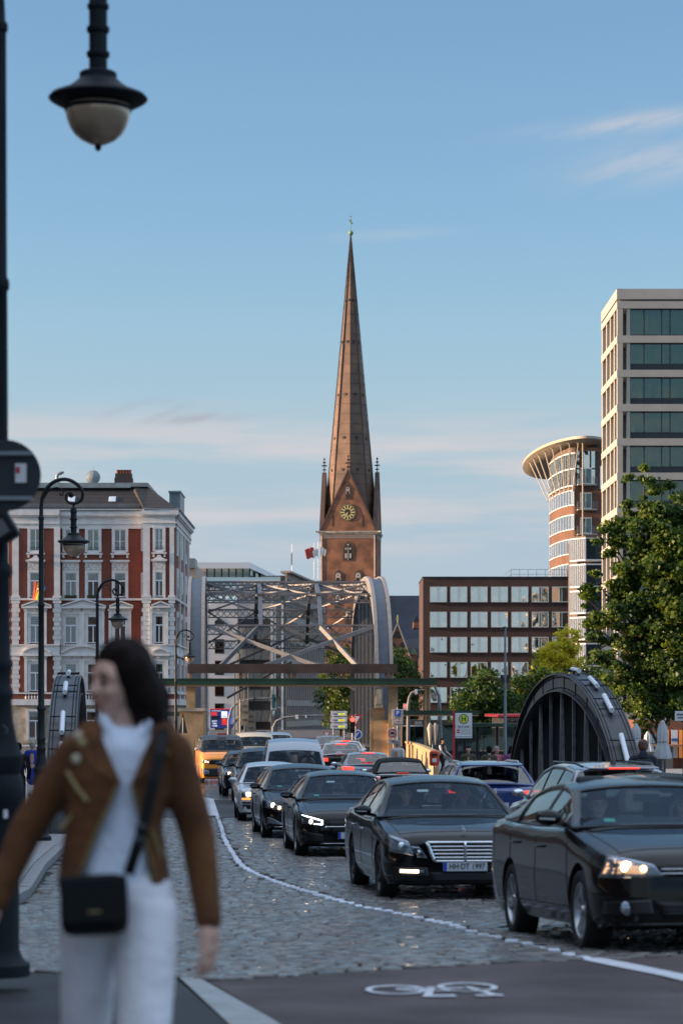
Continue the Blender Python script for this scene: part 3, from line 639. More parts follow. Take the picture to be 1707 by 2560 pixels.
# ================================================================ RIVETED BLACK ARCHES
def arch_curve(t, a, b, p=2.05):     # t in -1..1
    return b * (1 - abs(t) ** p) ** (1 / p)
def black_arch(x0, y0, y1, top, label, lights, dx=-.05):
    d = (y1 - y0) / 2; ym = (y0 + y1) / 2; g = gz(ym) - .3
    t = thing('bridge_arch', label, 'bridge arch', (x0, ym, g)); Hh = top - g; n = 64
    pts = []
    for i in range(n + 1):
        a = math.pi * i / n; yy = -math.cos(a) * d; pts.append((yy * dx, yy, Hh * math.sin(a) ** .92))
    def sweep(half_w, dn0, dn1, name, mt, par):
        q = MB(); vs = []; fs = []
        for i, p in enumerate(pts):
            A, B = pts[max(i - 1, 0)], pts[min(i + 1, n)]; ty, tz = B[1] - A[1], B[2] - A[2]; l = math.hypot(ty, tz); ny, nz = -tz / l, ty / l
            for s, dn in ((-1, dn0), (1, dn0), (1, dn1), (-1, dn1)): vs.append((p[0] + s * half_w, p[1] - ny * dn, p[2] - nz * dn))
        for i in range(n):
            for k in range(4): fs.append((i * 4 + k, i * 4 + (k + 1) % 4, i * 4 + 4 + (k + 1) % 4, i * 4 + 4 + k))
        q.add(vs, fs); return q.build(name, mt, par, 30)
    sweep(.30, 0, .035, 'top_flange', 'arch_black', t); sweep(.20, .036, .40, 'web', 'arch_black', t); sweep(.30, .401, .43, 'bottom_flange', 'arch_black', t)
    # stiffener plates on the web, rivets on the flange
    q = MB(); rv = MB()
    for i in range(2, n - 1, 4):
        p = pts[i]; A, B = pts[i - 1], pts[i + 1]; ty, tz = B[1] - A[1], B[2] - A[2]; l = math.hypot(ty, tz); ny, nz = -tz / l, ty / l
        for s in (-1, 1): q.bar((p[0] + s * .21, p[1] - ny * .04, p[2] - nz * .04), (p[0] + s * .21, p[1] - ny * .39, p[2] - nz * .39), .05, .02, up=(1, 0, 0))
    each(q, 'stiffener', 'arch_black', t)
    for i in range(n):
        for k in range(4):
            f = k / 4; p = [pts[i][j] * (1 - f) + pts[i + 1][j] * f for j in range(3)]; ty, tz = pts[i + 1][1] - pts[i][1], pts[i + 1][2] - pts[i][2]; l = math.hypot(ty, tz); ny, nz = -tz / l, ty / l
            for s in (-.26, -.19, .19, .26): rv.sphere((p[0] + s, p[1] + ny * .002, p[2] + nz * .002), .017, 6, 4)
            for s in (.09, .34): rv.sphere((p[0] - .202, p[1] - ny * s, p[2] - nz * s), .016, 6, 4)
    stuff(rv.build('rivets', 'rivet', t))
    # infill plate set back on the far side and the riveted bars in front of it
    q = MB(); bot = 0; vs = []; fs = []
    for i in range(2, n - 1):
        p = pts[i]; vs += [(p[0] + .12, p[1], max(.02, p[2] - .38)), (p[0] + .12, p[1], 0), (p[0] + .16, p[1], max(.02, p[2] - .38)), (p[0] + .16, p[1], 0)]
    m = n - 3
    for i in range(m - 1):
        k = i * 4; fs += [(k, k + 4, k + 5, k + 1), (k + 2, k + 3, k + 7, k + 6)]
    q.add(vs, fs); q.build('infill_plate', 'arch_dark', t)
    for j, u in enumerate(np.linspace(-.8, .8, 9)):
        yy = u * d; zt = Hh * math.sqrt(max(0, 1 - u * u)) ** .92 - .36
        if zt < .5: continue
        q = MB(); q.bar((yy * dx - .12, yy, 0), (yy * dx - .12, yy, zt), .07, .10); 
        if j % 2 == 0:
            for s in (-1, 1): q.bar((yy * dx - .12, yy + s * .75, 0), (yy * dx - .12, yy + s * .08, zt - .15), .06, .07)
        each(q, 'hanger', 'hanger_grey', t)
    for u in lights:
        i = int((math.acos(-u) / math.pi) * n); p = Vector(pts[i]); A, B = Vector(pts[i - 1]), Vector(pts[i + 1]); tg = (B - A).normalized(); nrm = Vector((0, -tg.z, tg.y)) if tg.y > 0 else Vector((0, tg.z, -tg.y))
        c = p + nrm * .10
        q = MB(); q.tube([c - tg * .55, c + tg * .55], .055, 12); o = q.build('floodlight_tube', 'flood_white', t, 40)
        q = MB()
        for s in (-.38, .38): q.bar(c + tg * s - nrm * .1, c + tg * s + nrm * .02, .05, .22, up=tg); q.bar(c + tg * s + Vector((-.26, 0, -.02)), c + tg * s + Vector((.26, 0, -.02)), .03)
        each(q, 'bracket', 'trim_black', o)
    return t
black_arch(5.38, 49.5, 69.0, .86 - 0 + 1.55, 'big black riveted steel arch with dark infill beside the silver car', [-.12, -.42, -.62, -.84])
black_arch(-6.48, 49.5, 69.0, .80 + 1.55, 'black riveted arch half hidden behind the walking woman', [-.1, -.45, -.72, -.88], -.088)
# ================================================================ GREY ARCHED TRUSS BRIDGE
BX = lambda px, Y: XP(px, Y)
Y0, Y1, YM = 150.0, 181.0, 165.5
xl = lambda Y: BX(489, 150) - .047 * (Y - 150); xr = lambda Y: BX(962, 150) - .047 * (Y - 150)
zb = gz(165); ZT = ZP(1447, YM); HB = ZT - zb
def zarch(Y):
    u = abs((Y - YM) / 15.5); return zb + HB * max(0, 1 - u ** 3.1) ** (1 / 3.1)
br = thing('truss_bridge', 'light grey arched steel truss bridge with lattice cross beams over the road', 'bridge', (0, 150, zb))
n = 56
apt = [YM - 15.5 * math.cos(math.pi * i / n) for i in range(n + 1)]
for side_, xf in ((-1, xl), (1, xr)):
    ar = None
    for (o0, o1, dn0, dn1, nm, mt) in ((-.32, .32, .16, .9, 'arch_rib', 'steel_blue'), (-.54, -.33, 0, .9, 'rib_flange', 'steel_pale'), (.33, .54, 0, .9, 'rib_flange', 'steel_pale')):
        q = MB(); vs = []; fs = []
        for i, Y in enumerate(apt):
            A, B = apt[max(i - 1, 0)], apt[min(i + 1, n)]; ty, tz = B - A, zarch(B) - zarch(A); l = math.hypot(ty, tz); ny, nz = -tz / l, ty / l
            for o_, dn in ((o0, dn0), (o1, dn0), (o1, dn1), (o0, dn1)): vs.append((xf(Y) + o_, Y - ny * dn - 150, zarch(Y) - nz * dn - zb))
        for i in range(n):
            for k in range(4): fs.append((i * 4 + k, i * 4 + (k + 1) % 4, i * 4 + 4 + (k + 1) % 4, i * 4 + 4 + k))
        q.add(vs, fs); q.build(nm, mt, br, 30)
    for j in range(13):
        Y = 151.8 + j * 2.25; q = MB(); ht = zarch(Y) - zb - .8; x = xf(Y)
        q.bar((x - .38, Y - 150, 0), (x - .38, Y - 150, ht), .10, .42); q.bar((x + .38, Y - 150, 0), (x + .38, Y - 150, ht), .10, .42); q.bb(x - .33, x + .33, Y - 150 - .04, Y - 150 + .04, 0, ht * .96)
        each(q, 'hanger', ('steel_pale' if j % 2 else 'steel_deep') if side_ > 0 else 'steel_grey', br)  # right side alternates pale and dark steel to imitate lit ribs and gaps
    q = MB(); q.bb(xf(165) - .5, xf(165) + .5, 1.0, 30, 0, .9); q.build('deck_girder', 'steel_deep', br)
def lattice(Y, z, dep=.55, nm='cross_beam'):
    a, b = xl(Y) + .6, xr(Y) - .6; t = Y - 150; z -= zb; q = MB()
    q.bar((a, t, z), (b, t, z), .30, .10); q.bar((a, t, z - dep), (b, t, z - dep), .30, .08); o = q.build(nm, 'steel_grey', br)
    q = MB(); k = int((b - a) / (dep * .8)); st = (b - a) / k
    for i in range(k):
        for s in (0, 1): q.bar((a + i * st, t - .06, z - dep * s), (a + (i + 1) * st, t - .06, z - dep * (1 - s)), .10, .05)
    q.build('lattice', 'steel_grey', o); return o
beams = [(152.2, .0), (155.4, 0), (160.5, 0), (165.5, .1), (172, 0), (176, 0), (179, 0)]
for Y, dz in beams: lattice(Y, zarch(Y) - .35 + dz)
def P3(Y, u, dz=-.5): return Vector((xl(Y) + .6 + (xr(Y) - xl(Y) - 1.2) * u, Y - 150, zarch(Y) - zb + dz))
for (Ya, Yb) in ((152.2, 155.4), (155.4, 160.5), (160.5, 165.5), (165.5, 172), (172, 176), (176, 179)):
    for u0, u1 in ((.33, .33), (.69, .69)):
        q = MB(); q.bar(P3(Ya, u0), P3(Yb, u1), .24, .2); q.build('stringer', 'steel_blue', br)
    if Ya != 152.2:
        for u0, u1 in ((0, .33), (.33, 0), (.33, .69), (.69, .33), (.69, 1), (1, .69)):
            q = MB(); q.bar(P3(Ya, u0), P3(Yb, u1), .10); q.build('wind_brace', 'steel_grey', br)
pz = ZP(1690, 150) - zb
zs_ = P3(152.2, 0).z + .1; pz = ZP(1668, 150) - zb
for a, b, mt in (((0, zs_), (.68, pz), 'steel_pale'), ((1, zs_), (.32, pz), 'steel_pale'), ((.31, zs_), (.08, pz), 'steel_blue'), ((.67, zs_), (.90, pz), 'steel_pale')):
    q = MB(); X = lambda u: xl(150) + .6 + (xr(150) - xl(150) - 1.2) * u
    q.bar((X(a[0]), 2.2, a[1]), (X(b[0]), .4, b[1]), .20, .24); q.build('portal_brace', mt, br)
for a, b in (((0, 4.0), (.45, 6.6)), ((1, 4.0), (.55, 6.6)), ((0.02, 6.4), (.62, 9.2)), ((.98, 6.4), (.38, 9.2))):
    q = MB(); q.bar((X(a[0]), 28, a[1]), (X(b[0]), 29, b[1]), .22, .16); q.build('portal_brace', 'steel_deep', br)
struct(strip('bridge_deck', [(-9, 150), (-11, 182)], [(3, 150), (2, 182)], .02, 'asphalt_dark'))
# ---- portal in front of the bridge: rust beam, green beam, posts and sunlit pylons
po = thing('bridge_portal', 'long brown and green beams on ochre posts standing before the grey bridge', 'portal', (0, 145, gz(145)))
g = gz(145); zz = lambda py: ZP(py, 145) - g; xx_ = lambda px: XP(px, 145)
q = MB(); q.bb(xx_(470), xx_(992), -.3, .3, zz(1683), zz(1660)); q.build('brown_beam', 'rust_beam', po)
q = MB(); q.bb(xx_(395), xx_(1090), -.9, .0, zz(1713), zz(1698)); q.bb(xx_(395), xx_(1090), -.95, .1, zz(1698.5), zz(1696.5)); q.build('green_beam', 'green_beam', po)
q = MB(); q.bb(xx_(395), xx_(1090), -.88, .9, zz(1716), zz(1713)); q.build('soffit_board', 'wood_under', po)
for px in (478, 602, 722, 736, 848, 858, 965, 978):
    q = MB(); q.bb(xx_(px - 4), xx_(px + 4), -.12, .12, zz(1697), zz(1683)); q.build('short_post', 'wood_under', po)
for x0, x1 in ((467, 489), (970, 994)): q = MB(); q.bb(xx_(x0), xx_(x1), -.4, .4, 0, zz(1716)); q.build('post', 'ochre', po)
for x0, x1 in ((1060, 1067), (1070, 1075)): q = MB(); q.bb(xx_(x0), xx_(x1), -.15, .15, 0, zz(1716)); q.build('thin_post', 'ochre', po)
q = MB(); q.bb(xx_(1000), xx_(1195), -.6, .0, zz(1787), zz(1776)); q.build('lower_green_beam', 'green_beam', po); q = MB(); q.bb(xx_(1000), xx_(1195), -.58, .3, zz(1790), zz(1787)); q.build('lower_soffit', 'wood_under', po)
q = MB(); q.bb(xx_(395), xx_(505), -.6, .0, zz(1790), zz(1779)); q.build('lower_green_beam', 'green_beam', po)
q = MB(); q.bb(xx_(926), xx_(962), .2, 1.5, 0, zz(1768)); q.bb(xx_(934), xx_(990), .0, .19, 0, zz(1800)); each(q, 'lit_pylon', 'ochre', po)
q = MB(); q.bb(xx_(936), xx_(956), -.7, .15, zz(1770), zz(1718)); q.bb(xx_(940), xx_(952), -.9, -.1, zz(1760), zz(1724)); each(q, 'bearing_box', 'sandstone', po)
py = thing('stone_pylon', 'tan masonry block under the left end of the grey bridge', 'pylon', (0, 141, gz(141))); g2 = gz(141)
q = MB(); q.bb(XP(452, 141), XP(512, 141), -1.2, 1.2, 0, ZP(1778, 141) - g2); q.build('block', 'ochre', py); q = MB(); q.bb(XP(449, 141), XP(515, 141), -1.4, 1.4, ZP(1778, 141) - g2, ZP(1770, 141) - g2); q.build('capstone', 'sandstone', py)
for x0, x1, h in ((470, 485, 1845), (488, 494, 1840)): q = MB(); q.bb(XP(x0, 139), XP(x1, 139), -1.9, -1.5, 0, ZP(h, 139) - g2); q.build('pier_panel', 'warm_lit' if False else 'ochre', py)
# ================================================================ RED BRICK APARTMENT HOUSE
HY = 220.0; g = gz(HY); hx = XP(240, HY)
def hX(px): return XP(px, HY) - hx
def hZ(py): return ZP(py, HY) - g
hs = thing('apartment_house', 'red brick and white stucco corner apartment house with tiled mansard roof', 'house', (hx, HY, g))
xb0, xb1 = hX(-40), hX(438)
q = MB(); q.bb(xb0, hX(361), 0, 30, hZ(1762), hZ(1322)); q.bb(hX(361), xb1, -1.2, 21, hZ(1762), hZ(1322)); q.bb(hX(28), hX(152), -.5, -.003, hZ(1762), hZ(1322)); q.build('wall', 'brick_red', hs)
q = MB(); q.bb(xb0, hX(361), .05, 29, 0, hZ(1762)); q.bb(hX(361), xb1 - .05, -1.1, 20, 0, hZ(1762)); q.bb(hX(28), hX(152), -.45, .04, 0, hZ(1762)); o = q.build('ground_floor_wall', 'sandstone', hs)
bl = MB(); bl.box((0, 0, 0), (1, .16, .5), taper=.96); blm = bl.mesh('stone_block', 'sandstone')
for r_ in range(6):
    x = xb0 + 4.5 + (r_ % 2) * .6
    while x < hX(360):
        inw = any(abs(x - hX(c)) < 1.05 for c in (92, 178, 234, 301, 401)) and 0 < r_ < 6
        if not inw: y_ = -.52 if hX(28) < x < hX(152) else -.02; o = link('stone_block', blm, hs, (x, y_, .6 + r_ * .56)); o.scale = (1.12, 1, 1)
        x += 1.2
def band(nm, py0, py1, pr, mt='stucco_white', ends=True):
    q = MB(); z0, z1 = hZ(py1), hZ(py0)
    q.bb(xb0, hX(361), -pr, 0, z0, z1); q.bb(hX(28) - .0, hX(152), -.5 - pr, -pr - .003, z0, z1); q.bb(hX(359), xb1 + pr, -1.2 - pr, -pr - .004, z0, z1); q.bb(xb1 + .002, xb1 + pr, -1.19, 21, z0 + .002, z1 - .002)
    return q.build(nm, mt, hs)
band('entablature', 1290, 1322, .14); band('cornice', 1277, 1290, .42); band('cornice', 1283, 1294, .30); band('architrave', 1308, 1311, .22)
band('string_course', 1496, 1501, .22); band('frieze', 1613, 1638, .10); band('string_course', 1611, 1614, .24); band('string_course', 1636, 1640, .24)
band('balcony_band', 1748, 1763, .35); band('dado', 1731, 1735, .25)
# pilasters (plain above, quoined below)
for px0, px1, y_ in ((34, 50, -.5), (138, 153, -.5), (361, 378, -1.2), (427, 438, -1.2), (12, 24, 0)):
    q = MB(); q.bb(hX(px0), hX(px1), y_ - .16, y_ - .001, hZ(1496), hZ(1322)); q.bb(hX(px0) - .12, hX(px1) + .12, y_ - .24, y_ - .002, hZ(1496), hZ(1490)); q.build('pilaster', 'stucco_white', hs)
    for a, b in ((1501, 1611), (1640, 1731)):
        q = MB(); z = hZ(b); k = 0
        while z < hZ(a) - .2:
            e = .10 if k % 2 else 0; q.bb(hX(px0) - e, hX(px1) + e, y_ - .18, y_ - .001, z + .02, z + .36); z += .40; k += 1
        q.bb(hX(px0) + .03, hX(px1) - .03, y_ - .12, y_ - .0015, hZ(b), hZ(a)); each(q, 'quoin', 'stucco_white', hs)
# windows
CUR = ['curtain_cream', 'curtain_grey', 'curtain_rose', 'curtain_green', 'curtain_brown']
def hwin(px, y_, py0, py1, w_, style, cur, split=.0, nm='window'):
    z0, z1 = hZ(py1), hZ(py0); H_ = z1 - z0; x = hX(px)
    fr = MB(); t = .075
    fr.bb(-w_ / 2, -w_ / 2 + t, -.10, -.03, 0, H_); fr.bb(w_ / 2 - t, w_ / 2, -.10, -.03, 0, H_); fr.bb(-w_ / 2, w_ / 2, -.102, -.028, H_ - t, H_); fr.bb(-w_ / 2, w_ / 2, -.102, -.028, 0, t)
    if w_ > .6: fr.bb(-.045, .045, -.12, -.04, t, H_ * (.66 if split else 1) - t)
    if split: fr.bb(-w_ / 2 + t, w_ / 2 - t, -.13, -.04, H_ * .66 - .06, H_ * .66 + .06)
    else: fr.bb(-w_ / 2 + t, w_ / 2 - t, -.09, -.05, H_ * .45, H_ * .45 + .03)
    o = fr.build(nm, 'frame_white', hs, loc=(x, y_, z0))
    q = MB(); q.bb(-w_ / 2 + .02, w_ / 2 - .02, -.06, -.055, .02, H_ - .02); q.build('pane', 'pane', o)
    q = MB(); q.bb(-w_ / 2, w_ / 2, -.012, -.006, 0, H_); q.build('dark_room', 'room_dark', o)
    if cur:
        q = MB(); n = 7
        if cur in ('curtain_grey', 'curtain_rose') and split:
            k = 0; z = .1
            while z < H_ - .1: q.bb(-w_ / 2 + .06, w_ / 2 - .06, -.035, -.02, z, z + .13); z += .18
            q.build('blind', cur, o)
        else:
            for s in (-1, 1):
                wd = w_ * rnd.uniform(.2, .42)
                for k in range(5): a = s * (w_ / 2 - .05 - wd * k / 5); b = s * (w_ / 2 - .05 - wd * (k + 1) / 5); q.add([(a, -.02 - .02 * (k % 2), .05), (b, -.02 - .02 * ((k + 1) % 2), .05), (b, -.02 - .02 * ((k + 1) % 2), H_ - .05), (a, -.02 - .02 * (k % 2), H_ - .05)], [(0, 1, 2, 3)])
            q.build('curtain', cur, o)
    if w_ < .3: return o
    s = MB(); sw = .20
    s.bb(-w_ / 2 - sw, -w_ / 2, -.17, -.002, -.1, H_ + sw); s.bb(w_ / 2, w_ / 2 + sw, -.17, -.002, -.1, H_ + sw); s.bb(-w_ / 2, w_ / 2, -.168, -.002, H_, H_ + sw)
    if style == 'plain': s.bb(-w_ / 2 - sw - .1, w_ / 2 + sw + .1, -.26, -.003, -.32, -.18); [s.bb(a - .09, a + .09, -.2, -.003, -.6, -.32) for a in (-w_ / 2 - .12, w_ / 2 + .12)]; s.bb(-w_ / 2, w_ / 2, -.16, -.003, -.18, 0)
    o2 = s.build('surround', 'stucco_white', o)
    if style == 'plain': q = MB(); [q.bb(-w_ / 2, w_ / 2, -.2, -.18, a, a + .03) for a in (.12, .28)]; q.build('rail', 'railing_black', o)
    if style == 'lintel':
        q = MB(); q.bb(-w_ / 2 - sw, w_ / 2 + sw, -.15, -.004, H_ + sw + .01, H_ + .95); q.build('relief_panel', 'stucco_relief', o)
        q = MB(); q.bb(-w_ / 2 - sw - .14, w_ / 2 + sw + .14, -.32, -.003, H_ + .96, H_ + 1.12); q.bb(-w_ / 2 - sw - .06, w_ / 2 + sw + .06, -.24, -.004, H_ + .88, H_ + .95)
        if w_ < .9 or abs(px - 92) < 3: q.prism([(-w_ / 2 - sw, H_ + 1.12), (w_ / 2 + sw, H_ + 1.12), (.25, H_ + 1.3), (.12, H_ + 1.52), (-.12, H_ + 1.52), (-.25, H_ + 1.3)], -.22, -.06)
        q.build('hood', 'stucco_white', o)
        if px in (178, 234): q = MB(); q.bb(-w_ / 2, w_ / 2, -.34, -.2, 0, .16); q.build('flower_box', 'leaf_dark', o)
    if style in ('tri', 'arc', 'triwide', 'arcwide'):
        q = MB()
        for s_ in (-1, 1): q.bb(s_ * (w_ / 2 + sw + .02), s_ * (w_ / 2 + sw + .27), -.26, -.003, -.1, H_ + .62); q.bb(s_ * (w_ / 2 + sw - .02), s_ * (w_ / 2 + sw + .33), -.32, -.004, H_ + .48, H_ + .66)
        q.bb(-w_ / 2 - sw - .2, w_ / 2 + sw + .2, -.24, -.0035, H_ + sw, H_ + .8); q.build('aedicule', 'stucco_white', o)
        q = MB(); q.bb(-.2, .2, -.30, -.25, H_ + .42, H_ + .72) ; q.build('relief_panel', 'stucco_relief', o)
    return o
def pediment(px0, px1, y_, py, kind):
    x0, x1 = hX(px0), hX(px1); z = hZ(py); q = MB(); w_ = x1 - x0
    q.bb(x0, x1, y_ - .5, y_ - .003, z - .16, z)
    if kind == 'tri': q.prism([(x0 + .15, z), (x1 - .15, z), ((x0 + x1) / 2, z + .14 * min(w_, 3.6) + .05)], y_ - .3, y_ - .004); q.bar((x0, y_ - .25, z + .06), ((x0 + x1) / 2, y_ - .25, z + .14 * min(w_, 3.6) + .16), .5, .13); q.bar((x1, y_ - .25, z + .06), ((x0 + x1) / 2, y_ - .25, z + .14 * min(w_, 3.6) + .16), .5, .13)
    else:
        pts = [(x0 + .1 + (w_ - .2) * i / 12, z + .62 * math.sin(math.pi * i / 12) ** .8 * min(w_, 3) / 3 + .08) for i in range(13)]
        q.prism(pts + [(x1 - .1, z), (x0 + .1, z)], y_ - .28, y_ - .004)
        for a, b in zip(pts, pts[1:]): q.bar((a[0], y_ - .25, a[1] + .04), (b[0], y_ - .25, b[1] + .04), .5, .13)
    q.build('pediment', 'stucco_white', hs)
cols = [(92, -.5, 1.02), (178, 0, 1.05), (234, 0, 1.05), (301, 0, 1.05), (401, -1.2, .72), (356, 0, .2)]
c5 = ['curtain_green', 'curtain_green', 'curtain_green', None, 'curtain_cream', None]; c4 = ['curtain_brown', 'curtain_brown', 'curtain_rose', 'curtain_brown', 'curtain_cream', None]
for i, (px, y_, w_) in enumerate(cols):
    hwin(px, y_, 1324, 1378, w_, 'plain', c5[i], 0)
    hwin(px, y_, 1432, 1493, w_, 'lintel' if i < 5 else 'none', c4[i], 1)
    hwin(px, y_, 1541, 1608, w_, 'tri' if i < 5 else 'none', ['curtain_grey', 'curtain_rose', 'curtain_rose', 'curtain_rose', 'curtain_brown', None][i], 1)
    if i < 5: hwin(px, y_, 1659, 1727, w_, 'arc', [None, 'curtain_grey', 'curtain_brown', 'curtain_grey', 'curtain_green'][i], 1)
for a, b, y_ in ((58, 132, -.5), (152, 266, 0), (275, 334, 0), (382, 429, -1.2)):
    pediment(a, b, y_, 1517, 'tri'); pediment(a, b, y_, 1636, 'arc')
for i, px in enumerate((92, 178, 234, 301, 401)):
    y_ = cols[i][1]; o = hwin(px, y_ + .0, 1778, 1848, 1.25, 'none', 'curtain_brown', 1)
for px0, px1 in ((68, 104), (158, 260)):
    q = MB(); x = hX(px0)
    while x < hX(px1): q.lathe([(.05, 0), (.07, .1), (.09, .2), (.04, .32), (.05, .42)], 8, c=(x, -.62 if px0 == 68 else -.2, hZ(1748))); x += .26
    stuff(q.build('balusters', 'stucco_white', hs))
q = MB(); q.bb(hX(35), hX(98), -.62, -.58, hZ(1875), hZ(1862)); o = q.build('shop_sign', 'sign_white', hs); text('LERIA', .34, 'iron_post', o, (hX(52), -.64, hZ(1868.5)))
# side street face
q = MB()
for i in range(3):
    for k, (a, b) in enumerate(((1324, 1378), (1432, 1493), (1541, 1608), (1659, 1727))): q.bb(xb1 + .001, xb1 + .10, 1.5 + i * 6, 3.6 + i * 6, hZ(b) - .3, hZ(a) + .5)
    q.bb(xb1 + .001, xb1 + .2, 4.6 + i * 6, 5.4 + i * 6, hZ(1762), hZ(1322))
each(q, 'side_trim', 'stucco_white', hs)
q = MB()
for i in range(3):
    for k, (a, b) in enumerate(((1324, 1378), (1432, 1493), (1541, 1608), (1659, 1727))): q.bb(xb1 + .10, xb1 + .115, 1.9 + i * 6, 3.2 + i * 6, hZ(b), hZ(a))
each(q, 'side_pane', 'pane_office', hs)
# mansard roof with tiles
ze, zr = hZ(1277), hZ(1211)
def roofmat(name, c):
    m = brickmat(name, c, tuple(v * .7 for v in c), tuple(v * .25 for v in c), .30, .34, .7, .25, .05); return m
roofmat('tiles', (.034, .029, .027)); roofmat('tiles_hip', (.042, .034, .030))
q = MB(); A = [(xb0, -.35, ze), (hX(361), -.35, ze), (hX(365), -1.5, ze), (xb1 + .35, -1.5, ze), (xb1 + .35, 21.3, ze), (xb0, 21.3, ze)]
Bt = [(xb0, 2.6, zr), (hX(322), 2.6, zr), (hX(330), 2.3, zr), (hX(366), 2.6, zr), (hX(366), 18, zr), (xb0, 18, zr)]
q.add(A + Bt, [(0, 1, 7, 6), (9, 8, 7, 6, 11, 10), (5, 4, 3, 2, 1, 0)], 0); q.add([A[1], A[2], A[3], Bt[3], Bt[2], Bt[1]], [(0, 1, 4, 5), (1, 2, 3, 4)], 1); q.add([A[3], A[4], A[5], A[0], Bt[3], Bt[4], Bt[5], Bt[0]], [(0, 1, 5, 4), (1, 2, 6, 5), (2, 3, 7, 6)], 1)
rf = q.build('roof', ['tiles', 'tiles_hip'], hs)
q = MB(); q.bb(xb0, hX(366), 2.2, 18, zr, zr + .35); q.bb(xb0, hX(322), 2.0, 2.5, zr - .12, zr + .01); q.build('ridge_sheet', 'zinc', rf)
q = MB(); q.tube([(xb0, -.45, ze + .03), (hX(361), -.45, ze + .03), (hX(365), -1.62, ze + .03), (xb1 + .45, -1.62, ze + .03), (xb1 + .45, 21.3, ze + .03)], .1, 8); q.build('gutter', 'zinc', rf)
def roofpt(px, f, o_=0): return Vector((hX(px), -.35 + 2.95 * f - .0, ze + (zr - ze) * f + o_))
for px, f in ((177, .42), (279, .42)):
    q = MB(); a, b = roofpt(px - 9, f - .09, .06), roofpt(px + 9, f + .13, .06); c_ = (a + b) / 2
    E = Matrix.Translation(c_) @ Matrix.Rotation(math.atan2(zr - ze, 2.95), 4, 'X')
    q.box((0, 0, 0), (.62, .75, .12), M4=E); o = q.build('skylight', 'frame_white', rf); q = MB(); q.box((0, 0, .065), (.46, .55, .02), M4=E); q.build('pane', 'pane_mirror', o)
q = MB(); x = xb0
for z_ in (0, .18): q.bar(roofpt(-40, .13, .1 + z_), roofpt(350, .13, .1 + z_), .03)
px = 40
while px < 350: q.bar(roofpt(px, .13, 0), roofpt(px, .13, .3), .03); px += 3.2
q.build('snow_guard', 'zinc', rf)
q = MB(); q.bb(hX(271), hX(317), 6, 7.2, zr + .3, zr + 1.15); q.bb(hX(273), hX(315), 6.05, 7.1, zr + 1.15, zr + 1.55); ch = q.build('chimney', 'clock_dark', rf)
for k in range(5): q = MB(); q.lathe([(.16, 0), (.13, .28), (.17, .3), (.17, .36), (.12, .36)], 12, c=(hX(279 + 7.6 * k), 6.5, zr + 1.55)); q.build('chimney_pot', 'brick_red', ch, 35)
q = MB(); c_ = (hX(219), 5, zr + 1.1)
q.lathe([(.001, -.14), (.25, -.1), (.5, .0), (.64, .1), (.65, .1), (.5, .02), (.25, -.08), (.001, -.12)], 32, c=c_, axis='Y'); q.tube([(hX(219), 5, zr), (hX(219), 5.1, zr + 1)], .05); q.tube([(hX(219), 4.9, zr + 1.1), (hX(219), 4.9, zr + 2.2)], .02); q.bar((hX(219), 4.4, zr + .5), (hX(219), 5, zr + .3), .05); q.box((hX(219), 4.4, zr + .55), (.15, .15, .18)); o = q.build('satellite_dish', 'zinc', rf, 40)
q = MB(); q.bb(hX(119), hX(136), 5, 5.7, zr, zr + .45); q.lathe([(.36, .45), (.16, .8), (.15, 1.0)], 12, c=(hX(127), 5.3, zr)); q.tube([(hX(126), 5.3, zr + 1.0), (hX(126), 5.3, zr + 1.2), (hX(129), 5.3, zr + 1.42), (hX(136), 5.3, zr + 1.5), (hX(144), 5.3, zr + 1.62)], [.15, .15, .16, .17, .08], 12); q.build('vent_pipe', 'galv', rf, 40)
q = MB(); q.bb(hX(412), hX(440), 6, 12, ze + .2, zr - .2); q.bb(hX(410), hX(442), 5.8, 12.2, zr - .2, zr - .05); q.build('dormer', 'zinc', rf)
# rainbow flag on the facade
fl = thing('rainbow_flag', 'rainbow flag hanging from the red brick house behind the second lamp', 'flag', (XP(86, HY), HY - .8, ZP(1490, HY)))
q = MB(); q.bar((0, .1, .3), (.9, -.9, .75), .04); q.build('pole', 'frame_white', fl)
for k, mt in enumerate(('flag_red', 'flag_orange', 'flag_yellow', 'flag_green', 'flag_blue')): q = MB(); q.add([(.0 + k * .15, -.2 - k * .1, .6 - .9), (.15 + k * .15, -.3 - k * .1, .45 - .9), (.3 + k * .22, -.4, 1.25 - k * .12), (.12 + k * .2, -.35, 1.3 - k * .1)], [(0, 1, 2, 3)]); q.build('stripe', mt, fl)
# ================================================================ NEIGHBOUR DOWN THE SIDE STREET
nb = thing('corner_house', 'weathered ornate house with green dormer just right of the red brick house', 'house', (XP(480, 262), 262, gz(262))); gg = gz(262); nX = lambda p: XP(p, 262) - XP(480, 262); nZ = lambda p: ZP(p, 262) - gg
q = MB(); q.bb(nX(400), nX(492), 0, 25, 0, nZ(1446)); q.build('wall', 'stucco_white', nb)
q = MB(); q.bb(nX(400), nX(495), -.4, 25, nZ(1450), nZ(1440)); q.build('cornice', 'sandstone', nb)
q = MB(); q.prism([(nX(400), nZ(1440)), (nX(493), nZ(1440)), (nX(482), nZ(1404)), (nX(400), nZ(1404))], 0, 25); q.build('roof', 'rib_brown', nb); q = MB(); q.bb(nX(466), nX(488), -.3, 4, nZ(1420), nZ(1396)); q.build('dormer', 'zinc', nb)
for r_ in range(6):
    for px in (476, 487): q = MB(); q.bb(-.55, .55, -.05, 0, 0, 1.9); o = q.build('window', 'pane_office', nb, loc=(nX(px), -.01, nZ(1510 + r_ * 56)))
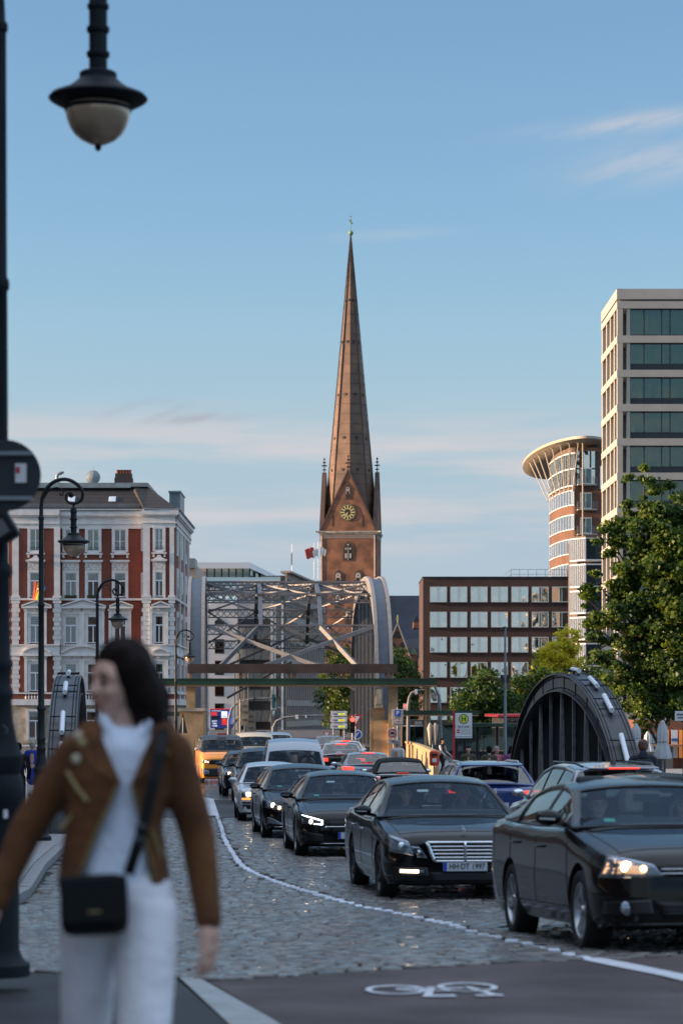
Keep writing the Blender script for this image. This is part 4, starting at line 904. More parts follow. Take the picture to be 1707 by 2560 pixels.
# ================================================================ WHITE OFFICE BEHIND THE BRIDGE
WY = 400.0; wx = XP(600, WY); g4 = gz(WY); X4 = lambda p: XP(p, WY) - wx; Z4 = lambda p: ZP(p, WY) - g4
wo_ = thing('white_office', 'white panelled office with curved glass ledges seen through the grey bridge', 'office building', (wx, WY, g4))
q = MB(); q.bb(X4(480), X4(594), 0, 12, 0, Z4(1510)); q.bb(X4(594.3), X4(716), 1.2, 12, 0, Z4(1450)); q.build('wall', 'white_panel', wo_)
q = MB(); q.prism([(X4(518), Z4(1524)), (X4(594), Z4(1524)), (X4(590), Z4(1514)), (X4(575), Z4(1512)), (X4(560), Z4(1496)), (X4(534), Z4(1496))], -.25, 8); q.build('gable_roof', 'white_panel', wo_)
for r_ in range(6):
    z = Z4(1598 + r_ * 53.5)
    q = MB(); q.bb(-.75, .75, -.06, .0, -2.3, .0); o = q.build('window', 'frame_dark', wo_, loc=(X4(549), 0, z)); q = MB(); q.bb(-.65, .65, -.09, -.065, -2.1, -.1); q.build('pane', 'pane_office', o)
q = MB(); q.prism([(X4(537), Z4(1565)), (X4(561), Z4(1565)), (X4(561), Z4(1553)), (X4(549), Z4(1545)), (X4(537), Z4(1553))], -.05, -.01); q.build('arched_window', 'frame_dark', wo_)
for r_ in range(6):
    z = Z4(1570 + r_ * 51.5); zt = z - 1.8
    q = MB(); n = 8
    for (z0, z1, dp) in ((zt, z, 1),):
        top = [(X4(596 + 80 * i / n), -.6 - 1.5 * math.sin(math.pi * (i + 1) / (n + 2)), z1) for i in range(n + 1)]; bot = [(X4(600 + 70 * i / n), -.2 - 1.2 * math.sin(math.pi * (i + 1) / (n + 2)), z0) for i in range(n + 1)]
        q.add(top + bot + [(X4(676), 1.2, z1), (X4(596), 1.2, z1), (X4(670), 1.2, z0), (X4(600), 1.2, z0)], [(i, i + 1, n + 2 + i, n + 1 + i) for i in range(n)] + [tuple(range(n + 1)) + (2 * n + 2, 2 * n + 3), tuple(range(n + 1, 2 * n + 2)) + (2 * n + 4, 2 * n + 5)])
    o = q.build('glass_ledge', 'pane_pale', wo_)
    q = MB()
    for i in range(0, n + 1, 2): q.bar(top[i], bot[i], .07)
    q.bar(top[0], top[-1], .06); q.build('mullion', 'frame_dark', o)
    q = MB(); q.bb(X4(596), X4(676), .6, 1.1, z + .05, z + 1.5); q.build('shadow_gap', 'room_dark', wo_)  # solid dark box, its colour stands in for shade between the ledges
for x0, x1, pr in ((677, 683, .5), (685, 690, .4), (703, 709, .6)): q = MB(); q.bb(X4(x0), X4(x1), -pr, 1.19, 0, Z4(1500)); q.build('pier', 'white_panel', wo_)
for r_ in range(5): q = MB(); q.bb(X4(690), X4(703), .3, .9, Z4(1640 + r_ * 51.5), Z4(1612 + r_ * 51.5)); q.build('window', 'pane_pale', wo_)
q = MB(); q.bb(X4(480), X4(716), -.3, 0.9, Z4(1488), Z4(1470)); q.build('balcony_wall', 'white_panel', wo_)
ph = thing('glass_penthouse', 'flat roofed glass penthouse on top of the white office', 'building', (wx, WY + 3, g4 + (Z4(1490) - 0)))
zp = lambda p: ZP(p, WY + 3) - g4 - Z4(1490); xp = lambda p: XP(p, WY + 3) - wx
q = MB(); q.add([(xp(480), 0, zp(1421)), (xp(627), 0, zp(1421)), (xp(703), 60, zp(1421)), (xp(480), 60, zp(1421)), (xp(480), 0, zp(1406)), (xp(625), 0, zp(1406)), (xp(700), 60, zp(1406)), (xp(480), 60, zp(1406))], [(0, 1, 2, 3), (4, 5, 6, 7), (0, 1, 5, 4), (1, 2, 6, 5), (2, 3, 7, 6), (3, 0, 4, 7)]); q.build('roof_slab', 'white_ledge', ph)
q = MB(); q.add([(xp(515), .8, zp(1490)), (xp(622), .8, zp(1490)), (xp(690), 55, zp(1490)), (xp(515), .8, zp(1421)), (xp(622), .8, zp(1421)), (xp(690), 55, zp(1421))], [(0, 1, 4, 3), (1, 2, 5, 4)]); q.build('glass_wall', 'pane_office', ph)
q = MB()
for p_ in (517, 536, 554, 572, 590, 607, 624): q.bb(xp(p_) - .12, xp(p_) + .12, .55, .78, zp(1490), zp(1421))
for k in range(1, 7): q.bar((xp(622) + (xp(690) - xp(622)) * k / 7, .8 + 54 * k / 7, zp(1490)), (xp(622) + (xp(690) - xp(622)) * k / 7, .8 + 54 * k / 7, zp(1421)), .4)
each(q, 'mullion', 'frame_dark', ph)
q = MB(); q.bb(xp(500), xp(707), -1.2, -1.1, zp(1470), zp(1444)); q.build('glass_balustrade', 'pane_pale', ph)
# dark ribbed building
rb = thing('ribbed_office', 'long office of dark windows and narrow vertical ribs left of the church tower', 'office building', (XP(715, 400), 400, g4)); rx_, ry_ = XP(812, 455) - XP(715, 400), 55.0
L_ = math.hypot(rx_, ry_); ux, uy = rx_ / L_, ry_ / L_; rb.rotation_euler.z = math.atan2(ry_, rx_); Zr = lambda p: ZP(p, 400) - g4
q = MB(); q.bb(0, L_, .5, .9, 0, Zr(1440)); q.bb(14, L_, .9, 10, 0, Zr(1440)); q.build('wall', 'room_dark', rb); q = MB(); q.bb(0, L_, .15, .45, .3, Zr(1440) - .3); q.build('glazing', 'pane_office', rb)
for r_ in range(8):
    q = MB(); z1 = Zr(1432 + r_ * 53); q.bb(-.0, L_, -.12, .14, z1 - .95, z1); q.build('floor_band', 'rib_brown', rb)
for k in range(21):
    q = MB(); x = .5 + k * (L_ - 1) / 20; q.bb(x - .5, x + .5, -.08, .1, 0, Zr(1434)); q.build('rib', 'rib_brown', rb)
q = MB(); q.bb(0, L_, -.8, .9, Zr(1432), Zr(1427)); q.bb(14, L_, .9, 6, Zr(1450), Zr(1427)); q.build('roof', 'rib_brown', rb)
# flags
for px, top, ft, fb, mt, lab, wd, dx in ((730, 1360, 1380, 1412, 'flag_red', 'red flag hanging limp alone on the leftmost roof flagpole', .45, 0), (785, 1357, 1368, 1396, 'flag_red', 'red flag with white castle blowing left, second flagpole', 1.5, -1), (795, 1354, 1372, 1392, 'flag_white', 'white flag folded between the red and the cream flag', .9, -1), (800.5, 1354, 1368, 1388, 'flag_white', 'cream sunlit flag on the flagpole nearest the church tower', 1.0, 1)):
    Yf = 430.0; t = thing('flagpole', lab, 'flag', (XP(px, Yf), Yf, ZP(1455, Yf)), 0, 'flags on the office roof'); q = MB(); q.tube([(0, 0, -1.0), (0, 0, ZP(top, Yf) - ZP(1455, Yf))], .07, 6); q.build('pole', 'flood_white', t)
    a, b = ZP(ft, Yf) - ZP(1455, Yf), ZP(fb, Yf) - ZP(1455, Yf); q = MB(); n = 6; s = dx or -.35
    q.add([(s * wd * 1.1 * i / n, .12 * math.sin(i * 2), a - .5 * (i / n) ** 2) for i in range(n + 1)] + [(s * wd * .8 * i / n + s * .1, .12 * math.sin(i * 2 + 1), b + .15 * math.sin(i)) for i in range(n + 1)], [(i, i + 1, n + 2 + i, n + 1 + i) for i in range(n)]); q.build('cloth', mt, t, 180)
# ================================================================ CHURCH
CY = 680.0; cs = F / CY; tcx = XP(870.5, CY) + .7; g6 = gz(CY)
ch = thing('church', 'brick church tower with clock and tall pointed copper spire', 'church', (tcx, CY + 7.7, g6), R(-5.5)); Zc = lambda p: ZP(p, CY) - g6
W2 = 7.75
tw = MB(); tw.bb(-W2, W2, -W2, W2, 0, Zc(1332)); tw = tw.build('tower', 'brick_church', ch)
za = Zc(1178)
for k in range(4):
    q = MB(); q.prism([(-W2 + .15, Zc(1330)), (W2 - .15, Zc(1330)), (0, za)], -W2, -W2 + .9); o = q.build('gable', 'brick_church', ch); o.rotation_euler.z = k * math.pi / 2
    q = MB()
    for s in (-1, 1): q.bar((s * (W2 + .25), -W2 + .4, Zc(1332)), (0, -W2 + .4, za + .35), 1.2, .4)
    q.build('gable_coping', 'copper_dark', o)
    q = MB(); h0 = za; q.bar((0, -W2 + .4, h0), (0, -W2 + .4, h0 + 4.2), .22)
    for z_, l_ in ((1.2, .5), (2.3, .75), (3.2, .4)): q.bar((-l_, -W2 + .4, h0 + z_), (l_, -W2 + .4, h0 + z_), .32); q.bar((0, -W2 + .4 - l_, h0 + z_), (0, -W2 + .4 + l_, h0 + z_), .32)
    q.sphere((0, -W2 + .4, h0 + 4.2), .28, 8, 6); q.build('finial_cross', 'clock_dark', o)
q = MB(); q.bb(-W2 - .5, W2 + .5, -W2 - .5, W2 + .5, Zc(1332), Zc(1327.5)); q.bb(-W2 - .25, W2 + .25, -W2 - .25, W2 + .25, Zc(1336), Zc(1332.3)); 
for s in (-1, 1): q.bar((s * (W2 + .3), -W2 - .2, Zc(1330)), (s * (W2 + 1.3), -W2 - .7, Zc(1329)), .35)
q.build('cornice', 'sandstone', ch)
q = MB(); n = 24; z0, z1 = Zc(1346), Zc(1337)
for k in range(4):
    E = Matrix.Rotation(k * math.pi / 2, 4, 'Z')
    for i in range(n):
        a, b = -W2 + .6 + (2 * W2 - 1.2) * i / n, -W2 + .6 + (2 * W2 - 1.2) * (i + 1) / n
        q.bar(E @ Vector((a, -W2 - .06, z0)), E @ Vector((b, -W2 - .06, z1)), .13); q.bar(E @ Vector((b, -W2 - .06, z0)), E @ Vector((a, -W2 - .06, z1)), .13)
q.build('frieze_lattice', 'stone_cream', ch)
def lancet(w_, h_, name, px, py, mulls, mt='stone_cream', par=ch, yy=-W2):
    x = (px - 870.5) / cs; z = Zc(py); q = MB()
    def outline(w2, h2, zz=0): return [(-w2, zz), (w2, zz), (w2, h2 * .6), (w2 * .75, h2 * .82), (0, h2), (-w2 * .75, h2 * .82), (-w2, h2 * .6)]
    q.prism(outline(w_ / 2 + .3, h_ + .35, -.25), yy - .10, yy - .001); o = q.build(name, 'brick_tower', par, loc=(x, 0, z))
    q = MB(); q.prism(outline(w_ / 2, h_), yy - .13, yy - .105); q.build('opening', 'clock_dark', o)
    q = MB()
    if mulls:
        q.bb(-.1, .1, yy - .25, yy - .131, 0, h_ * .7)
        for s in (-1, 1): q.lathe([(.001, 0), (.28, 0), (.28, .08), (.001, .08)], 10, c=(s * w_ * .23, yy - .22, h_ * .62), axis='Y'); q.bb(s * w_ * .23 - .28, s * w_ * .23 + .28, yy - .2, yy - .132, .5, h_ * .36)
        q.lathe([(.001, 0), (.26, 0), (.26, .08), (.001, .08)], 10, c=(0, yy - .22, h_ * .84), axis='Y')
    else: q.lathe([(.22, 0), (w_ * .42, 0), (w_ * .42, .08), (.22, .08)], 14, c=(0, yy - .22, h_ * .66), axis='Y'); q.prism([(-w_ * .42, h_ * .3), (-w_ * .3, h_ * .3), (-w_ * .3, h_ * .5), (w_ * .3, h_ * .5), (w_ * .3, h_ * .3), (w_ * .42, h_ * .3), (w_ * .42, h_ * .62), (-w_ * .42, h_ * .62)], yy - .2, yy - .132)
    q.build('tracery', mt, o); return o
lancet(2.6, 5.0, 'belfry_window', 870.5, 1400, True); lancet(1.7, 3.6, 'belfry_window', 845.5, 1460, False); lancet(1.7, 3.6, 'belfry_window', 895.5, 1460, False); lancet(1.1, 4.2, 'gable_window', 870, 1247, False)
for px, py in ((845, 1520), (895, 1520), (870, 1560)): lancet(1.5, 4.5, 'belfry_window', px, py, False)
for px in (832, 907): q = MB(); q.bb(-.14, .14, -W2 - .06, -W2 - .01, 0, 3.2); q.build('anchor_plate', 'clock_dark', ch, loc=((px - 870.5) / cs, 0, Zc(1316)))
q = MB()
for s in (-1, 1): q.tube([(s * (W2 - .45), -W2 - .12, 0), (s * (W2 - .45), -W2 - .12, Zc(1338))], .10, 6)
q.build('drainpipe', 'white_panel', ch)
ck = MB(); ccz = Zc(1281); ck.lathe([(.001, -.28), (2.05, -.28), (2.05, -.2), (2.35, -.2), (2.4, -.05), (2.4, 0)], 40, axis='Y'); ck = ck.build('clock', 'clock_dark', ch, 30, (-.1, -W2, ccz))
q = MB()
for k in range(12):
    a = math.pi * k / 6; q.bar((.95 * math.sin(a), -.31, .95 * math.cos(a)), (1.85 * math.sin(a), -.31, 1.85 * math.cos(a)), .30, .05, up=(0, 1, 0))
for k in range(60):
    a = math.pi * k / 30; q.bar((2.1 * math.sin(a), -.24, 2.1 * math.cos(a)), (2.3 * math.sin(a), -.24, 2.3 * math.cos(a)), .05, .07, up=(0, 1, 0))
q.build('numerals', 'gold', ck)
q = MB(); q.lathe([(1.92, -.3), (2.0, -.3), (2.0, -.27), (1.92, -.27)], 40, axis='Y'); q.lathe([(.88, -.3), (.94, -.3), (.94, -.27), (.88, -.27)], 30, axis='Y'); q.build('dial_ring', 'gold', ck)
for a, l_, w_ in ((R(226), 1.6, .14), (R(200), 1.1, .2)): q = MB(); q.bar((0, -.36, 0), (l_ * math.sin(a), -.36, l_ * math.cos(a)), w_, .05, up=(0, 1, 0)); q.build('clock_hand', 'gold', ck)
# spire
ztop = Zc(572); zbs = Zc(1334); RB = 7.62
q = MB(); rows = 30; ring = []
def srad(t): return RB * (1 - t) ** 1.0 * (1.0) + .12 * math.sin(math.pi * t) * -1.0
vs = []; fs = []
for i in range(rows + 1):
    t = i / rows; r_ = max(.05, srad(t)); z = zbs + (ztop - zbs) * t
    for k in range(8): a = math.pi / 4 * k + math.pi / 2; vs.append((r_ * math.cos(a), r_ * math.sin(a), z))
for i in range(rows):
    for k in range(8): fs.append((i * 8 + k, i * 8 + (k + 1) % 8, (i + 1) * 8 + (k + 1) % 8, (i + 1) * 8 + k))
q.add(vs, fs); spr = q.build('spire', 'copper_brown', ch); spr.rotation_euler.z = R(5.5 - 2)
q = MB()
for i in range(1, rows - 3):
    t = i / rows; r_ = srad(t) + .05; z = zbs + (ztop - zbs) * t
    for k in range(8): a, b = math.pi / 4 * k, math.pi / 4 * (k + 1); q.bar((r_ * math.cos(a), r_ * math.sin(a), z), (r_ * math.cos(b), r_ * math.sin(b), z), .10, .12)
q.build('seam', 'copper_brown', spr)
q = MB()
for k in range(8): a = math.pi / 4 * k; q.bar((srad(0) * math.cos(a), srad(0) * math.sin(a), zbs), (.06 * math.cos(a), .06 * math.sin(a), ztop), .22)
q.build('hip_ridge', 'copper_dark', spr)
for py in (740, 846, 980, 1090, 1171):
    t = (Zc(py) - zbs) / (ztop - zbs); r_ = srad(t) * math.cos(math.pi / 8) + .04
    for k in (3, 4, 5, 6, 7):
        a = math.pi / 4 * k + math.pi / 8 + math.pi / 4 * 0 ; q = MB(); q.lathe([(.001, .12), (.26, .12), (.26, .16), (.40, .16), (.42, 0)], 14, axis='X'); o = q.build('porthole', 'clock_dark', spr); o.location = (r_ * math.cos(a), r_ * math.sin(a), Zc(py)); o.rotation_euler = (0, -R(5), a)
q = MB(); q.sphere((0, 0, Zc(569)), .72, 16, 12); q.build('orb', 'verdigris', spr, 180)
q = MB(); q.tube([(0, 0, Zc(600)), (0, 0, Zc(518))], [.12, .05], 8); q.bar((-.5, 0, Zc(536)), (.6, 0, Zc(546)), .12, .3); q.bar((-.3, 0, Zc(527)), (.35, 0, Zc(527)), .12); q.bar((.2, 0, Zc(546)), (.1, 0, Zc(533)), .2, .1); q.build('weathercock', 'verdigris', spr)
# nave
nv = thing('church_nave', 'dark slate church nave roof with a small brick gable right of the tower', 'church', (XP(1000, 672), 672, g6)); nx = lambda p: XP(p, 672) - XP(1000, 672); nz = lambda p: ZP(p, 672) - g6
q = MB(); q.add([(nx(930), 0, nz(1665)), (nx(1090), 0, nz(1665)), (nx(1090), 20, nz(1487) * 1.02), (nx(930), 20, nz(1487) * 1.02), (nx(930), 40, nz(1665)), (nx(1090), 40, nz(1665))], [(0, 1, 2, 3), (2, 3, 4, 5), (0, 3, 4), (1, 5, 2)]); q.build('roof', 'dark_slate', nv); q = MB(); q.bb(nx(932), nx(1088), .5, 39, 0, nz(1665)); q.build('wall', 'brick_church', nv)
q = MB(); q.prism([(nx(966), 0), (nx(1026), 0), (nx(1026), nz(1652)), (nx(992), nz(1562)), (nx(966), nz(1622))], -6, 4); gbl = q.build('gable_front', 'brick_church', nv)
q = MB(); q.bar((nx(992), -6, nz(1562)), (nx(992), -6, nz(1540)), .3); q.bar((nx(989), -6, nz(1549)), (nx(995), -6, nz(1549)), .3); q.build('finial', 'gold', gbl)
q = MB(); q.bar((nx(965), -6.1, nz(1622)), (nx(992), -6.1, nz(1560)), .5, .3); q.bar((nx(1028), -6.1, nz(1657)), (nx(992), -6.1, nz(1560)), .5, .3); q.build('coping', 'stone_cream', gbl)
for px, py, r_ in ((992, 1585, .5), (988, 1593, .45), (996, 1593, .45), (980, 1614, .7), (1005, 1614, .7)): q = MB(); q.lathe([(.001, -.1), (r_, -.1), (r_ + .1, 0)], 14, c=(nx(px), -6, nz(py)), axis='Y'); q.build('round_window', 'clock_dark', gbl)
for px, py in ((1040, 1572), (1034, 1654)):
    q = MB(); q.bb(nx(px) - .75, nx(px) + .75, -2, 6, nz(py), nz(py - 18)); o = q.build('dormer', 'brick_church', nv); q = MB(); q.prism([(nx(px) - .95, nz(py - 17)), (nx(px) + .95, nz(py - 17)), (nx(px), nz(py - 36))], -2.2, 6); q.build('dormer_roof', 'verdigris' if py > 1600 else 'dark_slate', o)
q = MB(); q.prism([(nx(1044), 0), (nx(1066), 0), (nx(1066), nz(1604)), (nx(1044), nz(1650))], -9, -3); q.build('side_chapel', 'brick_church', nv)
# ================================================================ DARK BRICK OFFICE
OY = 320.0; bo = thing('brick_office', 'flat roofed dark brick office with seven columns of square windows', 'office building', (XP(1242, OY), OY, gz(OY))); X3 = lambda p: XP(p, OY) - XP(1242, OY); Z3 = lambda p: ZP(p, OY) - gz(OY)
q = MB(); q.bb(X3(1057), X3(1470), 0, 16, 0, Z3(1444)); q.build('wall', 'brick_dark', bo); q = MB(); q.bb(X3(1055.5), X3(1471), -.12, 16.1, Z3(1444), Z3(1441.5)); q.build('parapet_cap', 'frame_dark', bo)
wf = MB(); a, b = 2.17 / 2, 2.0
for x0, x1 in ((-a, -a + .09), (a - .09, a)): wf.bb(x0, x1, -.06, .02, 0, b)
wf.bb(-a, a, -.061, .02, b - .09, b); wf.bb(-a, a, -.061, .02, 0, .09); wf.bb(-.22, -.12, -.05, .02, .09, b - .09); wf.bb(.14, .22, -.05, .02, .09, b - .09); wfm = wf.mesh('window', 'frame_pale')
pn = MB(); pn.bb(-a + .05, -.15, -.035, -.03, .05, b - .05); pnm = pn.mesh('pane', 'pane_mirror'); pn = MB(); pn.bb(.18, a - .05, -.04, -.035, .05, b - .05); pnm2 = pn.mesh('pane', 'pane_mirror')
pc = MB(); pc.bb(-.14, .17, -.034, -.03, .05, b - .05); pcm = pc.mesh('pane', 'pane_pale'); bk = MB(); bk.bb(-a, a, -.012, -.003, 0, b); bkm = bk.mesh('dark_room', 'room_mid')
sh = MB(); sh.bb(-a, a, -.14, -.002, -.14, -.02); shm = sh.mesh('sill', 'frame_dark')
for r_ in range(6):
    for c_ in range(8):
        o = link('window', wfm, bo, (X3(1095.5 + 50.75 * c_), -.012, Z3(1505.5 + 62.8 * r_)))
        j = rnd.uniform(-.012, .012)
        p1 = link('pane', pnm, o, None, (rnd.uniform(-.008, .008), 0, rnd.uniform(-.012, .012))); p2 = link('pane', pnm2, o, None, (rnd.uniform(-.008, .008), 0, rnd.uniform(-.012, .012))); link('pane', pcm, o); link('dark_room', bkm, o); link('sill', shm, o)
q = MB(); x0, x1 = X3(1278), X3(1470)
for z_ in (.5, 1.1): q.bar((x0, 1, Z3(1444) + z_), (x1, 1, Z3(1444) + z_), .05); q.bar((x0, 1, Z3(1444) + z_), (x0, 14, Z3(1444) + z_), .05)
x = x0
while x < x1: q.bar((x, 1, Z3(1444)), (x, 1, Z3(1444) + 1.12), .05); x += 1.1
q.build('roof_railing', 'galv', bo)
# ================================================================ ROUND BRICK TOWER BLOCK
TY = 350.0; rt = thing('round_tower', 'curved brick tower block under a wide cream disc roof on slanted struts', 'tower block', (XP(1437, TY), TY, gz(TY))); X5 = lambda p, y=0: XP(p, TY + y) - XP(1437, TY); Z5 = lambda p: ZP(p, TY) - gz(TY)
def ell(a, rx, ry, cx=0.0, cy=17.0): return (cx - rx * math.sin(a), cy - ry * math.cos(a))
rx5 = 2.2
q = MB(); n = 20; pts = [ell(math.pi / 2 * i / n, rx5, 17) for i in range(n + 1)] + [(3.5, 17), (X5(1505), 0)]
q.prism(pts[::-1], 0, Z5(1222), axis='Z'); q.build('wall', 'brick_tower', rt)
q = MB(); pts2 = [ell(math.pi / 2 * i / n, rx5 - .15, 16.8) for i in range(n + 1)] + [(3.5, 17), (X5(1500), .2)]; q.prism(pts2[::-1], Z5(1222) + .01, Z5(1118), axis='Z'); q.build('top_storey', 'wall_brown', rt)
for r_ in range(8):
    zt_ = Z5(1226 + 61 * r_); H_ = 2.05; q = MB(); fr = MB()
    for i in range(10):
        a0 = math.pi / 2 * (.05 + .093 * i); a1 = a0 + math.pi / 2 * .082
        if i in (4, 8): pass
        A, B = ell(a0, rx5 + .06, 17.06), ell(a1, rx5 + .06, 17.06)
        q.add([(A[0], A[1], zt_ - H_), (B[0], B[1], zt_ - H_), (B[0], B[1], zt_), (A[0], A[1], zt_)], [(0, 1, 2, 3)])
        fr.bar((A[0], A[1], zt_ - H_), (A[0], A[1], zt_), .09); fr.bar((B[0], B[1], zt_ - H_), (B[0], B[1], zt_), .09); fr.bar((A[0], A[1], zt_ - H_), (B[0], B[1], zt_ - H_), .12); fr.bar((A[0], A[1], zt_), (B[0], B[1], zt_), .12)
    o = fr.build('window_band', 'frame_white', rt); each(q, 'pane', 'pane_pale', o)
q = MB(); fr = MB()
for i in range(15):
    a0 = math.pi / 2 * (.02 + .065 * i); a1 = a0 + math.pi / 2 * .05; A, B = ell(a0, rx5 + .05, 17.0), ell(a1, rx5 + .05, 17.0)
    q.add([(A[0], A[1], Z5(1212)), (B[0], B[1], Z5(1212)), (B[0], B[1], Z5(1136)), (A[0], A[1], Z5(1136))], [(0, 1, 2, 3)]); fr.bar((A[0], A[1], Z5(1215)), (A[0], A[1], Z5(1130)), .10)
for zz_ in (1214, 1172, 1133):
    for i in range(12): A, B = ell(math.pi / 24 * i, rx5 + .1, 17.1), ell(math.pi / 24 * (i + 1), rx5 + .1, 17.1); fr.bar((A[0], A[1], Z5(zz_)), (B[0], B[1], Z5(zz_)), .16)
o = fr.build('top_window_band', 'frame_white', rt); each(q, 'pane', 'pane_office', o)
# right flat side with balconies
for r_ in range(4):
    q = MB(); z_ = Z5(1212 + 62 * r_); q.bb(X5(1441), X5(1489), -1.5, .0, z_ - .16, z_); o = q.build('balcony', 'stone_cream', rt)
    q = MB()
    for zz_ in (.25, .5, .75, 1.0): q.bar((X5(1441), -1.45, z_ + zz_), (X5(1489), -1.45, z_ + zz_), .05); q.bar((X5(1441), -1.45, z_ + zz_), (X5(1441), 0, z_ + zz_), .05)
    for k in range(6): x = X5(1441) + (X5(1489) - X5(1441)) * k / 5; q.bar((x, -1.45, z_), (x, -1.45, z_ + 1.05), .06)
    q.build('balcony_rail', 'galv', o)
    q = MB(); q.bb(X5(1450), X5(1478), -.08, -.01, z_ + .1, z_ + 2.4); o = q.build('balcony_door', 'frame_white', rt)
    for x0, x1 in ((1452, 1461), (1464, 1476)): q = MB(); q.bb(X5(x0), X5(x1), -.12, -.085, z_ + .25, z_ + 2.25); q.build('pane', 'pane_office', o)
q = MB(); q.tube([(X5(1453), -1.6, Z5(1400)), (X5(1453), -1.6, Z5(1108))], .1, 8); q.build('corner_post', 'canopy_cream', rt)
q = MB()
for x0, x1 in ((1441, 1447), (1456, 1473), (1477, 1486)): q.bb(X5(x0), X5(x1), -.05, .18, Z5(1172) + .1, Z5(1128)); q.bb(X5(x0), X5(x1), -.05, .18, Z5(1212), Z5(1172) - .1)
each(q, 'top_pane', 'pane_mirror', rt)
# disc roof
q = MB(); n = 40; rxr, ryr, cyr, cxr = 6.3, 31.0, 26.5, 1.2; zroof = Z5(1098)
def er(a, s): return (cxr - rxr * s * math.sin(a), cyr - ryr * s * math.cos(a))
prof = [(.4, -.9), (.72, -1.1), (.93, -.55), (1.0, -.35), (1.0, 0), (.95, .12), (.4, .35)]
vs = []; fs = []
for s_, z_ in prof:
    for k in range(n): x, y = er(2 * math.pi * k / n, s_); vs.append((x, y, zroof + z_))
for i in range(len(prof) - 1):
    for k in range(n): fs.append((i * n + k, i * n + (k + 1) % n, (i + 1) * n + (k + 1) % n, (i + 1) * n + k))
fs.append(tuple(range(n))); fs.append(tuple(range((len(prof) - 1) * n, len(prof) * n)))
q.add(vs, fs); q.build('disc_roof', 'canopy_cream', rt, 50)
for i in range(8):
    a = math.pi / 2 * (.10 + .13 * i); A = ell(a, rx5 + .2, 17.2); B = er(a * .98, .9); q = MB(); q.tube([(A[0], A[1], Z5(1228)), (B[0], B[1], zroof - .7)], .08, 8); q.lathe([(.12, -.1), (.4, .1)], 8, c=(B[0], B[1], zroof - .65)); q.build('strut', 'canopy_cream', rt, 40)
# ================================================================ GLASS BAY BUILDING
by = 300.0; gb = thing('glass_bay_house', 'narrow house with stacked glass bays between brick office and pale tower', 'building', (XP(1460, by), by, gz(by))); X6 = lambda p: XP(p, by) - XP(1460, by); Z6 = lambda p: ZP(p, by) - gz(by)
q = MB(); q.bb(X6(1446), X6(1510), 2.0, 14, 0, Z6(1340)); q.build('wall', 'wall_brown', gb)
for r_ in range(8):
    z1 = Z6(1347 + 66 * r_); z0 = z1 - 2.55
    q = MB()
    for z_ in (z0 - .12, z1): q.prism([(X6(1427), 1.9), (X6(1461), -.6), (X6(1505), -.6), (X6(1505), 2.0), (X6(1427), 2.0)], z_, z_ + .16, axis='Z')
    ff = q.build('bay_window', 'white_ledge', gb)
    q = MB(); q.prism([(X6(1429), 1.85), (X6(1461.5), -.45), (X6(1504), -.45), (X6(1504), 2.0)], z0 + .05, z1, axis='Z'); q.build('pane', 'pane_pale', ff)
    q = MB()
    for k in range(9): t = k / 8; x, y = X6(1428) + (X6(1461) - X6(1428)) * t, 1.85 - 2.35 * t; q.bar((x, y, z0), (x, y, z1), .09, .14)
    q.bar((X6(1504), -.5, z0), (X6(1504), -.5, z1), .12); q.bar((X6(1461), -.52, z0), (X6(1461), -.52, z1), .16); q.build('mullion', 'frame_white', ff)
q = MB(); q.prism([(X6(1427), 1.9), (X6(1461), -.6), (X6(1505), -.6), (X6(1505), 2.0)], Z6(1345), Z6(1340), axis='Z'); q.build('parapet', 'wall_brown', gb)
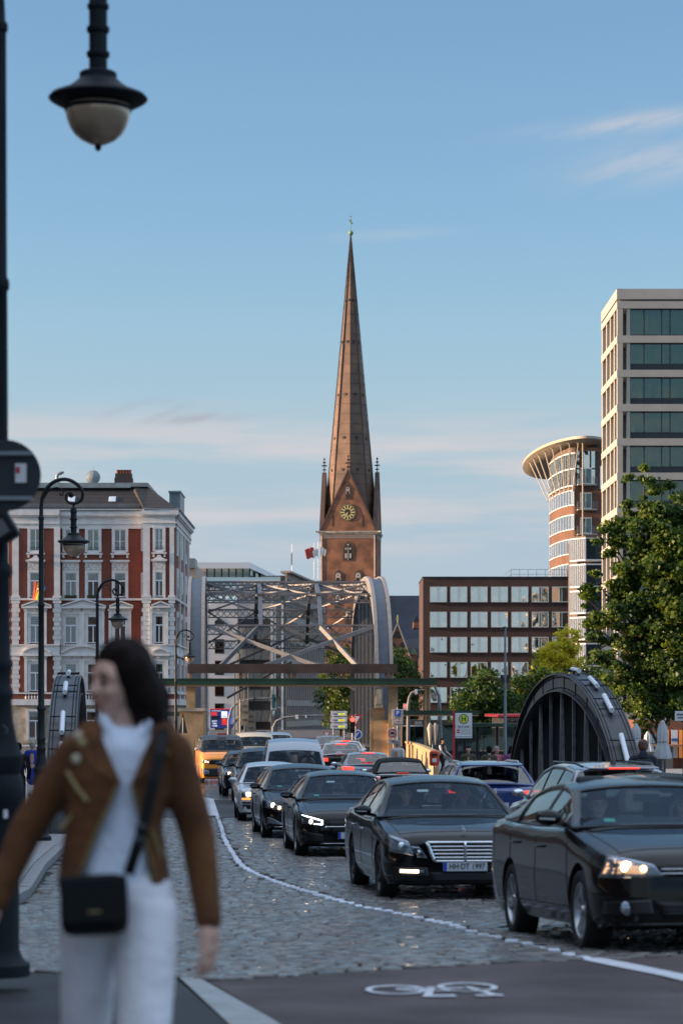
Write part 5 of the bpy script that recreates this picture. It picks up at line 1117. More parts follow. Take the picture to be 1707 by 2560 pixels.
# ================================================================ PALE TOWER
PY = 260.0; pt = thing('office_tower', 'tall pale stone grid office tower with green glass at the right edge', 'office tower', (XP(1541, PY), PY, gz(PY))); X7 = lambda p: XP(p, PY) - XP(1541, PY); Z7 = lambda p: ZP(p, PY) - gz(PY)
DP = 15.6; XR = X7(1830)
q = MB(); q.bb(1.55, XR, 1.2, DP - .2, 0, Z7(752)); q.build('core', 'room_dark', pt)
for r_ in range(14):
    z1 = Z7(753 + 85.7 * r_); q = MB(); q.bb(0, XR, 0, .9, z1 - .75, z1); q.bb(-.002, .8, .9, DP, z1 - .74, z1 - .003); q.bb(.8, 1.5, .9, DP, z1 - .6, z1 - .2); q.build('floor_band', 'stone_cream', pt)
    zb_ = z1 - 3.593; zt_ = z1 - .75
    q = MB(); q.bb(.05, .62, .03, .7, zb_, zt_); q.bb(1.05, 1.4, .12, .7, zb_, zt_); 
    for yy in (2.8, 6.6, 10.4, 14.8): q.bb(.05, .72, yy, yy + .7, zb_, zt_)
    each(q, 'column', 'stone_cream', pt)
    xk = [1575, 1610, 1654, 1675, 1720, 1760, 1800]; gl_ = link('glazing', None, pt); q = MB(); [q.bb(X7(a_) + .06, X7(b_) - .06, .45, .5, zb_ + .02, zt_) for a_, b_ in zip(xk, xk[1:])]; q.bb(1.25, 1.3, 1.0, DP - .5, zb_, zt_); each(q, 'pane', 'pane_office', gl_)
    q = MB()
    for p_ in xk: q.bb(X7(p_) - .05, X7(p_) + .05, .36, .44, zb_, zt_)
    q.bb(1.41, XR, .36, .44, zt_ - .12, zt_); q.bb(1.41, XR, .36, .44, zb_ + .02, zb_ + .14)
    if r_: q.bb(1.41, XR, .38, .44, zb_ + .60, zb_ + .68)
    for yy in (1.2, 3.8, 5.8, 7.7, 9.6, 11.5): q.bb(1.15, 1.24, yy, yy + .12, zb_, zt_)
    each(q, 'mullion', 'frame_dark', gl_)
    if r_: q = MB(); q.bb(1.45, XR, .40, .435, zb_ + .14, zb_ + .6); q.build('spandrel', 'frame_dark', gl_)
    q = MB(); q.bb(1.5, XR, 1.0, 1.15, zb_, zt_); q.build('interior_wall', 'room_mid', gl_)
    q = MB()
    for k in range(5): x = rnd.uniform(1.7, XR - 1); q.bb(x, x + rnd.uniform(.2, .9), .7, .9, zb_ + .6, zb_ + rnd.uniform(1.0, 2.2))
    each(q, 'furniture', 'curtain_cream', gl_)
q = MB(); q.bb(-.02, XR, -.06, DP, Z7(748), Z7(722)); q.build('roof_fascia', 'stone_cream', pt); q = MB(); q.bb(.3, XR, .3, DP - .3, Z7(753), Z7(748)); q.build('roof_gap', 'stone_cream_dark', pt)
# ================================================================ WAREHOUSES LEFT OF AND BEHIND THE CAMERA
def warehouse(name, label, x, y, L, rz, H_, D_=18):
    t = thing(name, label, 'warehouse', (x, y, gz(max(y, 0)) - .2), rz)
    q = MB(); q.bb(0, L, 0, D_, 0, H_); q.build('wall', 'brick_warehouse', t); q = MB(); q.bb(-.3, L + .3, -.4, D_, H_, H_ + .5); q.build('cornice', 'sandstone', t)
    q = MB(); q.prism([(-.4, H_ + .5), (3.5, H_ + 5), (L - 3.5, H_ + 5), (L + .4, H_ + .5)], 0, D_); q.build('roof', 'copper_dark', t)
    wf = MB(); wf.bb(-.85, .85, -.06, -.003, 0, 2.4); m1 = wf.mesh('window', 'frame_white'); wp = MB()
    for x0, x1 in ((-.77, -.05), (.05, .77)):
        for z0, z1 in ((.08, 1.5), (1.6, 2.32)): wp.bb(x0, x1, -.08, -.061, z0, z1)
    m2 = wp.mesh('pane', 'pane_mirror')
    z = 1.6
    while z < H_ - 2.4:
        xx = 2.0
        while xx < L - 1.5: o = link('window', m1, t, (xx, 0, z)); link('pane', m2, o); xx += 2.9
        z += 3.9
    return t
warehouse('brick_warehouse', 'long red brick warehouse with white windows left of the street', -17.5, 52, 43, R(90), 16)
warehouse('brick_warehouse', 'red brick warehouse beside the near end of the street', -17.5, -32, 83.9, R(90), 15.5)
# ================================================================ TREES
def tree(name, label, px, Y, clumps, n_leaf, size, mix, group=None, trunk=True, seed=1):
    rn = np.random.default_rng(seed); x0 = XP(px, Y); g = gz(Y) - .05; t = thing(name, label, 'tree', (x0, Y, g), 0, group); s = F / Y
    C = [(np.array([(cx - 853.5) / s - x0, rn.uniform(-.25, .25) * r_ / s * 2, CH - (cy - HOR) / s - g]), r_ / s) for cx, cy, r_ in clumps]
    wts = np.array([r_ ** 2 for _, r_ in C]); wts = wts / wts.sum(); subs = []
    for (c, r_), w_ in zip(C, wts):
        k = max(8, int(w_ * 420))
        for _ in range(k):
            d = rn.normal(size=3); d /= np.linalg.norm(d); rr = r_ * rn.uniform(.45, 1.0) ** .6; subs.append((c + d * rr * np.array([1, .9, .92]), r_ * rn.uniform(.10, .26)))
    S = np.array([q_[0] for q_ in subs]); Rr = np.array([q_[1] for q_ in subs]); idx = rn.choice(len(S), n_leaf, p=Rr ** 2 / (Rr ** 2).sum())
    base = S[idx] + rn.normal(size=(n_leaf, 3)) * Rr[idx][:, None] * np.array([.75, .75, .5])
    u = rn.normal(size=(n_leaf, 3)); u /= np.linalg.norm(u, axis=1)[:, None]; v = rn.normal(size=(n_leaf, 3)); v[:, 2] *= .5; v -= u * (u * v).sum(1)[:, None]; v /= np.linalg.norm(v, axis=1)[:, None]
    L = size * rn.uniform(.6, 1.35, n_leaf)[:, None]; w_ = L * .42
    nrm = np.cross(u, v); P0 = base - u * L / 2; P1 = base + v * w_ + nrm * L * .12; P2 = base + u * L / 2; P3 = base - v * w_ + nrm * L * .12
    V = np.stack([P0, P1, P2, P3], 1).reshape(-1, 3); me = bpy.data.meshes.new('crown'); me.vertices.add(len(V)); me.vertices.foreach_set('co', V.ravel())
    me.loops.add(n_leaf * 4); me.loops.foreach_set('vertex_index', np.arange(n_leaf * 4)); me.polygons.add(n_leaf); me.polygons.foreach_set('loop_start', np.arange(n_leaf) * 4)
    names = [m for m, _ in mix]; pr = np.array([p for _, p in mix], float); pr /= pr.sum()
    sub_m = rn.choice(len(names), len(S), p=pr); mi = np.where(rn.random(n_leaf) < .6, sub_m[idx], rn.choice(len(names), n_leaf, p=pr))
    for m_ in names: me.materials.append(M[m_])
    me.polygons.foreach_set('material_index', mi.astype(np.int32)); me.update(calc_edges=True); me.validate(); o = link('crown', me, t)
    q = MB(); zc = min(c[2] for c, r_ in C); tr = max(.08, .014 * max(c[2] for c, _ in C))
    top = max(C, key=lambda a: a[0][2]); tp = Vector(top[0]); q.tube([(0, 0, 0), (.05, 0, zc * .5), tuple(Vector((tp.x * .3, 0, (zc + tp.z) / 2))), tuple(tp)], [tr * 1.3, tr, tr * .7, tr * .15], 9)
    for c, r_ in C:
        b = Vector((tp.x * .15, 0, min(c[2] * .6, (zc + tp.z) / 2))); q.tube([tuple(b), tuple((b + Vector(c)) / 2 + Vector((0, 0, .2))), tuple(Vector(c))], [tr * .5, tr * .3, tr * .08], 6)
    for k in range(0, len(subs), 5):
        c = min(C, key=lambda a: np.linalg.norm(a[0] - subs[k][0])); q.tube([tuple(c[0]), tuple((c[0] + subs[k][0]) / 2 + np.array([0, 0, .05])), tuple(subs[k][0])], [tr * .14, tr * .09, tr * .03], 4)
    q.build('trunk', 'bark', t, 60); return t
GM = [('leaf_dark', 5), ('leaf_mid', 4), ('leaf_light', 1.2)]
tree('chestnut_tree', 'big green tree turning yellow in front of the pale tower', 1650, 110, [(1605, 1210, 45), (1660, 1255, 60), (1570, 1290, 50), (1510, 1340, 38), (1640, 1340, 75), (1720, 1330, 80), (1560, 1400, 60), (1490, 1460, 42), (1650, 1460, 90), (1740, 1480, 100), (1560, 1520, 70), (1480, 1560, 45), (1660, 1600, 95), (1560, 1640, 62), (1750, 1640, 90), (1640, 1720, 80), (1580, 1745, 55), (1700, 1770, 60), (1600, 1800, 35), (1500, 1620, 35), (1610, 1410, 70), (1600, 1530, 75), (1700, 1400, 90), (1690, 1540, 95), (1620, 1660, 80), (1700, 1690, 90), (1530, 1350, 38), (1470, 1500, 34), (1540, 1690, 45)], 150000, .18, [('leaf_dark', 3.6), ('leaf_mid', 4.6), ('leaf_light', 3.0)], seed=3)
tg = 'trees along the far pavement'
tree('street_tree', 'round green tree in front of the left half of the brick office', 1205, 150, [(1205, 1745, 62), (1165, 1775, 45), (1250, 1760, 52), (1215, 1700, 35), (1190, 1800, 40), (1250, 1800, 40)], 12000, .17, GM, tg, seed=4)
tree('street_tree', 'dark green tree behind the left side of the black arch', 1340, 160, [(1330, 1735, 58), (1300, 1765, 50), (1375, 1725, 50), (1350, 1690, 30), (1390, 1750, 60), (1310, 1715, 30)], 13000, .17, GM + [('leaf_yellow', .3)], tg, seed=5)
tree('street_tree', 'deep green tree between the black arch and the big chestnut tree', 1455, 150, [(1455, 1715, 50), (1490, 1730, 60), (1480, 1770, 60), (1510, 1680, 40), (1440, 1760, 50)], 13000, .17, GM, tg, seed=6)
tree('street_tree', 'sunlit yellow tree beside the brick office', 1395, 245, [(1395, 1640, 42), (1422, 1598, 34), (1362, 1655, 34), (1425, 1650, 40), (1375, 1690, 40), (1340, 1690, 26), (1410, 1700, 40)], 14000, .22, [('leaf_light', 1), ('leaf_yellow', 12)], tg, seed=7)
tree('street_tree', 'dark tree seen through the right half of the grey bridge', 850, 262, [(855, 1690, 52), (830, 1740, 45), (875, 1750, 45), (850, 1640, 35), (880, 1640, 30), (835, 1790, 35), (870, 1800, 35), (838, 1600, 20)], 12000, .22, GM + [('leaf_light', 1)], tg, seed=8)
tree('street_tree', 'dark tree between the grey bridge and the brick office', 1005, 262, [(1005, 1680, 42), (985, 1720, 38), (1030, 1720, 38), (1000, 1640, 25), (1010, 1770, 45)], 10000, .22, GM + [('leaf_light', .8)], tg, seed=9)
tree('street_tree', 'low shrub-like tree by the church gable', 985, 420, [(985, 1640, 28), (965, 1660, 25), (1010, 1665, 25)], 4000, .3, GM + [('leaf_yellow', 1)], tg, seed=10)
# ================================================================ SIGNS AND LIGHTS
def sgn(nm, label, cat, px, py, Y, zoff=0): t = thing(nm, label, cat, (XP(px, Y), Y, ZP(py, Y) + zoff)); return t
def pole(t, x, r_, z0, z1, mt='galv', y=.06, nm='post'): q = MB(); q.tube([(x, y, z0), (x, y, z1)], r_, 10); return q.build(nm, mt, t, 60)
def plate(t, x, z, w_, h_, mt, y=0, nm='sign_plate', d=.02, par=None): q = MB(); q.bb(x - w_ / 2, x + w_ / 2, y - d / 2, y + d / 2, z - h_ / 2, z + h_ / 2); return q.build(nm, mt, par or t, bevel=min(.01, d / 3))
def disc(t, x, z, r_, mt, y, nm, r0=.0, n=28): q = MB(); q.lathe([(r0, 0), (r_, 0), (r_, .006), (r0, .006)] + ([(r0, 0)] if r0 else []), n, c=(x, y, z), axis='Y'); return q.build(nm, mt, t)
def tri(t, c, s, mt, y, nm, down=True, d=.012):
    k = -1 if down else 1; q = MB(); q.prism([(c[0] - s / 2, c[1] - k * s * .29), (c[0] + s / 2, c[1] - k * s * .29), (c[0], c[1] + k * s * .58)], y - d, y); return q.build(nm, mt, t)
Y = 100.0; sP = F / Y
t = sgn('parking_sign', 'blue P parking zone sign on a post above the truck ban sign', 'traffic sign', 993.6, 1786, Y); gr = gz(Y) + .1 - t.location.z
pole(t, 0, .03, gr, .28); p_ = plate(t, 0, 0, .45, .42, 'sign_beige'); plate(t, 0, .05, .25, .25, 'sign_blue', -.015, 'blue_field', .01, p_); text('P', .24, 'sign_white', p_, (0, -.025, .045), bold=.006); text('ZONE', .07, 'ink', p_, (0, -.014, -.13))
p_ = plate(t, 0, -.34, .42, .22, 'sign_beige'); text('mit', .08, 'ink', p_, (0, -.014, -.29)); text('Parkschein', .075, 'ink', p_, (0, -.014, -.39))
t = sgn('truck_ban_sign', 'round red bordered truck ban sign with 7,5t plate', 'traffic sign', 980.5, 1833, 97); gr = gz(97) + .1 - t.location.z
pole(t, .05, .03, gr, .25, 'canopy_cream'); p_ = plate(t, 0, 0, .37, .38, 'sign_beige'); disc(p_, 0, 0, .165, 'sign_red', -.022, 'red_ring', .125); q = MB(); q.bb(-.08, .03, -.02, -.014, -.03, .05); q.bb(.035, .08, -.02, -.014, -.03, .025); q.lathe([(.001, -.02), (.02, -.02), (.02, -.014)], 10, c=(-.05, 0, -.035), axis='Y'); q.lathe([(.001, -.02), (.02, -.02), (.02, -.014)], 10, c=(.055, 0, -.035), axis='Y'); q.build('truck_symbol', 'ink', p_)
p_ = plate(t, 0, -.32, .37, .2, 'sign_beige'); text('7,5t', .13, 'ink', p_, (0, -.014, -.32), bold=.003)
t = sgn('bus_stop_sign', 'bus stop sign with yellow and green H on a red post', 'bus stop sign', 1158.6, 1814, 88); s8 = F / 88; gr = gz(88) + .1 - t.location.z
q = MB(); q.bb(-.39, -.31, -.04, .04, gr, .55); q.build('post', 'sign_red', t); p_ = plate(t, -.005, 0, .60, .89, 'sign_white')
disc(p_, 0, .235, .175, 'sign_green', -.02, 'green_ring', .0); disc(p_, 0, .235, .145, 'sign_yellow', -.028, 'yellow_disc')
text('H', .25, 'sign_green', p_, (0, -.037, .23), bold=.008); text('Bei St. Annen', .075, 'ink', p_, (0, -.014, -.04), bold=.001); q = MB(); q.bb(-.29, .29, -.013, -.0105, -.005, .0); q.bb(-.29, .29, -.013, -.0105, -.09, -.083)
for z_ in (-.15, -.19, -.23, -.27, -.31): q.bb(-.12, .26, -.013, -.0105, z_, z_ + .008)
q.bb(-.28, .28, -.013, -.0105, -.40, -.385); q.build('timetable_lines', 'ink', p_)
for z_ in (-.16, -.24): disc(p_, -.22, z_, .03, 'sign_red', -.016, 'route_dot'); disc(p_, -.17, z_, .03, 'sign_red', -.017, 'route_dot')
t = sgn('camera_pole', 'tall thin grey pole with a camera on top in front of the brick office', 'pole', 1262, 1900, 74); gr = gz(74) + .1 - t.location.z; z1 = ZP(1566, 74) - t.location.z; s7 = F / 74
q = MB(); q.tube([(0, 0, gr), (0, 0, z1 * .5), (0, 0, z1)], [.055, .04, .03], 12); q.build('post', 'galv', t, 60); zb_ = ZP(1696, 74) - t.location.z
for x0, x1 in ((-.14, -.045), (.045, .12)): q = MB(); q.bb(x0, x1, -.05, .05, zb_ - .12, zb_ + .11); q.build('loudspeaker_box', 'trim_black', t)
q = MB(); q.sphere((-.07, 0, z1 - .10), .055, 10, 8); q.bb(-.10, .02, -.04, .04, z1 - .06, z1 - .02); q.build('camera', 'trim_black', t)
def bin_(px, py, Y, label):
    t = sgn('litter_bin', label, 'litter bin', px, py, Y); gr = gz(Y) + .1 - t.location.z
    q = MB(); q.lathe([(.001, -.25), (.15, -.25), (.17, -.2), (.18, .18), (.16, .26), (.10, .30), (.001, .31)], 20); q.build('bin_body', 'bin_red', t, 35); q = MB(); q.bb(-.11, .11, -.19, -.15, .1, .19); q.build('opening', 'trim_black', t); q = MB(); q.bb(-.08, .08, -.187, -.176, -.12, .02); q.build('sticker', 'sign_white', t); pole(t, 0, .03, gr, .3, 'galv', .2)
bin_(1085, 1897, 90, 'red litter bin on a post beside the black convertible')
def face_sig(t, x, z, s_, on='red', mt='trim_black'):
    q = MB(); q.bb(x - .15 * s_, x + .15 * s_, -.1, .08, z - .45 * s_, z + .45 * s_); h_ = q.build('signal_head', mt, t, bevel=.03)
    for k, m_ in enumerate(('red_light' if on == 'red' else 'grille_black', 'grille_black', 'grille_black')): q = MB(); q.lathe([(.001, -.02), (.10 * s_, 0), (.11 * s_, 0), (.12 * s_, -.08 * s_)], 16, c=(x, -.101, z + (.29 - .29 * k) * s_), axis='Y'); q.build('lens', m_, h_)
    return h_
t = sgn('traffic_light', 'traffic light showing red at the right foot of the grey bridge', 'traffic light', 881, 1812, 138); gr = gz(138) - t.location.z; face_sig(t, 0, 0, 1.0); pole(t, 0, .06, gr, .5)
t = sgn('yield_sign', 'yield sign half cut by the bridge beside the red traffic light', 'traffic sign', 889, 1797, 139); tri(t, (0, 0), .75, 'sign_red', 0, 'red_border'); tri(t, (0, .0), .48, 'sign_white', -.013, 'white_field'); pole(t, 0, .03, gz(139) - t.location.z, .25)
t = sgn('yield_sign', 'yield sign standing below the direction boards', 'traffic sign', 817, 1835, 190); tri(t, (0, 0), .62, 'sign_red', 0, 'red_border'); tri(t, (0, 0), .4, 'sign_white', -.013, 'white_field'); pole(t, 0, .035, gz(190) - t.location.z, .2)
t = sgn('yield_sign', 'yield sign left of the advertising screen', 'traffic sign', 517, 1786, 200); tri(t, (0, 0), .5, 'sign_red', 0, 'red_border'); tri(t, (0, 0), .32, 'sign_white', -.013, 'white_field'); pole(t, 0, .035, gz(200) - t.location.z, .2)
t = sgn('round_blue_sign', 'round blue and white sign at the right foot of the grey bridge', 'traffic sign', 893, 1836, 142); disc(t, 0, 0, .28, 'sign_white', 0, 'sign_plate'); disc(t, 0, 0, .22, 'sign_blue', -.01, 'blue_field'); q = MB(); q.bar((-.1, -.02, -.12), (.08, -.02, .12), .07, .01, up=(0, 1, 0)); q.build('arrow', 'sign_white', t); pole(t, .05, .035, gz(142) - t.location.z, .2)
t = sgn('round_blue_sign', 'round blue sign left of the advertising screen', 'traffic sign', 515, 1824, 195); disc(t, 0, 0, .28, 'sign_white', 0, 'sign_plate'); disc(t, 0, 0, .25, 'sign_blue', -.01, 'blue_field'); pole(t, .05, .035, gz(195) - t.location.z, .2)
t = sgn('direction_boards', 'three white direction boards with lit yellow distances', 'direction sign', 847, 1804, 205); s_ = F / 205; gr = gz(205) - t.location.z
for x in (-.45, .45): pole(t, x, .05, gr, .7)
for k in range(3):
    z = (20 - k * 15.5) / s_; p_ = plate(t, 0, z, 1.36, .42, 'sign_white'); plate(t, .23, z - .04, .55, .16, 'led_yellow', -.015, 'distance_display', .01, p_); q = MB(); q.bb(-.42, -.3, -.02, -.012, z - .1, z + .04); q.build('red_mark', 'sign_red', p_); q = MB(); q.bb(-.26, -.14, -.02, -.012, z - .1, z + .04); q.build('blue_mark', 'sign_blue', p_); q = MB(); q.bar((-.6, -.016, z), (-.48, -.016, z), .05, .01); q.build('arrow', 'ink', p_); text('Speicherstadt Centrum'.split()[0] if k == 0 else 'Zentrum' if k == 1 else 'Rathaus', .10, 'ink', p_, (.1, -.014, z + .12)); text(('120 m', '200 m', '150 m')[k], .11, 'ink', p_, (.28, -.022, z - .04))
t = sgn('advertising_screen', 'lit advertising screen with red and blue pictures under the bridge', 'screen', 553, 1796, 215); s_ = F / 215; gr = gz(215) - t.location.z; a, b = 26.5 / s_, 24.5 / s_
p_ = plate(t, 0, 0, 2 * a, 2 * b, 'screen_navy', nm='display', d=.2)
for x0, x1, z0, z1, m_ in ((-.95, .95, .78, .85, 'screen_red'), (-.85, -.35, .25, .55, 'screen_red'), (-.8, -.1, -.1, .2, 'cloth_black'), (.03, .55, .05, .62, 'screen_white'), (.08, .5, -.55, -.05, 'screen_red'), (.1, .45, .1, .25, 'skin'), (.62, .86, -.5, .6, 'screen_blue'), (.15, .4, -.25, .0, 'shop_orange')): q = MB(); q.bb(x0, x1, -.13, -.105, z0, z1); q.build('picture', m_, p_)
text('ter & Szene', .17, 'screen_white', p_, (-.4, -.12, .66)); [text(s__, .17, 'screen_white', p_, (-.55, -.14, z_), bold=.004) for s__, z_ in (('JETZT', -.25), ('ABO', -.45), ('7.2025', -.65))]
q = MB(); q.tube([(.75, .3, gr), (.75, .3, 0)], .12, 8); q.tube([(.75, .3, gr + 1.5), (1.7, .3, .4)], .1, 8); q.build('post', 'steel_grey', t)
def mast(label, px0, py0, pyt, px1, Y, extra):
    t = sgn('cantilever_mast', label, 'traffic mast', px0, py0, Y); gr = gz(Y) - t.location.z; s_ = F / Y; h = (py0 - pyt) / s_; l = (px1 - px0) / s_
    q = MB(); q.tube([(0, 0, gr), (0, 0, h * .45), (l * .06, 0, h * .75), (l * .2, 0, h * .92), (l * .5, 0, h), (l, 0, h + .05)], [.13, .11, .1, .09, .08, .06], 10); q.build('mast', 'steel_grey', t, 60)
    for x, w_, hh, m_ in extra: q = MB(); q.bb(l * x - w_ / 2, l * x + w_ / 2, -.2, .15, h - hh * .75, h + hh * .35); q.build('signal_box', m_, t)
mast('curved mast with a green signal box over the road, nearer the screen', 572, 1845, 1747, 690, 200, [(.55, .12, .3, 'trim_black'), (.95, .28, 1.0, 'teal'), (.98, .1, .3, 'trim_black')])
mast('curved mast reaching right towards the direction boards', 683, 1842, 1790, 815, 190, [(.45, .2, .3, 'flood_white'), (.62, .1, .2, 'flood_white'), (.97, .12, .5, 'steel_grey')])
mast('mast with a small red signal left of the parking sign', 1020, 1800, 1727, 1060, 160, [(.5, .15, .3, 'flood_white')])
t = sgn('traffic_light', 'small traffic light with white board showing red above the parking sign', 'traffic light', 1012.5, 1767, 160); p_ = plate(t, 0, 0, .26, .42, 'sign_white'); q = MB(); q.lathe([(.001, -.03), (.07, -.03), (.07, 0)], 12, c=(0, 0, .05), axis='Y'); q.build('lens', 'red_light', t); pole(t, .2, .04, gz(160) - t.location.z, .2)
t = sgn('street_light_arm', 'pale curved street light post right of the portal beam', 'street lamp', 1099, 1790, 146); s_ = F / 146; gr = gz(146) - t.location.z
q = MB(); q.tube([(.1, 0, gr), (.0, 0, 0), (-.05, 0, (1790 - 1740) / s_), (-.3, 0, (1790 - 1716) / s_), (-.75, 0, (1790 - 1712) / s_)], [.13, .12, .1, .08, .06], 10); q.build('post', 'galv', t, 60)
for i, (px, py, w_, h_, lab) in enumerate(((612, 1783, 18, 62, 'tall beige banner with wave pattern on a lamp post'), (628, 1806, 23, 52, 'wide beige banner with wave pattern, lower right of the tall one'))):
    Yb = 175.0 + i * 4; s_ = F / Yb; t = sgn('banner', lab, 'banner', px, py, Yb); q = MB(); q.bb(-w_ / 2 / s_, w_ / 2 / s_, -.02, .02, -h_ / 2 / s_, h_ / 2 / s_); p_ = q.build('cloth', 'sandstone', t); q = MB()
    for zr_ in (.6, .5, .1, 0, -.5, -.6):
        for k in range(6): x = -w_ / 2 / s_ * .6 + k * w_ / s_ * .1; z = zr_ * h_ / 2 / s_; q.bar((x, -.03, z + .03 * (k % 2)), (x + w_ / s_ * .1, -.03, z + .03 * ((k + 1) % 2)), .035, .01)
    q.build('wave_print', 'iron_post', p_); pole(t, -w_ / 2 / s_ - .06, .06, gz(Yb) - t.location.z, h_ / 2 / s_ + .1)
for i, (px, w_, p0, p1) in enumerate(((598, 5, 1640, 1845), (587, 3, 1690, 1845), (612, 4, 1700, 1845), (621, 3, 1690, 1845))):
    Yb = 183.0 + i; t = sgn('thin_mast', ('thick dark mast behind the tall banner', 'thin dark mast left of the tall banner', 'dark mast rising over the tall banner', 'thin dark mast over the wide banner')[i], 'mast', px, p1, Yb); q = MB(); q.tube([(0, 0, gz(Yb) - t.location.z), (0, 0, ZP(p0, Yb) - t.location.z)], w_ / 2 * Yb / F, 8); q.build('post', 'steel_deep', t); q = MB(); q.lathe([(.001, .0), (w_ * .7 * Yb / F, 0), (w_ * .7 * Yb / F, .15), (.001, .2)], 8, c=(0, 0, ZP(p0, Yb) - t.location.z)); q.build('cap', 'steel_deep', t)
t = sgn('info_column', 'tall dark advertising column with glass front between the masts', 'advertising column', 686, 1800, 196); s_ = F / 196; q = MB(); q.bb(-8 / s_, 8 / s_, -.15, .15, gz(196) - t.location.z, 26 / s_); q.build('housing', 'steel_deep', t); q = MB(); q.bb(-5 / s_, 3 / s_, -.18, -.155, -20 / s_, 23 / s_); q.build('pane', 'pane_pale', t)
t = sgn('container', 'blue container at the foot of the white office', 'container', 651, 1838, 230); q = MB(); q.bb(-.5, .5, 0, .8, gz(230) - t.location.z, .3); q.build('box', 'container_blue', t, bevel=.05); q = MB(); q.bb(-.52, .52, -.02, .82, .30, .36); q.build('lid', 'sign_blue', t)
t = sgn('street_name_sign', 'dark blue street name sign by the sunlit smallest lamp', 'street sign', 417, 1826, 112); s_ = F / 112; plate(t, 0, 0, 36 / s_, 10 / s_, 'cloth_navy'); text('Bei d. alten Wandrahm'.split(' ', 1)[1][-10:], .13, 'sign_white', t, (.05, -.014, 0)); pole(t, .36, .03, gz(112) - t.location.z, .3)
t = sgn('warning_sign', 'grey back of a triangular sign on a post beside the stone pylon', 'traffic sign', 458, 1810, 120); q = MB(); q.prism([(-.22, -.45), (.22, -.45), (0, .55)], 0, .02); q.build('sign_plate', 'sign_back', t); pole(t, 0, .03, gz(120) - t.location.z, .3, y=-.04)
# ================================================================ BUS SHELTER, BUS AND PARAPET
Y = 92.0; s_ = F / Y; t = thing('bus_shelter', 'dark green bus shelter with large windows reflecting orange light', 'bus shelter', (XP(1200, Y), Y, gz(Y) + .1)); gX = lambda p: XP(p, Y) - XP(1200, Y); gZ = lambda p: ZP(p, Y) - gz(Y) - .1
q = MB(); q.bb(gX(1140), gX(1320), -.7, .7, gZ(1817), gZ(1808)); q.build('roof', 'green_beam', t)
xs_ = (1140, 1160, 1192, 1242, 1287, 1312)
for p_ in xs_: q = MB(); q.bb(gX(p_) - .05, gX(p_) + .05, -.05, .05, 0, gZ(1817)); q.build('post', 'iron_black', t)
for a, b in zip(xs_, xs_[1:]):
    q = MB(); q.bb(gX(a) + .06, gX(b) - .06, -.03, -.01, gZ(1876), gZ(1820)); q.build('pane', 'pane_office', t); q = MB(); q.bb(gX(a) + .06, gX(b) - .06, -.035, -.005, .15, gZ(1878)); q.build('lower_panel', 'iron_black', t)
Y = 102.0; b = thing('bus', 'dark city bus with red roof edge behind the shelter', 'bus', (XP(1300, Y), Y, gz(Y))); gX = lambda p: XP(p, Y) - XP(1300, Y); gZ = lambda p: ZP(p, Y) - gz(Y)
q = MB(); q.bb(gX(1262), gX(1352), 0, 9, .35, gZ(1793)); q.build('body', 'cloth_black', b, bevel=.06); q = MB(); q.bb(gX(1242), gX(1353), -.05, 9, gZ(1793), gZ(1785)); q.build('roof_edge', 'bus_red', b, bevel=.03)
for a, c in ((1266, 1286), (1290, 1318), (1322, 1348)): q = MB(); q.bb(gX(a), gX(c), -.06, -.01, gZ(1868), gZ(1818)); q.build('window', 'pane_office', b); 
q = MB(); q.bb(gX(1288), gX(1350), -.07, -.012, .5, gZ(1872)); q.build('skirt_panel', 'sign_white', b); text('5 Burgstrasse', .22, 'cloth_grey', b, (gX(1283), -.03, gZ(1797)))
for a in (1275, 1340): q = MB(); q.lathe([(.001, -.1), (.3, -.1), (.46, -.08), (.48, 0), (.48, .25)], 20, c=(gX(a), 0, .48), axis='Y'); q.build('wheel', 'rubber', b, 40)
q = MB(); q.sphere((gX(1324), -.3, gZ(1775)), .16, 10, 8, sc3=(1, 1, 1.6)); q.bb(gX(1322), gX(1326), -.3, -.1, gZ(1790), gZ(1770)); q.build('mirror', 'bus_red', b)
t = thing('parapet', 'sunlit ochre parapet curving towards the grey bridge', 'parapet', (0, 0, 0)); pp = [(1018, 150, 1857), (1034, 142, 1857), (1052, 130, 1864), (1072, 116, 1872), (1092, 104, 1882)]
q = MB()
for (a, ya, ta), (c, yc, tc_) in zip(pp, pp[1:]): q.bar((XP(a, ya), ya, gz(ya) + .55), (XP(c, yc), yc, gz(yc) + .55), .16, 1.1); q.bar((XP(a, ya), ya, gz(ya) + 1.18), (XP(c, yc), yc, gz(yc) + 1.18), .3, .12)
q.build('wall', 'ochre', t)
t = sgn('folded_umbrella', 'pair of thin pale folded umbrellas left of the bus stop sign', 'umbrella', 1081, 1840, 112)
for x in (-.12, .12): q = MB(); q.lathe([(.03, -.5), (.05, -.4), (.13, .25), (.06, .45), (.01, .5)], 10, c=(x, 0, .1)); q.build('cloth', 'canopy_cream', t, 50)
pole(t, 0, .025, gz(112) - t.location.z, -.2)
t = thing('shop_front', 'dark glazed shop front under the lower green beam', 'shop', (XP(1050, 168), 168, gz(168))); gX = lambda p: XP(p, 168) - XP(1050, 168); gZ = lambda p: ZP(p, 168) - gz(168)
q = MB(); q.bb(gX(1005), gX(1200), .3, 5, 0, gZ(1800)); q.build('wall', 'wall_brown', t); q = MB(); q.bb(gX(1010), gX(1140), .1, .2, 0, gZ(1812)); q.build('glazing', 'pane_office', t); q = MB(); q.bb(gX(1058), gX(1077), -.1, .08, 0, gZ(1795)); q.build('column', 'teal', t); q = MB(); q.bb(gX(1036), gX(1055), -.1, 0, gZ(1812), gZ(1803)); q.build('shop_sign', 'sign_beige', t); q = MB(); q.bb(gX(1008), gX(1100), -.05, .09, gZ(1816), gZ(1813)); q.build('lintel', 'flood_white', t)
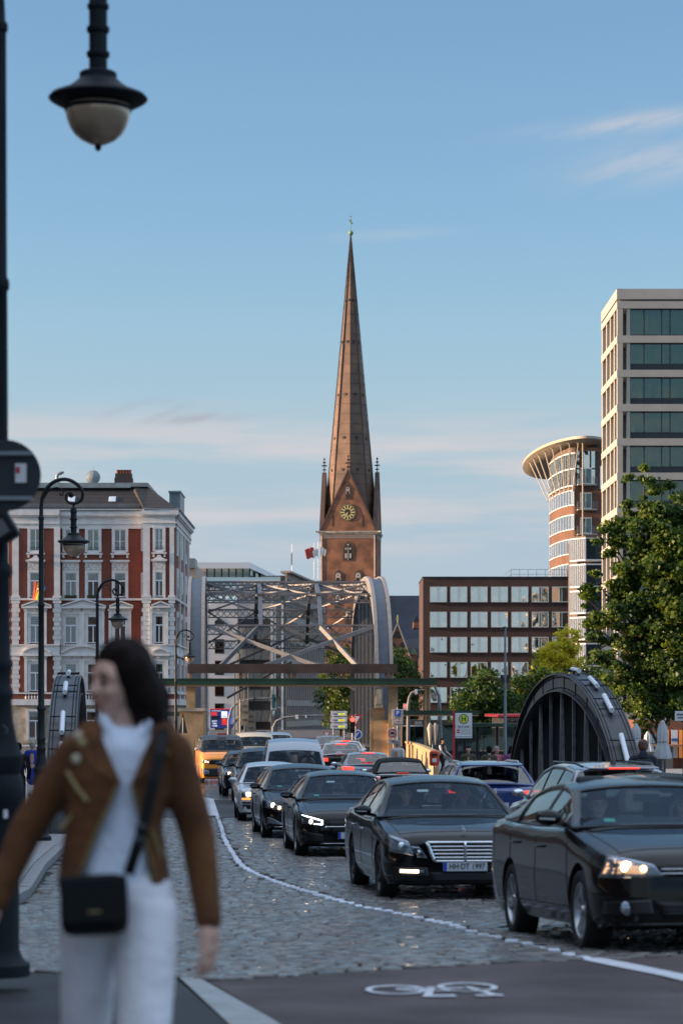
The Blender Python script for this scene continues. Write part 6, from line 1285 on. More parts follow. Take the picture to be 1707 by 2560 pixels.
# ================================================================ CAFE CORNER ON THE RIGHT
for px, p0, p1, Yc, lab in ((1589, 1808, 1875, 82, 'closed pale parasol beside the end of the black arch'), (1618, 1828, 1880, 100, 'small closed parasol behind the man with backpack'), (1655, 1800, 1897, 70, 'tall closed pale parasol tied with a cord near the railing')):
    t = sgn('closed_parasol', lab, 'parasol', px, p1, Yc); t['group'] = 'closed parasols of the cafe'; s_ = F / Yc; h = (p1 - p0) / s_; vs = []; q = MB(); n = 16; fs = []
    prof = [(.2, 0), (.22, .05), (.16, .3), (.12, .42), (.13, .6), (.11, .8), (.05, .93), (.05, .96), (.005, 1.0)]
    for r_, z in prof:
        for k in range(n): a = 2 * math.pi * k / n; rr = r_ * (1 + .28 * (k % 2)); vs.append((rr * math.cos(a), rr * math.sin(a), z * h))
    for i in range(len(prof) - 1):
        for k in range(n): fs.append((i * n + k, i * n + (k + 1) % n, (i + 1) * n + (k + 1) % n, (i + 1) * n + k))
    q.add(vs, fs); q.build('cloth', 'cloth_umbrella', t, 70); pole(t, 0, .03, gz(Yc) + .1 - t.location.z, .1, 'galv', 0); q = MB(); q.lathe([(.125, 0), (.14, .0), (.14, .03), (.125, .03)], 14, c=(0, 0, h * .42)); q.build('cord', 'cloth_grey', t)
t = sgn('cafe_sign', 'white cafe board on a post at the right edge', 'sign', 1696, 1790, 66); plate(t, .1, 0, .42, .26, 'sign_white'); q = MB(); q.bb(-.06, .26, -.02, -.011, .02, .06); q.bb(-.04, .22, -.02, -.011, -.06, -.03); q.build('print', 'cloth_grey', t); pole(t, .13, .03, gz(66) - t.location.z, .15, 'steel_deep')
t = thing('cafe_pavilion', 'low cafe pavilion glowing orange behind the closed parasols', 'cafe', (XP(1660, 125), 125, gz(125))); gX = lambda p: XP(p, 125) - XP(1660, 125); gZ = lambda p: ZP(p, 125) - gz(125)
q = MB(); q.bb(gX(1585), gX(1800), .4, 8, 0, gZ(1800)); q.build('wall', 'brick_warehouse', t)
q = MB(); q.bb(gX(1590), gX(1680), -.1, .3, 0, gZ(1865)); q.build('counter', 'cloth_grey', t); q = MB(); q.bb(gX(1584), gX(1800), -.6, .38, gZ(1866), gZ(1861)); q.build('awning', 'wood_under', t)
for a, c, m_ in ((1596, 1612, 'iron_post'), (1622, 1640, 'pane_pale'), (1662, 1672, 'shop_orange'), (1678, 1694, 'sign_white'), (1698, 1712, 'shop_orange')): q = MB(); q.bb(gX(a), gX(c), .2, .35, gZ(1858 if a < 1670 else 1895), gZ(1835 if a < 1660 else 1825)); q.build('window', m_, t)
q = MB(); q.bb(gX(1678), gX(1694), .1, .19, gZ(1853), gZ(1846)); q.build('blue_stripe', 'container_blue', t)
t = thing('iron_railing', 'ornate black iron railing between the backpack man and the right edge', 'railing', (0, 0, 0)); q = MB(); Yr = 53.0
for zz_ in (1.0, .12): q.bar((XP(1590, Yr), Yr, gz(Yr) + .1 + zz_), (XP(1850, Yr), Yr, gz(Yr) + .1 + zz_), .05)
q.build('rail', 'railing_black', t)
x = XP(1590, Yr); q = MB(); k = 0
while x < XP(1850, Yr):
    q.bar((x, Yr, gz(Yr) + .2), (x, Yr, gz(Yr) + 1.1), .022); vs, fs = flat_ring(0, 0, .05, .05, .014, 12); q.add([(x + .06 + a, Yr - .01, gz(Yr) + .45 + (k % 3) * .2 + b_) for a, b_ in vs], fs); x += .12; k += 1
stuff(q.build('balusters', 'railing_black', t))
# ================================================================ CARS
def bvh_of(me): 
    me.calc_loop_triangles(); return BVHTree.FromPolygons([v.co.copy() for v in me.vertices], [tuple(p.vertices) for p in me.polygons])
def patch(bv, corners, dirv, org, n, m, off=.004, bulge=None):
    """grid draped on a surface: corners are 2-D (a, b); org(a, b) gives the ray origin"""
    d = Vector(dirv); bl, br_, tr, tl = [Vector(c) for c in corners]; vs = []
    for j in range(m + 1):
        for i in range(n + 1):
            u, v = i / n, j / m; p = bl.lerp(br_, u).lerp(tl.lerp(tr, u), v); o = Vector(org(p.x, p.y)); h = bv.ray_cast(o, d)
            if h[0] is None: h = bv.find_nearest(o + d * ((Vector((0, 0, 0)) - o).dot(d)))
            vs.append(h[0] - d * off)
    fs = [(j * (n + 1) + i, j * (n + 1) + i + 1, (j + 1) * (n + 1) + i + 1, (j + 1) * (n + 1) + i) for j in range(m) for i in range(n)]
    return vs, fs
def thickplate(vs, fs, name, mt, par, th=.012, smooth_=50):
    q = MB(); q.add(vs, fs); me = bpy.data.meshes.new(name); me.from_pydata(q.v, [], q.f); me.materials.append(M[mt]); me.polygons.foreach_set('use_smooth', [True] * len(me.polygons)); me.update()
    o = link(name, me, par); s = o.modifiers.new('solid', 'SOLIDIFY'); s.thickness = th; s.offset = 0; return o
_wh = {}
def wheel(par, x, y, r_, side, rimmat='rim_silver', spokes=5, wd=.215):
    key = (round(r_, 3), rimmat, spokes)
    if key not in _wh:
        q = MB(); rr = r_ * .68
        q.lathe([(rr, -wd / 2), (r_ * .96, -wd / 2 + .01), (r_, -wd / 2 + .035), (r_ * 1.003, 0), (r_, wd / 2 - .035), (r_ * .965, wd / 2 - .008), (r_ * .85, wd / 2 + .004), (rr + .012, wd / 2 - .006), (rr, wd / 2 - .02)], 40, axis='X'); ty = q.mesh('tyre', 'rubber', 50)
        q = MB(); q.lathe([(rr + .004, wd / 2 - .012), (rr - .012, wd / 2 - .014), (rr - .03, wd / 2 - .05), (rr - .035, -wd / 2 + .02)], 40, axis='X'); q.lathe([(.001, wd / 2 - .02), (.032, wd / 2 - .02), (.045, wd / 2 - .035), (.05, wd / 2 - .07)], 16, axis='X')
        for k in range(spokes):
            a = 2 * math.pi * k / spokes
            for da in (-.10, .10): q.bar((wd / 2 - .045, .045 * math.cos(a), .045 * math.sin(a)), (wd / 2 - .03, (rr - .015) * math.cos(a + da), (rr - .015) * math.sin(a + da)), .03 * r_ / .32, .02, up=(1, 0, 0))
        ri = q.mesh('rim', rimmat, 40)
        q = MB(); q.lathe([(.001, -.02), (rr - .04, -.02), (rr - .04, 0), (.15, .0), (.001, .0)], 24, axis='X'); dk = q.mesh('brake_disc', 'trim_black')
        _wh[key] = (ty, ri, dk)
    ty, ri, dk = _wh[key]; w_ = link('wheel', ri, par, (x, y, r_), (rnd.uniform(0, 6.28), 0, 0 if side > 0 else math.pi)); link('tyre', ty, w_); link('brake_disc', dk, w_); return w_
def smoothlist(pl, s): 
    xs = [p[0] for p in pl]; zs = [p[1] for p in pl]; a = [np.interp(s + d, xs, zs) for d in (-.06, -.03, 0, .03, .06)]; return float(sum(a) / 5)
def car(label, cat, x, y, yaw, S, group='vehicles queueing on the street'):
    L, W, H = S['L'], S['W'], S['H']; paint = S['paint']; top = S['top']; fo, wb = S['fo'], S['wb']; r_ = S.get('r', .32); zb0 = S.get('zb', .19)
    t = thing(S.get('name', 'car'), label, cat, (x, y, gz(y)), yaw, group)
    t.rotation_euler.x = slope(y) * math.cos(yaw)
    f0, a0, b0, a1 = S.get('f0', .62), S.get('a0', .55), S.get('b0', .72), S.get('a1', .45)
    def wf(s):
        k = 1.0
        if s < a0: k = f0 + (1 - f0) * (1 - (1 - s / a0) ** 2.4) ** (1 / 2.4)
        if s > L - a1: k = b0 + (1 - b0) * (1 - (1 - (L - s) / a1) ** 2.6) ** (1 / 2.6)
        return W / 2 * k
    ss = [0, .008, .025, .05, .09, .14, .2, .28, .36, .45, .55]; s = .67
    while s < L - .55: ss.append(s); s += .11
    ss += [L - v for v in (.5, .4, .3, .22, .15, .1, .06, .03, .01, 0)]
    sw0, sb1 = S['gh'][0][0], S['gh'][-1][0]
    vs = []; fs = []; n = None
    for s in ss:
        w_ = wf(s); zt = smoothlist(top, s); zb = zb0 + .06 * max(0, 1 - s / .4) + .10 * max(0, 1 - (L - s) / .45)
        sh = np.interp(s, [0, .3, sw0, sw0 + .35, sb1 - .2, sb1, L], [.05, S.get('hc', .10), S.get('hc', .10), .03, .03, .06, .06]); zs = zt - sh
        pts = [(0, zb), (w_ * .84, zb), (w_ * .945, zb + .05), (w_ * .985, zb + .17), (w_, zb + .45 * (zs - zb)), (w_ * .994, zb + .72 * (zs - zb)), (w_ * .985, zs - .055), (w_ * .955, zs - .012), (w_ * .90, zs + .4 * (zt - zs)), (w_ * .6, zs + .88 * (zt - zs)), (0, zt)]
        P_ = spl(pts, 3); half = P_; ring = half + [(-a, b) for a, b in half[-2:0:-1]]; n = len(ring)
        vs += [(a, s - L / 2, b) for a, b in ring]
    for i in range(len(ss) - 1):
        for k in range(n): fs.append((i * n + k, (i + 1) * n + k, (i + 1) * n + (k + 1) % n, i * n + (k + 1) % n))
    fs.append(tuple(range(n))); fs.append(tuple(range((len(ss) - 1) * n, len(ss) * n))[::-1])
    q = MB(); q.add(vs, fs); body = q.mesh('body', paint); bv = bvh_of(body)
    cut = MB(); wy = (fo - L / 2, fo + wb - L / 2)
    for yy in wy:
        for s_ in (-1, 1): cut.lathe([(.001, -.2), (r_ + .045, -.2), (r_ + .045, .2), (.001, .2)], 30, c=(s_ * (W / 2 - .08), yy, r_ + .01), axis='X')
    cm = cut.mesh('cut', 'trim_black'); body = boolean(body, cm, 'body'); body.polygons.foreach_set('use_smooth', [True] * len(body.polygons)); body.set_sharp_from_angle(angle=R(38)); bo_ = link('body', body, t)
    for yy in wy:
        for s_ in (-1, 1): wheel(t, s_ * (W / 2 - .115), yy, r_, s_, S.get('rim', 'rim_silver'), S.get('spokes', 5))
    # ---- greenhouse
    gh = S['gh']; wr = S['wr']; belt = lambda s: smoothlist(top, s) - .025
    hs_ = [p[0] for p in gh]; sr0, sr1 = gh[1][0], gh[-2][0]; wins = S['wins']; st = set([sw0, sw0 + .035, sb1, sb1 - .04, sr0 - .03, sr0, sr1, sr1 + .03])
    for a, b in wins: st |= {a, b}
    s = sw0
    while s < sb1: st.add(s); s += .12
    st = sorted(st); st2 = [st[0]]
    for s in st[1:]:
        if s - st2[-1] > .012: st2.append(s)
    st = st2; mid = (sr0 + sr1) / 2
    svs = [0, .07, .3, .55, .76, .88, 1.0]; tus = [1, .92, .8, .6, .35, 0]
    def zg(s): 
        z = smoothlist(gh, s) if sr0 - .1 < s < sr1 + .1 else float(np.interp(s, hs_, [p[1] for p in gh])); return z
    V = []; nrow = None
    for s in st:
        zb_ = belt(s); z = max(zg(s), zb_ + .004); wbh = wf(s) * .925; hf = (z - zb_) / (H - zb_); wt = wbh - (wbh - wr) * max(0, hf) ** 1.15; crown = min(.05, (z - zb_) * .5); row = []
        for sgn_ in (1, -1):
            r1 = [(sgn_ * (wbh + (wt - wbh) * v ** 1.25), zb_ + (z - crown - zb_) * v, 1) for v in svs]
            r2 = [(sgn_ * wt * u, z - crown * u ** 2.2, u) for u in tus[1:]]
            row.append(r1 + r2)
        ring = row[0] + row[1][-2::-1]; nrow = len(ring)
        for X_, Z_, u in ring:
            k = (abs(X_) / wbh) ** 2
            sh = (S.get('wc', .16) * k * (1 - (s - sw0) / (mid - sw0))) if s < mid else (-S.get('rc', .12) * k * ((s - mid) / (sb1 - mid)))
            V.append((X_, s + sh - L / 2, Z_))
    cls = {}
    ns, ntp = len(svs) - 1, len(tus) - 1
    for i in range(len(st) - 1):
        sm = (st[i] + st[i + 1]) / 2; hgt = zg(sm) - belt(sm)
        for k in range(nrow - 1):
            side_ = 1 if k < nrow / 2 - .5 else -1; kk = k if side_ > 0 else nrow - 2 - k
            if kk < ns:
                c_ = 'roof'
                if 1 <= kk <= ns - 2:
                    for j, (a, b) in enumerate(wins):
                        if a < sm < b: c_ = ('side_window', side_, j)
                    if c_ == 'roof' and wins[0][0] < sm < wins[-1][1]: c_ = 'pillar'
                elif kk == 0 and wins[0][0] - .1 < sm < wins[-1][1] + .05: c_ = 'pillar'
            else:
                um = kk - ns; c_ = 'roof'
                if um >= 1 and sw0 + .03 < sm < sr0 - .02: c_ = 'windscreen'
                if um >= 1 and sr1 + .02 < sm < sb1 - .03 and S.get('rearglass', True): c_ = 'rear_window'
                if um == 0 and sw0 < sm < sr0 - .02 and S.get('blackpillar'): c_ = 'pillar'
            cls.setdefault(c_, []).append((i * nrow + k, i * nrow + k + 1, (i + 1) * nrow + k + 1, (i + 1) * nrow + k))
    for c_, F_ in cls.items():
        used = sorted({v for f in F_ for v in f}); mp = {v: i for i, v in enumerate(used)}; q = MB(); q.add([V[v] for v in used], [tuple(mp[v] for v in f) for f in F_])
        nm = c_ if isinstance(c_, str) else c_[0]
        mt_ = {'roof': S.get('roofpaint', paint), 'pillar': 'trim_black', 'windscreen': 'car_glass', 'rear_window': 'car_glass_side', 'side_window': 'car_glass_side'}[nm]
        o = q.build('window_frame' if nm == 'pillar' else nm, mt_, t, 40)
        if nm in ('roof', 'pillar'): s_ = o.modifiers.new('solid', 'SOLIDIFY'); s_.thickness = .02; s_.offset = 0 if nm == 'roof' else -.3
    # ---- interior: tub, dashboard, seats, steering wheel
    q = MB(); zc = belt(sw0 + .3); q.bb(-W / 2 * .80, W / 2 * .80, sw0 + .25 - L / 2, sb1 - .3 - L / 2, zc + .012, zc + .03); q.bb(-W / 2 * .8, W / 2 * .8, sw0 + .3 - L / 2, sw0 + .62 - L / 2, zc + .02, zc + .085); q.build('cabin_floor', 'interior', t)
    sx = S.get('seat_s', sr0 + .55) - L / 2
    for s_ in (-1, 1):
        q = MB(); q.bb(s_ * .37 - .24, s_ * .37 + .24, sx, sx + .12, zc + .02, zc + .26); q.bb(s_ * .37 - .13, s_ * .37 + .13, sx + .02, sx + .10, zc + .29, zc + .44); q.build('seat', 'interior', t, bevel=.03)
        q = MB(); q.bb(s_ * .42 - .11, s_ * .42 + .11, sx + .85, sx + .93, zc + .0, zc + .26); q.build('rear_headrest', 'interior', t, bevel=.03)
    q = MB(); c0 = Vector((.37, sx - .48, zc + .10))
    q.tube([tuple(c0 + Vector((.18 * math.cos(a), .05 * math.sin(a), .17 * math.sin(a)))) for a in [2 * math.pi * k / 18 for k in range(19)]], .014, 6); q.build('steering_wheel', 'interior', t)
    q = MB(); mz = zg(sr0) - .10; q.bb(-.11, .11, sr0 + .12 - L / 2, sr0 + .15 - L / 2, mz - .035, mz + .03); q.build('rear_view_mirror', 'interior', t)
    A = dict(t=t, bv=bv, L=L, W=W, H=H, body=bo_, zc=zc, sx=sx, S=S, belt=belt, zg=zg)
    # ---- bonnet seams, cowl and wipers
    def drape(c, name, mt, n=14, m=1, off=.0015, th=.003): vs, fs = patch(bv, c, (0, 0, -1), lambda a, b: (a, b, 4), n, m, off); return thickplate(vs, fs, name, mt, t, th)
    for s_ in (-1, 1): a_ = s_ * W / 2; drape([(a_ * .80 - .004, .22 - L / 2), (a_ * .80 + .004, .22 - L / 2), (a_ * .845 + .004, sw0 + .12 - L / 2), (a_ * .845 - .004, sw0 + .12 - L / 2)], 'bonnet_seam', 'grille_black', 1, 14)
    drape([(-W / 2 * .80, .215 - L / 2), (W / 2 * .80, .215 - L / 2), (W / 2 * .80, .225 - L / 2), (-W / 2 * .80, .225 - L / 2)], 'bonnet_seam', 'grille_black')
    drape([(-W / 2 * .80, sw0 - .02 - L / 2), (W / 2 * .80, sw0 - .02 - L / 2), (W / 2 * .82, sw0 + .05 - L / 2), (-W / 2 * .82, sw0 + .05 - L / 2)], 'cowl', 'trim_black', 14, 2, .004, .01)
    # ---- side details
    ys_ = lambda s: s - L / 2
    for s_ in (-1, 1):
        for a in S['doors']:
            vs, fs = patch(bv, [(ys_(a[0]) - .005, zb0 + .16), (ys_(a[0]) + .005, zb0 + .16), (ys_(a[1]) + .005, belt(a[1]) - .01), (ys_(a[1]) - .005, belt(a[1]) - .01)], (-s_, 0, 0), lambda p, z: (s_ * 3, p, z), 1, 10, .0015); thickplate(vs, fs, 'door_seam', 'grille_black', t, .003)
        vs, fs = patch(bv, [(ys_(S['doors'][0][0]), zb0 + .15), (ys_(S['doors'][-1][0]), zb0 + .15), (ys_(S['doors'][-1][0]), zb0 + .16), (ys_(S['doors'][0][0]), zb0 + .16)], (-s_, 0, 0), lambda p, z: (s_ * 3, p, z), 24, 1, .0015); thickplate(vs, fs, 'sill_seam', S.get('sill', 'grille_black'), t, .004)
        for hs2 in S.get('handles', []):
            z = belt(hs2) - .16; h = bv.ray_cast(Vector((s_ * 3, ys_(hs2), z)), Vector((-s_, 0, 0)))
            if h[0]: q = MB(); q.tube([h[0] + Vector((s_ * .004, -.1, 0)), h[0] + Vector((s_ * .03, -.07, .005)), h[0] + Vector((s_ * .03, .07, .005)), h[0] + Vector((s_ * .004, .1, 0))], .011, 8); q.build('door_handle', S.get('handle', paint), t, 60)
        # mirror
        ms = S.get('mirror', sw0 + .42); mz = belt(ms) + .085; mx = s_ * (W / 2 + .08)
        q = MB(); q.sphere((mx, ys_(ms), mz), .085, 14, 10, sc3=(1.28, .85, .78)); q.bar((s_ * (W / 2 - .07), ys_(ms) + .02, mz - .06), (mx, ys_(ms) + .01, mz - .03), .06, .04); o = q.build('wing_mirror', S.get('mirrorpaint', paint), t, 60)
        q = MB(); q.sphere((mx, ys_(ms) + .035, mz), .078, 12, 8, sc3=(1.2, .55, .72)); q.build('mirror_glass', 'chrome', o, 180)
        q = MB(); q.bar((mx + s_ * .085, ys_(ms) - .05, mz - .005), (mx - s_ * .04, ys_(ms) - .075, mz - .012), .015); q.build('indicator', 'lamp_off', o)
        if S.get('trimline'):
            wz = [(wins[0][0] + .02), wins[-1][1]]; q = MB(); pts = []
            for k in range(14):
                s = wz[0] + (wz[1] - wz[0]) * k / 13; h = bv.ray_cast(Vector((s_ * 3, ys_(s), belt(s) - .035)), Vector((-s_, 0, 0))); 
                if h[0]: pts.append(h[0] + Vector((0, 0, .03 - .0)))
            if len(pts) > 2: q.tube(pts, .009, 6); q.build('window_trim', S['trimline'], t, 60)
    return A
def fp(A, corners, name, mt, n=10, m=6, off=.004, th=.012, rear=False, par=None):
    L = A['L']; d = (0, -1, 0) if rear else (0, 1, 0); yy = 5 if rear else -5
    vs, fs = patch(A['bv'], corners, d, lambda a, b: (a, yy, b), n, m, off); return thickplate(vs, fs, name, mt, par or A['t'], th)
def mir(c): return [(-a, b) for a, b in (c[1], c[0], c[3], c[2])]
def both(A, corners, name, mt, **k): return [fp(A, corners, name, mt, **k), fp(A, mir(corners), name, mt, **k)]
def hitf(A, x, z, rear=False): h = A['bv'].ray_cast(Vector((x, 5 if rear else -5, z)), Vector((0, -1 if rear else 1, 0))); return h[0] if h[0] else Vector((x, (1 if rear else -1) * A['L'] / 2, z))
def numplate(A, z, txt, rear=False, tilt=0):
    h = hitf(A, 0, z, rear); s_ = 1 if rear else -1; y = h.y + s_ * .02; t = A['t']
    q = MB(); q.bb(-.26, .26, y - .006, y + .006, z - .055, z + .055); p_ = q.build('number_plate', 'plate', t, bevel=.004); q = MB(); xb = (-.26, -.218) if not rear else (.218, .26)
    q.bb(xb[0] + .002, xb[1], y + s_ * .007 - .0015, y + s_ * .007 + .0015, z - .052, z + .052); q.build('country_band', 'plate_blue', p_)
    if txt: text(txt, .092, 'ink', p_, ((.02 if not rear else -.02), y + s_ * .0075, z - .002), (R(90), 0, 0 if not rear else math.pi), wx=.86, bold=.0015)
    q = MB()
    for a in ((-.268, .268, z + .055, z + .062), (-.268, .268, z - .062, z - .055)): q.bb(a[0], a[1], y - .008, y + .008, a[2], a[3])
    q.build('plate_holder', 'trim_black', p_)
def round_lamp(A, x, z, r_, mt, par, off=.01, rear=False, nm='bulb'):
    h = hitf(A, x, z, rear); s_ = 1 if rear else -1; q = MB(); q.lathe([(.001, -.012), (r_ * .7, -.009), (r_, 0), (r_, .01)], 18, c=(x, h.y - off, z), axis='Y'); return q.build(nm, mt, par, 60)
def sticker(A, x, s, mt, w_=.09, h_=.05):
    z = A['zg'](s) - .02; 
# ---- common side profiles
SEDAN = lambda **k: dict(dict(L=4.87, W=1.85, H=1.47, fo=.83, wb=2.87, r=.335, paint='paint_black', hc=.09, wr=.58,
    top=[(-.2, .66), (0, .70), (.06, .78), (.3, .86), (.8, .93), (1.3, .985), (1.5, .99), (2.4, .99), (3.6, 1.02), (4.0, 1.04), (4.6, 1.06), (4.75, 1.05), (4.87, .96), (5.1, .9)],
    gh=[(1.25, .985), (2.12, 1.40), (2.7, 1.47), (3.2, 1.45), (3.55, 1.38), (4.25, 1.06)], wins=[(1.72, 2.60), (2.68, 3.45)],
    doors=[(1.38, 1.44), (2.64, 2.64), (3.62, 3.66)], handles=[2.42, 3.42], trimline='chrome'), **k)
def lane(x0, y0, dx, dy): return math.atan2(dx, -dy)     # heading of a car whose nose points to the camera along (dx, dy)
# ================================================================ PEOPLE
def head_parts(c, s, yaw, pitch=0.0):
    E = Matrix.Translation(c) @ Matrix.Rotation(yaw, 4, 'Z') @ Matrix.Rotation(pitch, 4, 'X')
    T = lambda p: tuple(E @ (Vector(p) * s))
    sk = [(T((0, .018, .035)), .088 * s, T((0, .0, .03)), .086 * s), (T((0, -.012, .01)), .076 * s, T((0, -.028, -.035)), .062 * s), (T((0, -.03, -.04)), .058 * s, T((0, -.045, -.082)), .034 * s), (T((0, -.085, .012)), .010 * s, T((0, -.104, -.018)), .014 * s), (T((-.013, -.094, -.02)), .009 * s, T((.013, -.094, -.02)), .009 * s), (T((-.04, -.058, .03)), .026 * s, T((.04, -.058, .03)), .026 * s), (T((-.036, -.06, -.02)), .028 * s, T((.036, -.06, -.02)), .028 * s), (T((0, -.078, -.052)), .016 * s, T((0, -.072, -.062)), .018 * s)]
    for e in (-1, 1): sk += [(T((e * .08, .012, .012)), .013 * s, T((e * .079, .01, -.02)), .011 * s)]
    return sk, T
def face_marks(par, T, s, E=None, lip='lip'):
    q = MB()
    for e in (-1, 1): q.sphere(T((e * .032, -.080, .012)), .011 * s, 8, 6)
    q.build('eyes', 'eye_dark', par, 180)
    q = MB(); q.tube([T((-.025, -.083, -.052)), T((0, -.094, -.054)), T((.025, -.083, -.052))], .006 * s, 6); q.build('mouth', lip, par, 180)
    q = MB()
    for e in (-1, 1): q.tube([T((e * .016, -.088, .034)), T((e * .035, -.086, .039)), T((e * .052, -.073, .033))], .005 * s, 5)
    q.build('eyebrows', 'hair_dark', par, 180)
def hair_cap(T, s, long=0.0):
    sg = [(T((0, .03, .055)), .096 * s, T((0, .005, .062)), .086 * s), (T((0, .055, .0)), .078 * s, T((0, .05, -.03 - long * .3)), .065 * s)]
    for e in (-1, 1): sg.append((T((e * .055, .035, .03)), .045 * s, T((e * .06, .04, -.02 - long)), (.03 + .012 * (long > 0)) * s))
    return sg
def hand(p, d, side, s=1.0, thumbdir=None):
    """palm and five unequal bent fingers from wrist point p along d"""
    p, d = Vector(p), Vector(d).normalized(); sd = Vector(side).normalized(); nrm = d.cross(sd)
    sg = [(p, .026 * s, p + d * .035 * s, .030 * s), (p + d * .03 * s - sd * .022 * s, .021 * s, p + d * .08 * s - sd * .028 * s, .016 * s), (p + d * .03 * s, .021 * s, p + d * .085 * s, .017 * s), (p + d * .03 * s + sd * .02 * s, .021 * s, p + d * .08 * s + sd * .026 * s, .016 * s)]
    for k, l in enumerate((.072, .082, .076, .058)):
        o = p + d * .085 * s + sd * (-.036 + .024 * k) * s; m = o + (d * .5 + nrm * .08) * l * s; e = m + (d * .42 + nrm * .28) * l * s
        sg += [(o, .0098 * s, m, .0088 * s), (m, .0088 * s, e, .0074 * s)]
    a = p + d * .03 * s - sd * .03 * s; b = a + (d * .6 - sd * .6 + nrm * .2) * .04 * s; sg += [(a, .014 * s, b, .011 * s), (b, .011 * s, b + (d * .9 + nrm * .3) * .032 * s, .009 * s)]
    return sg
def person(label, loc, yaw, h, top='cloth_black', legs='denim', hair='hair_dark', skin='skin', stride=.12, arms=None, vox=.020, group=None, sleeves='top', long_coat=False, headyaw=0, longhair=0, hood=False, shoes='cloth_black', bag=None):
    t = thing('person', label, 'person', loc, yaw, group); s = h / 1.75
    S_ = lambda p: tuple(Vector(p) * s)
    hd, T = head_parts(Vector((0, -.01, 1.63)) * s, s, headyaw)
    hipz, kz = .92, .50; fl = [(-.09, -stride), (.09, stride)]
    knee = [(-.095, -stride * .6 - .03, kz), (.095, stride * .3 - .03, kz)]; ank = [(-.09, -stride, .09), (.09, stride + .02, .10)]
    A_ = arms or [((-.20, 0, 1.40), (-.25, .04, 1.12), (-.25, -.06, .88)), ((.20, 0, 1.40), (.25, .03, 1.12), (.24, -.08, .88))]
    body = hd + [(S_((0, .01, 1.53)), .052 * s, S_((0, .02, 1.42)), .06 * s), (S_((0, .01, 1.36)), .12 * s, S_((0, 0, 1.05)), .115 * s), (S_((0, 0, 1.0)), .13 * s, S_((0, 0, .92)), .13 * s)]
    for i in (0, 1):
        body += [(S_((fl[i][0], 0, hipz)), .085 * s, S_(knee[i]), .055 * s), (S_(knee[i]), .055 * s, S_(ank[i]), .038 * s), (S_(ank[i]), .038 * s, S_((ank[i][0], ank[i][1] - .13, .045)), .032 * s)]
        a, b, c = A_[i]; body += [(S_((a[0] * .8, a[1], a[2] + .0)), .055 * s, S_(b), .042 * s), (S_(b), .042 * s, S_(c), .029 * s)]
        d = (Vector(c) - Vector(b)).normalized(); body += hand(S_(c), d, (0, -1, 0) if abs(d.y) < .7 else (1, 0, 0), s)
    link('body', blob(body, max(.0085, vox * .55) * 1.0, 'body', skin, 2), t)
    tg_ = [(S_((-.15, .01, 1.43)), .07 * s, S_((.15, .01, 1.43)), .07 * s), (S_((0, .01, 1.38)), .13 * s, S_((0, 0, 1.2)), .125 * s, (1.32, .9, 1)), (S_((0, 0, 1.2)), .125 * s, S_((0, 0, .92)), .135 * s, (1.22, .9, 1))]
    if long_coat: tg_ += [(S_((0, 0, .95)), .14 * s, S_((0, 0, .55)), .19 * s, (1.1, .9, 1))]
    if hood: tg_ += [(S_((0, .07, 1.50)), .085 * s, S_((0, .07, 1.45)), .095 * s)]
    slv = []
    for i in (0, 1): a, b, c = A_[i]; slv += [(S_(a), .066 * s, S_(b), .055 * s), (S_(b), .055 * s, S_(Vector(b).lerp(Vector(c), .93)), .042 * s)]
    if sleeves == 'top': tg_ += slv
    o = link('jacket', blob(tg_, vox * s, 'jacket', top), t)
    if sleeves != 'top': link('sleeves', blob(slv, vox * s, 'sleeves', sleeves), t)
    tr_ = [(S_((-.06, 0, .93)), .115 * s, S_((.06, 0, .93)), .115 * s)]
    for i in (0, 1): tr_ += [(S_((fl[i][0], 0, hipz)), .10 * s, S_(knee[i]), .075 * s), (S_(knee[i]), .075 * s, S_(Vector(ank[i]) + Vector((0, 0, .04))), .062 * s)]
    link('trousers', blob(tr_, vox * s, 'trousers', legs), t)
    for i in (0, 1): a = ank[i]; link('shoe', blob([(S_((a[0], a[1] + .03, .045)), .045 * s, S_((a[0], a[1] - .15, .04)), .04 * s)], .012, 'shoe', shoes), t)
    link('hair', blob(hair_cap(T, s, longhair), .012, 'hair', hair), t); face_marks(t, T, s)
    if bag: q = MB(); q.box(S_((0, .2, 1.2)), (.30 * s, .16 * s, .42 * s)); q.build('backpack', bag, t, bevel=.05)
    return t
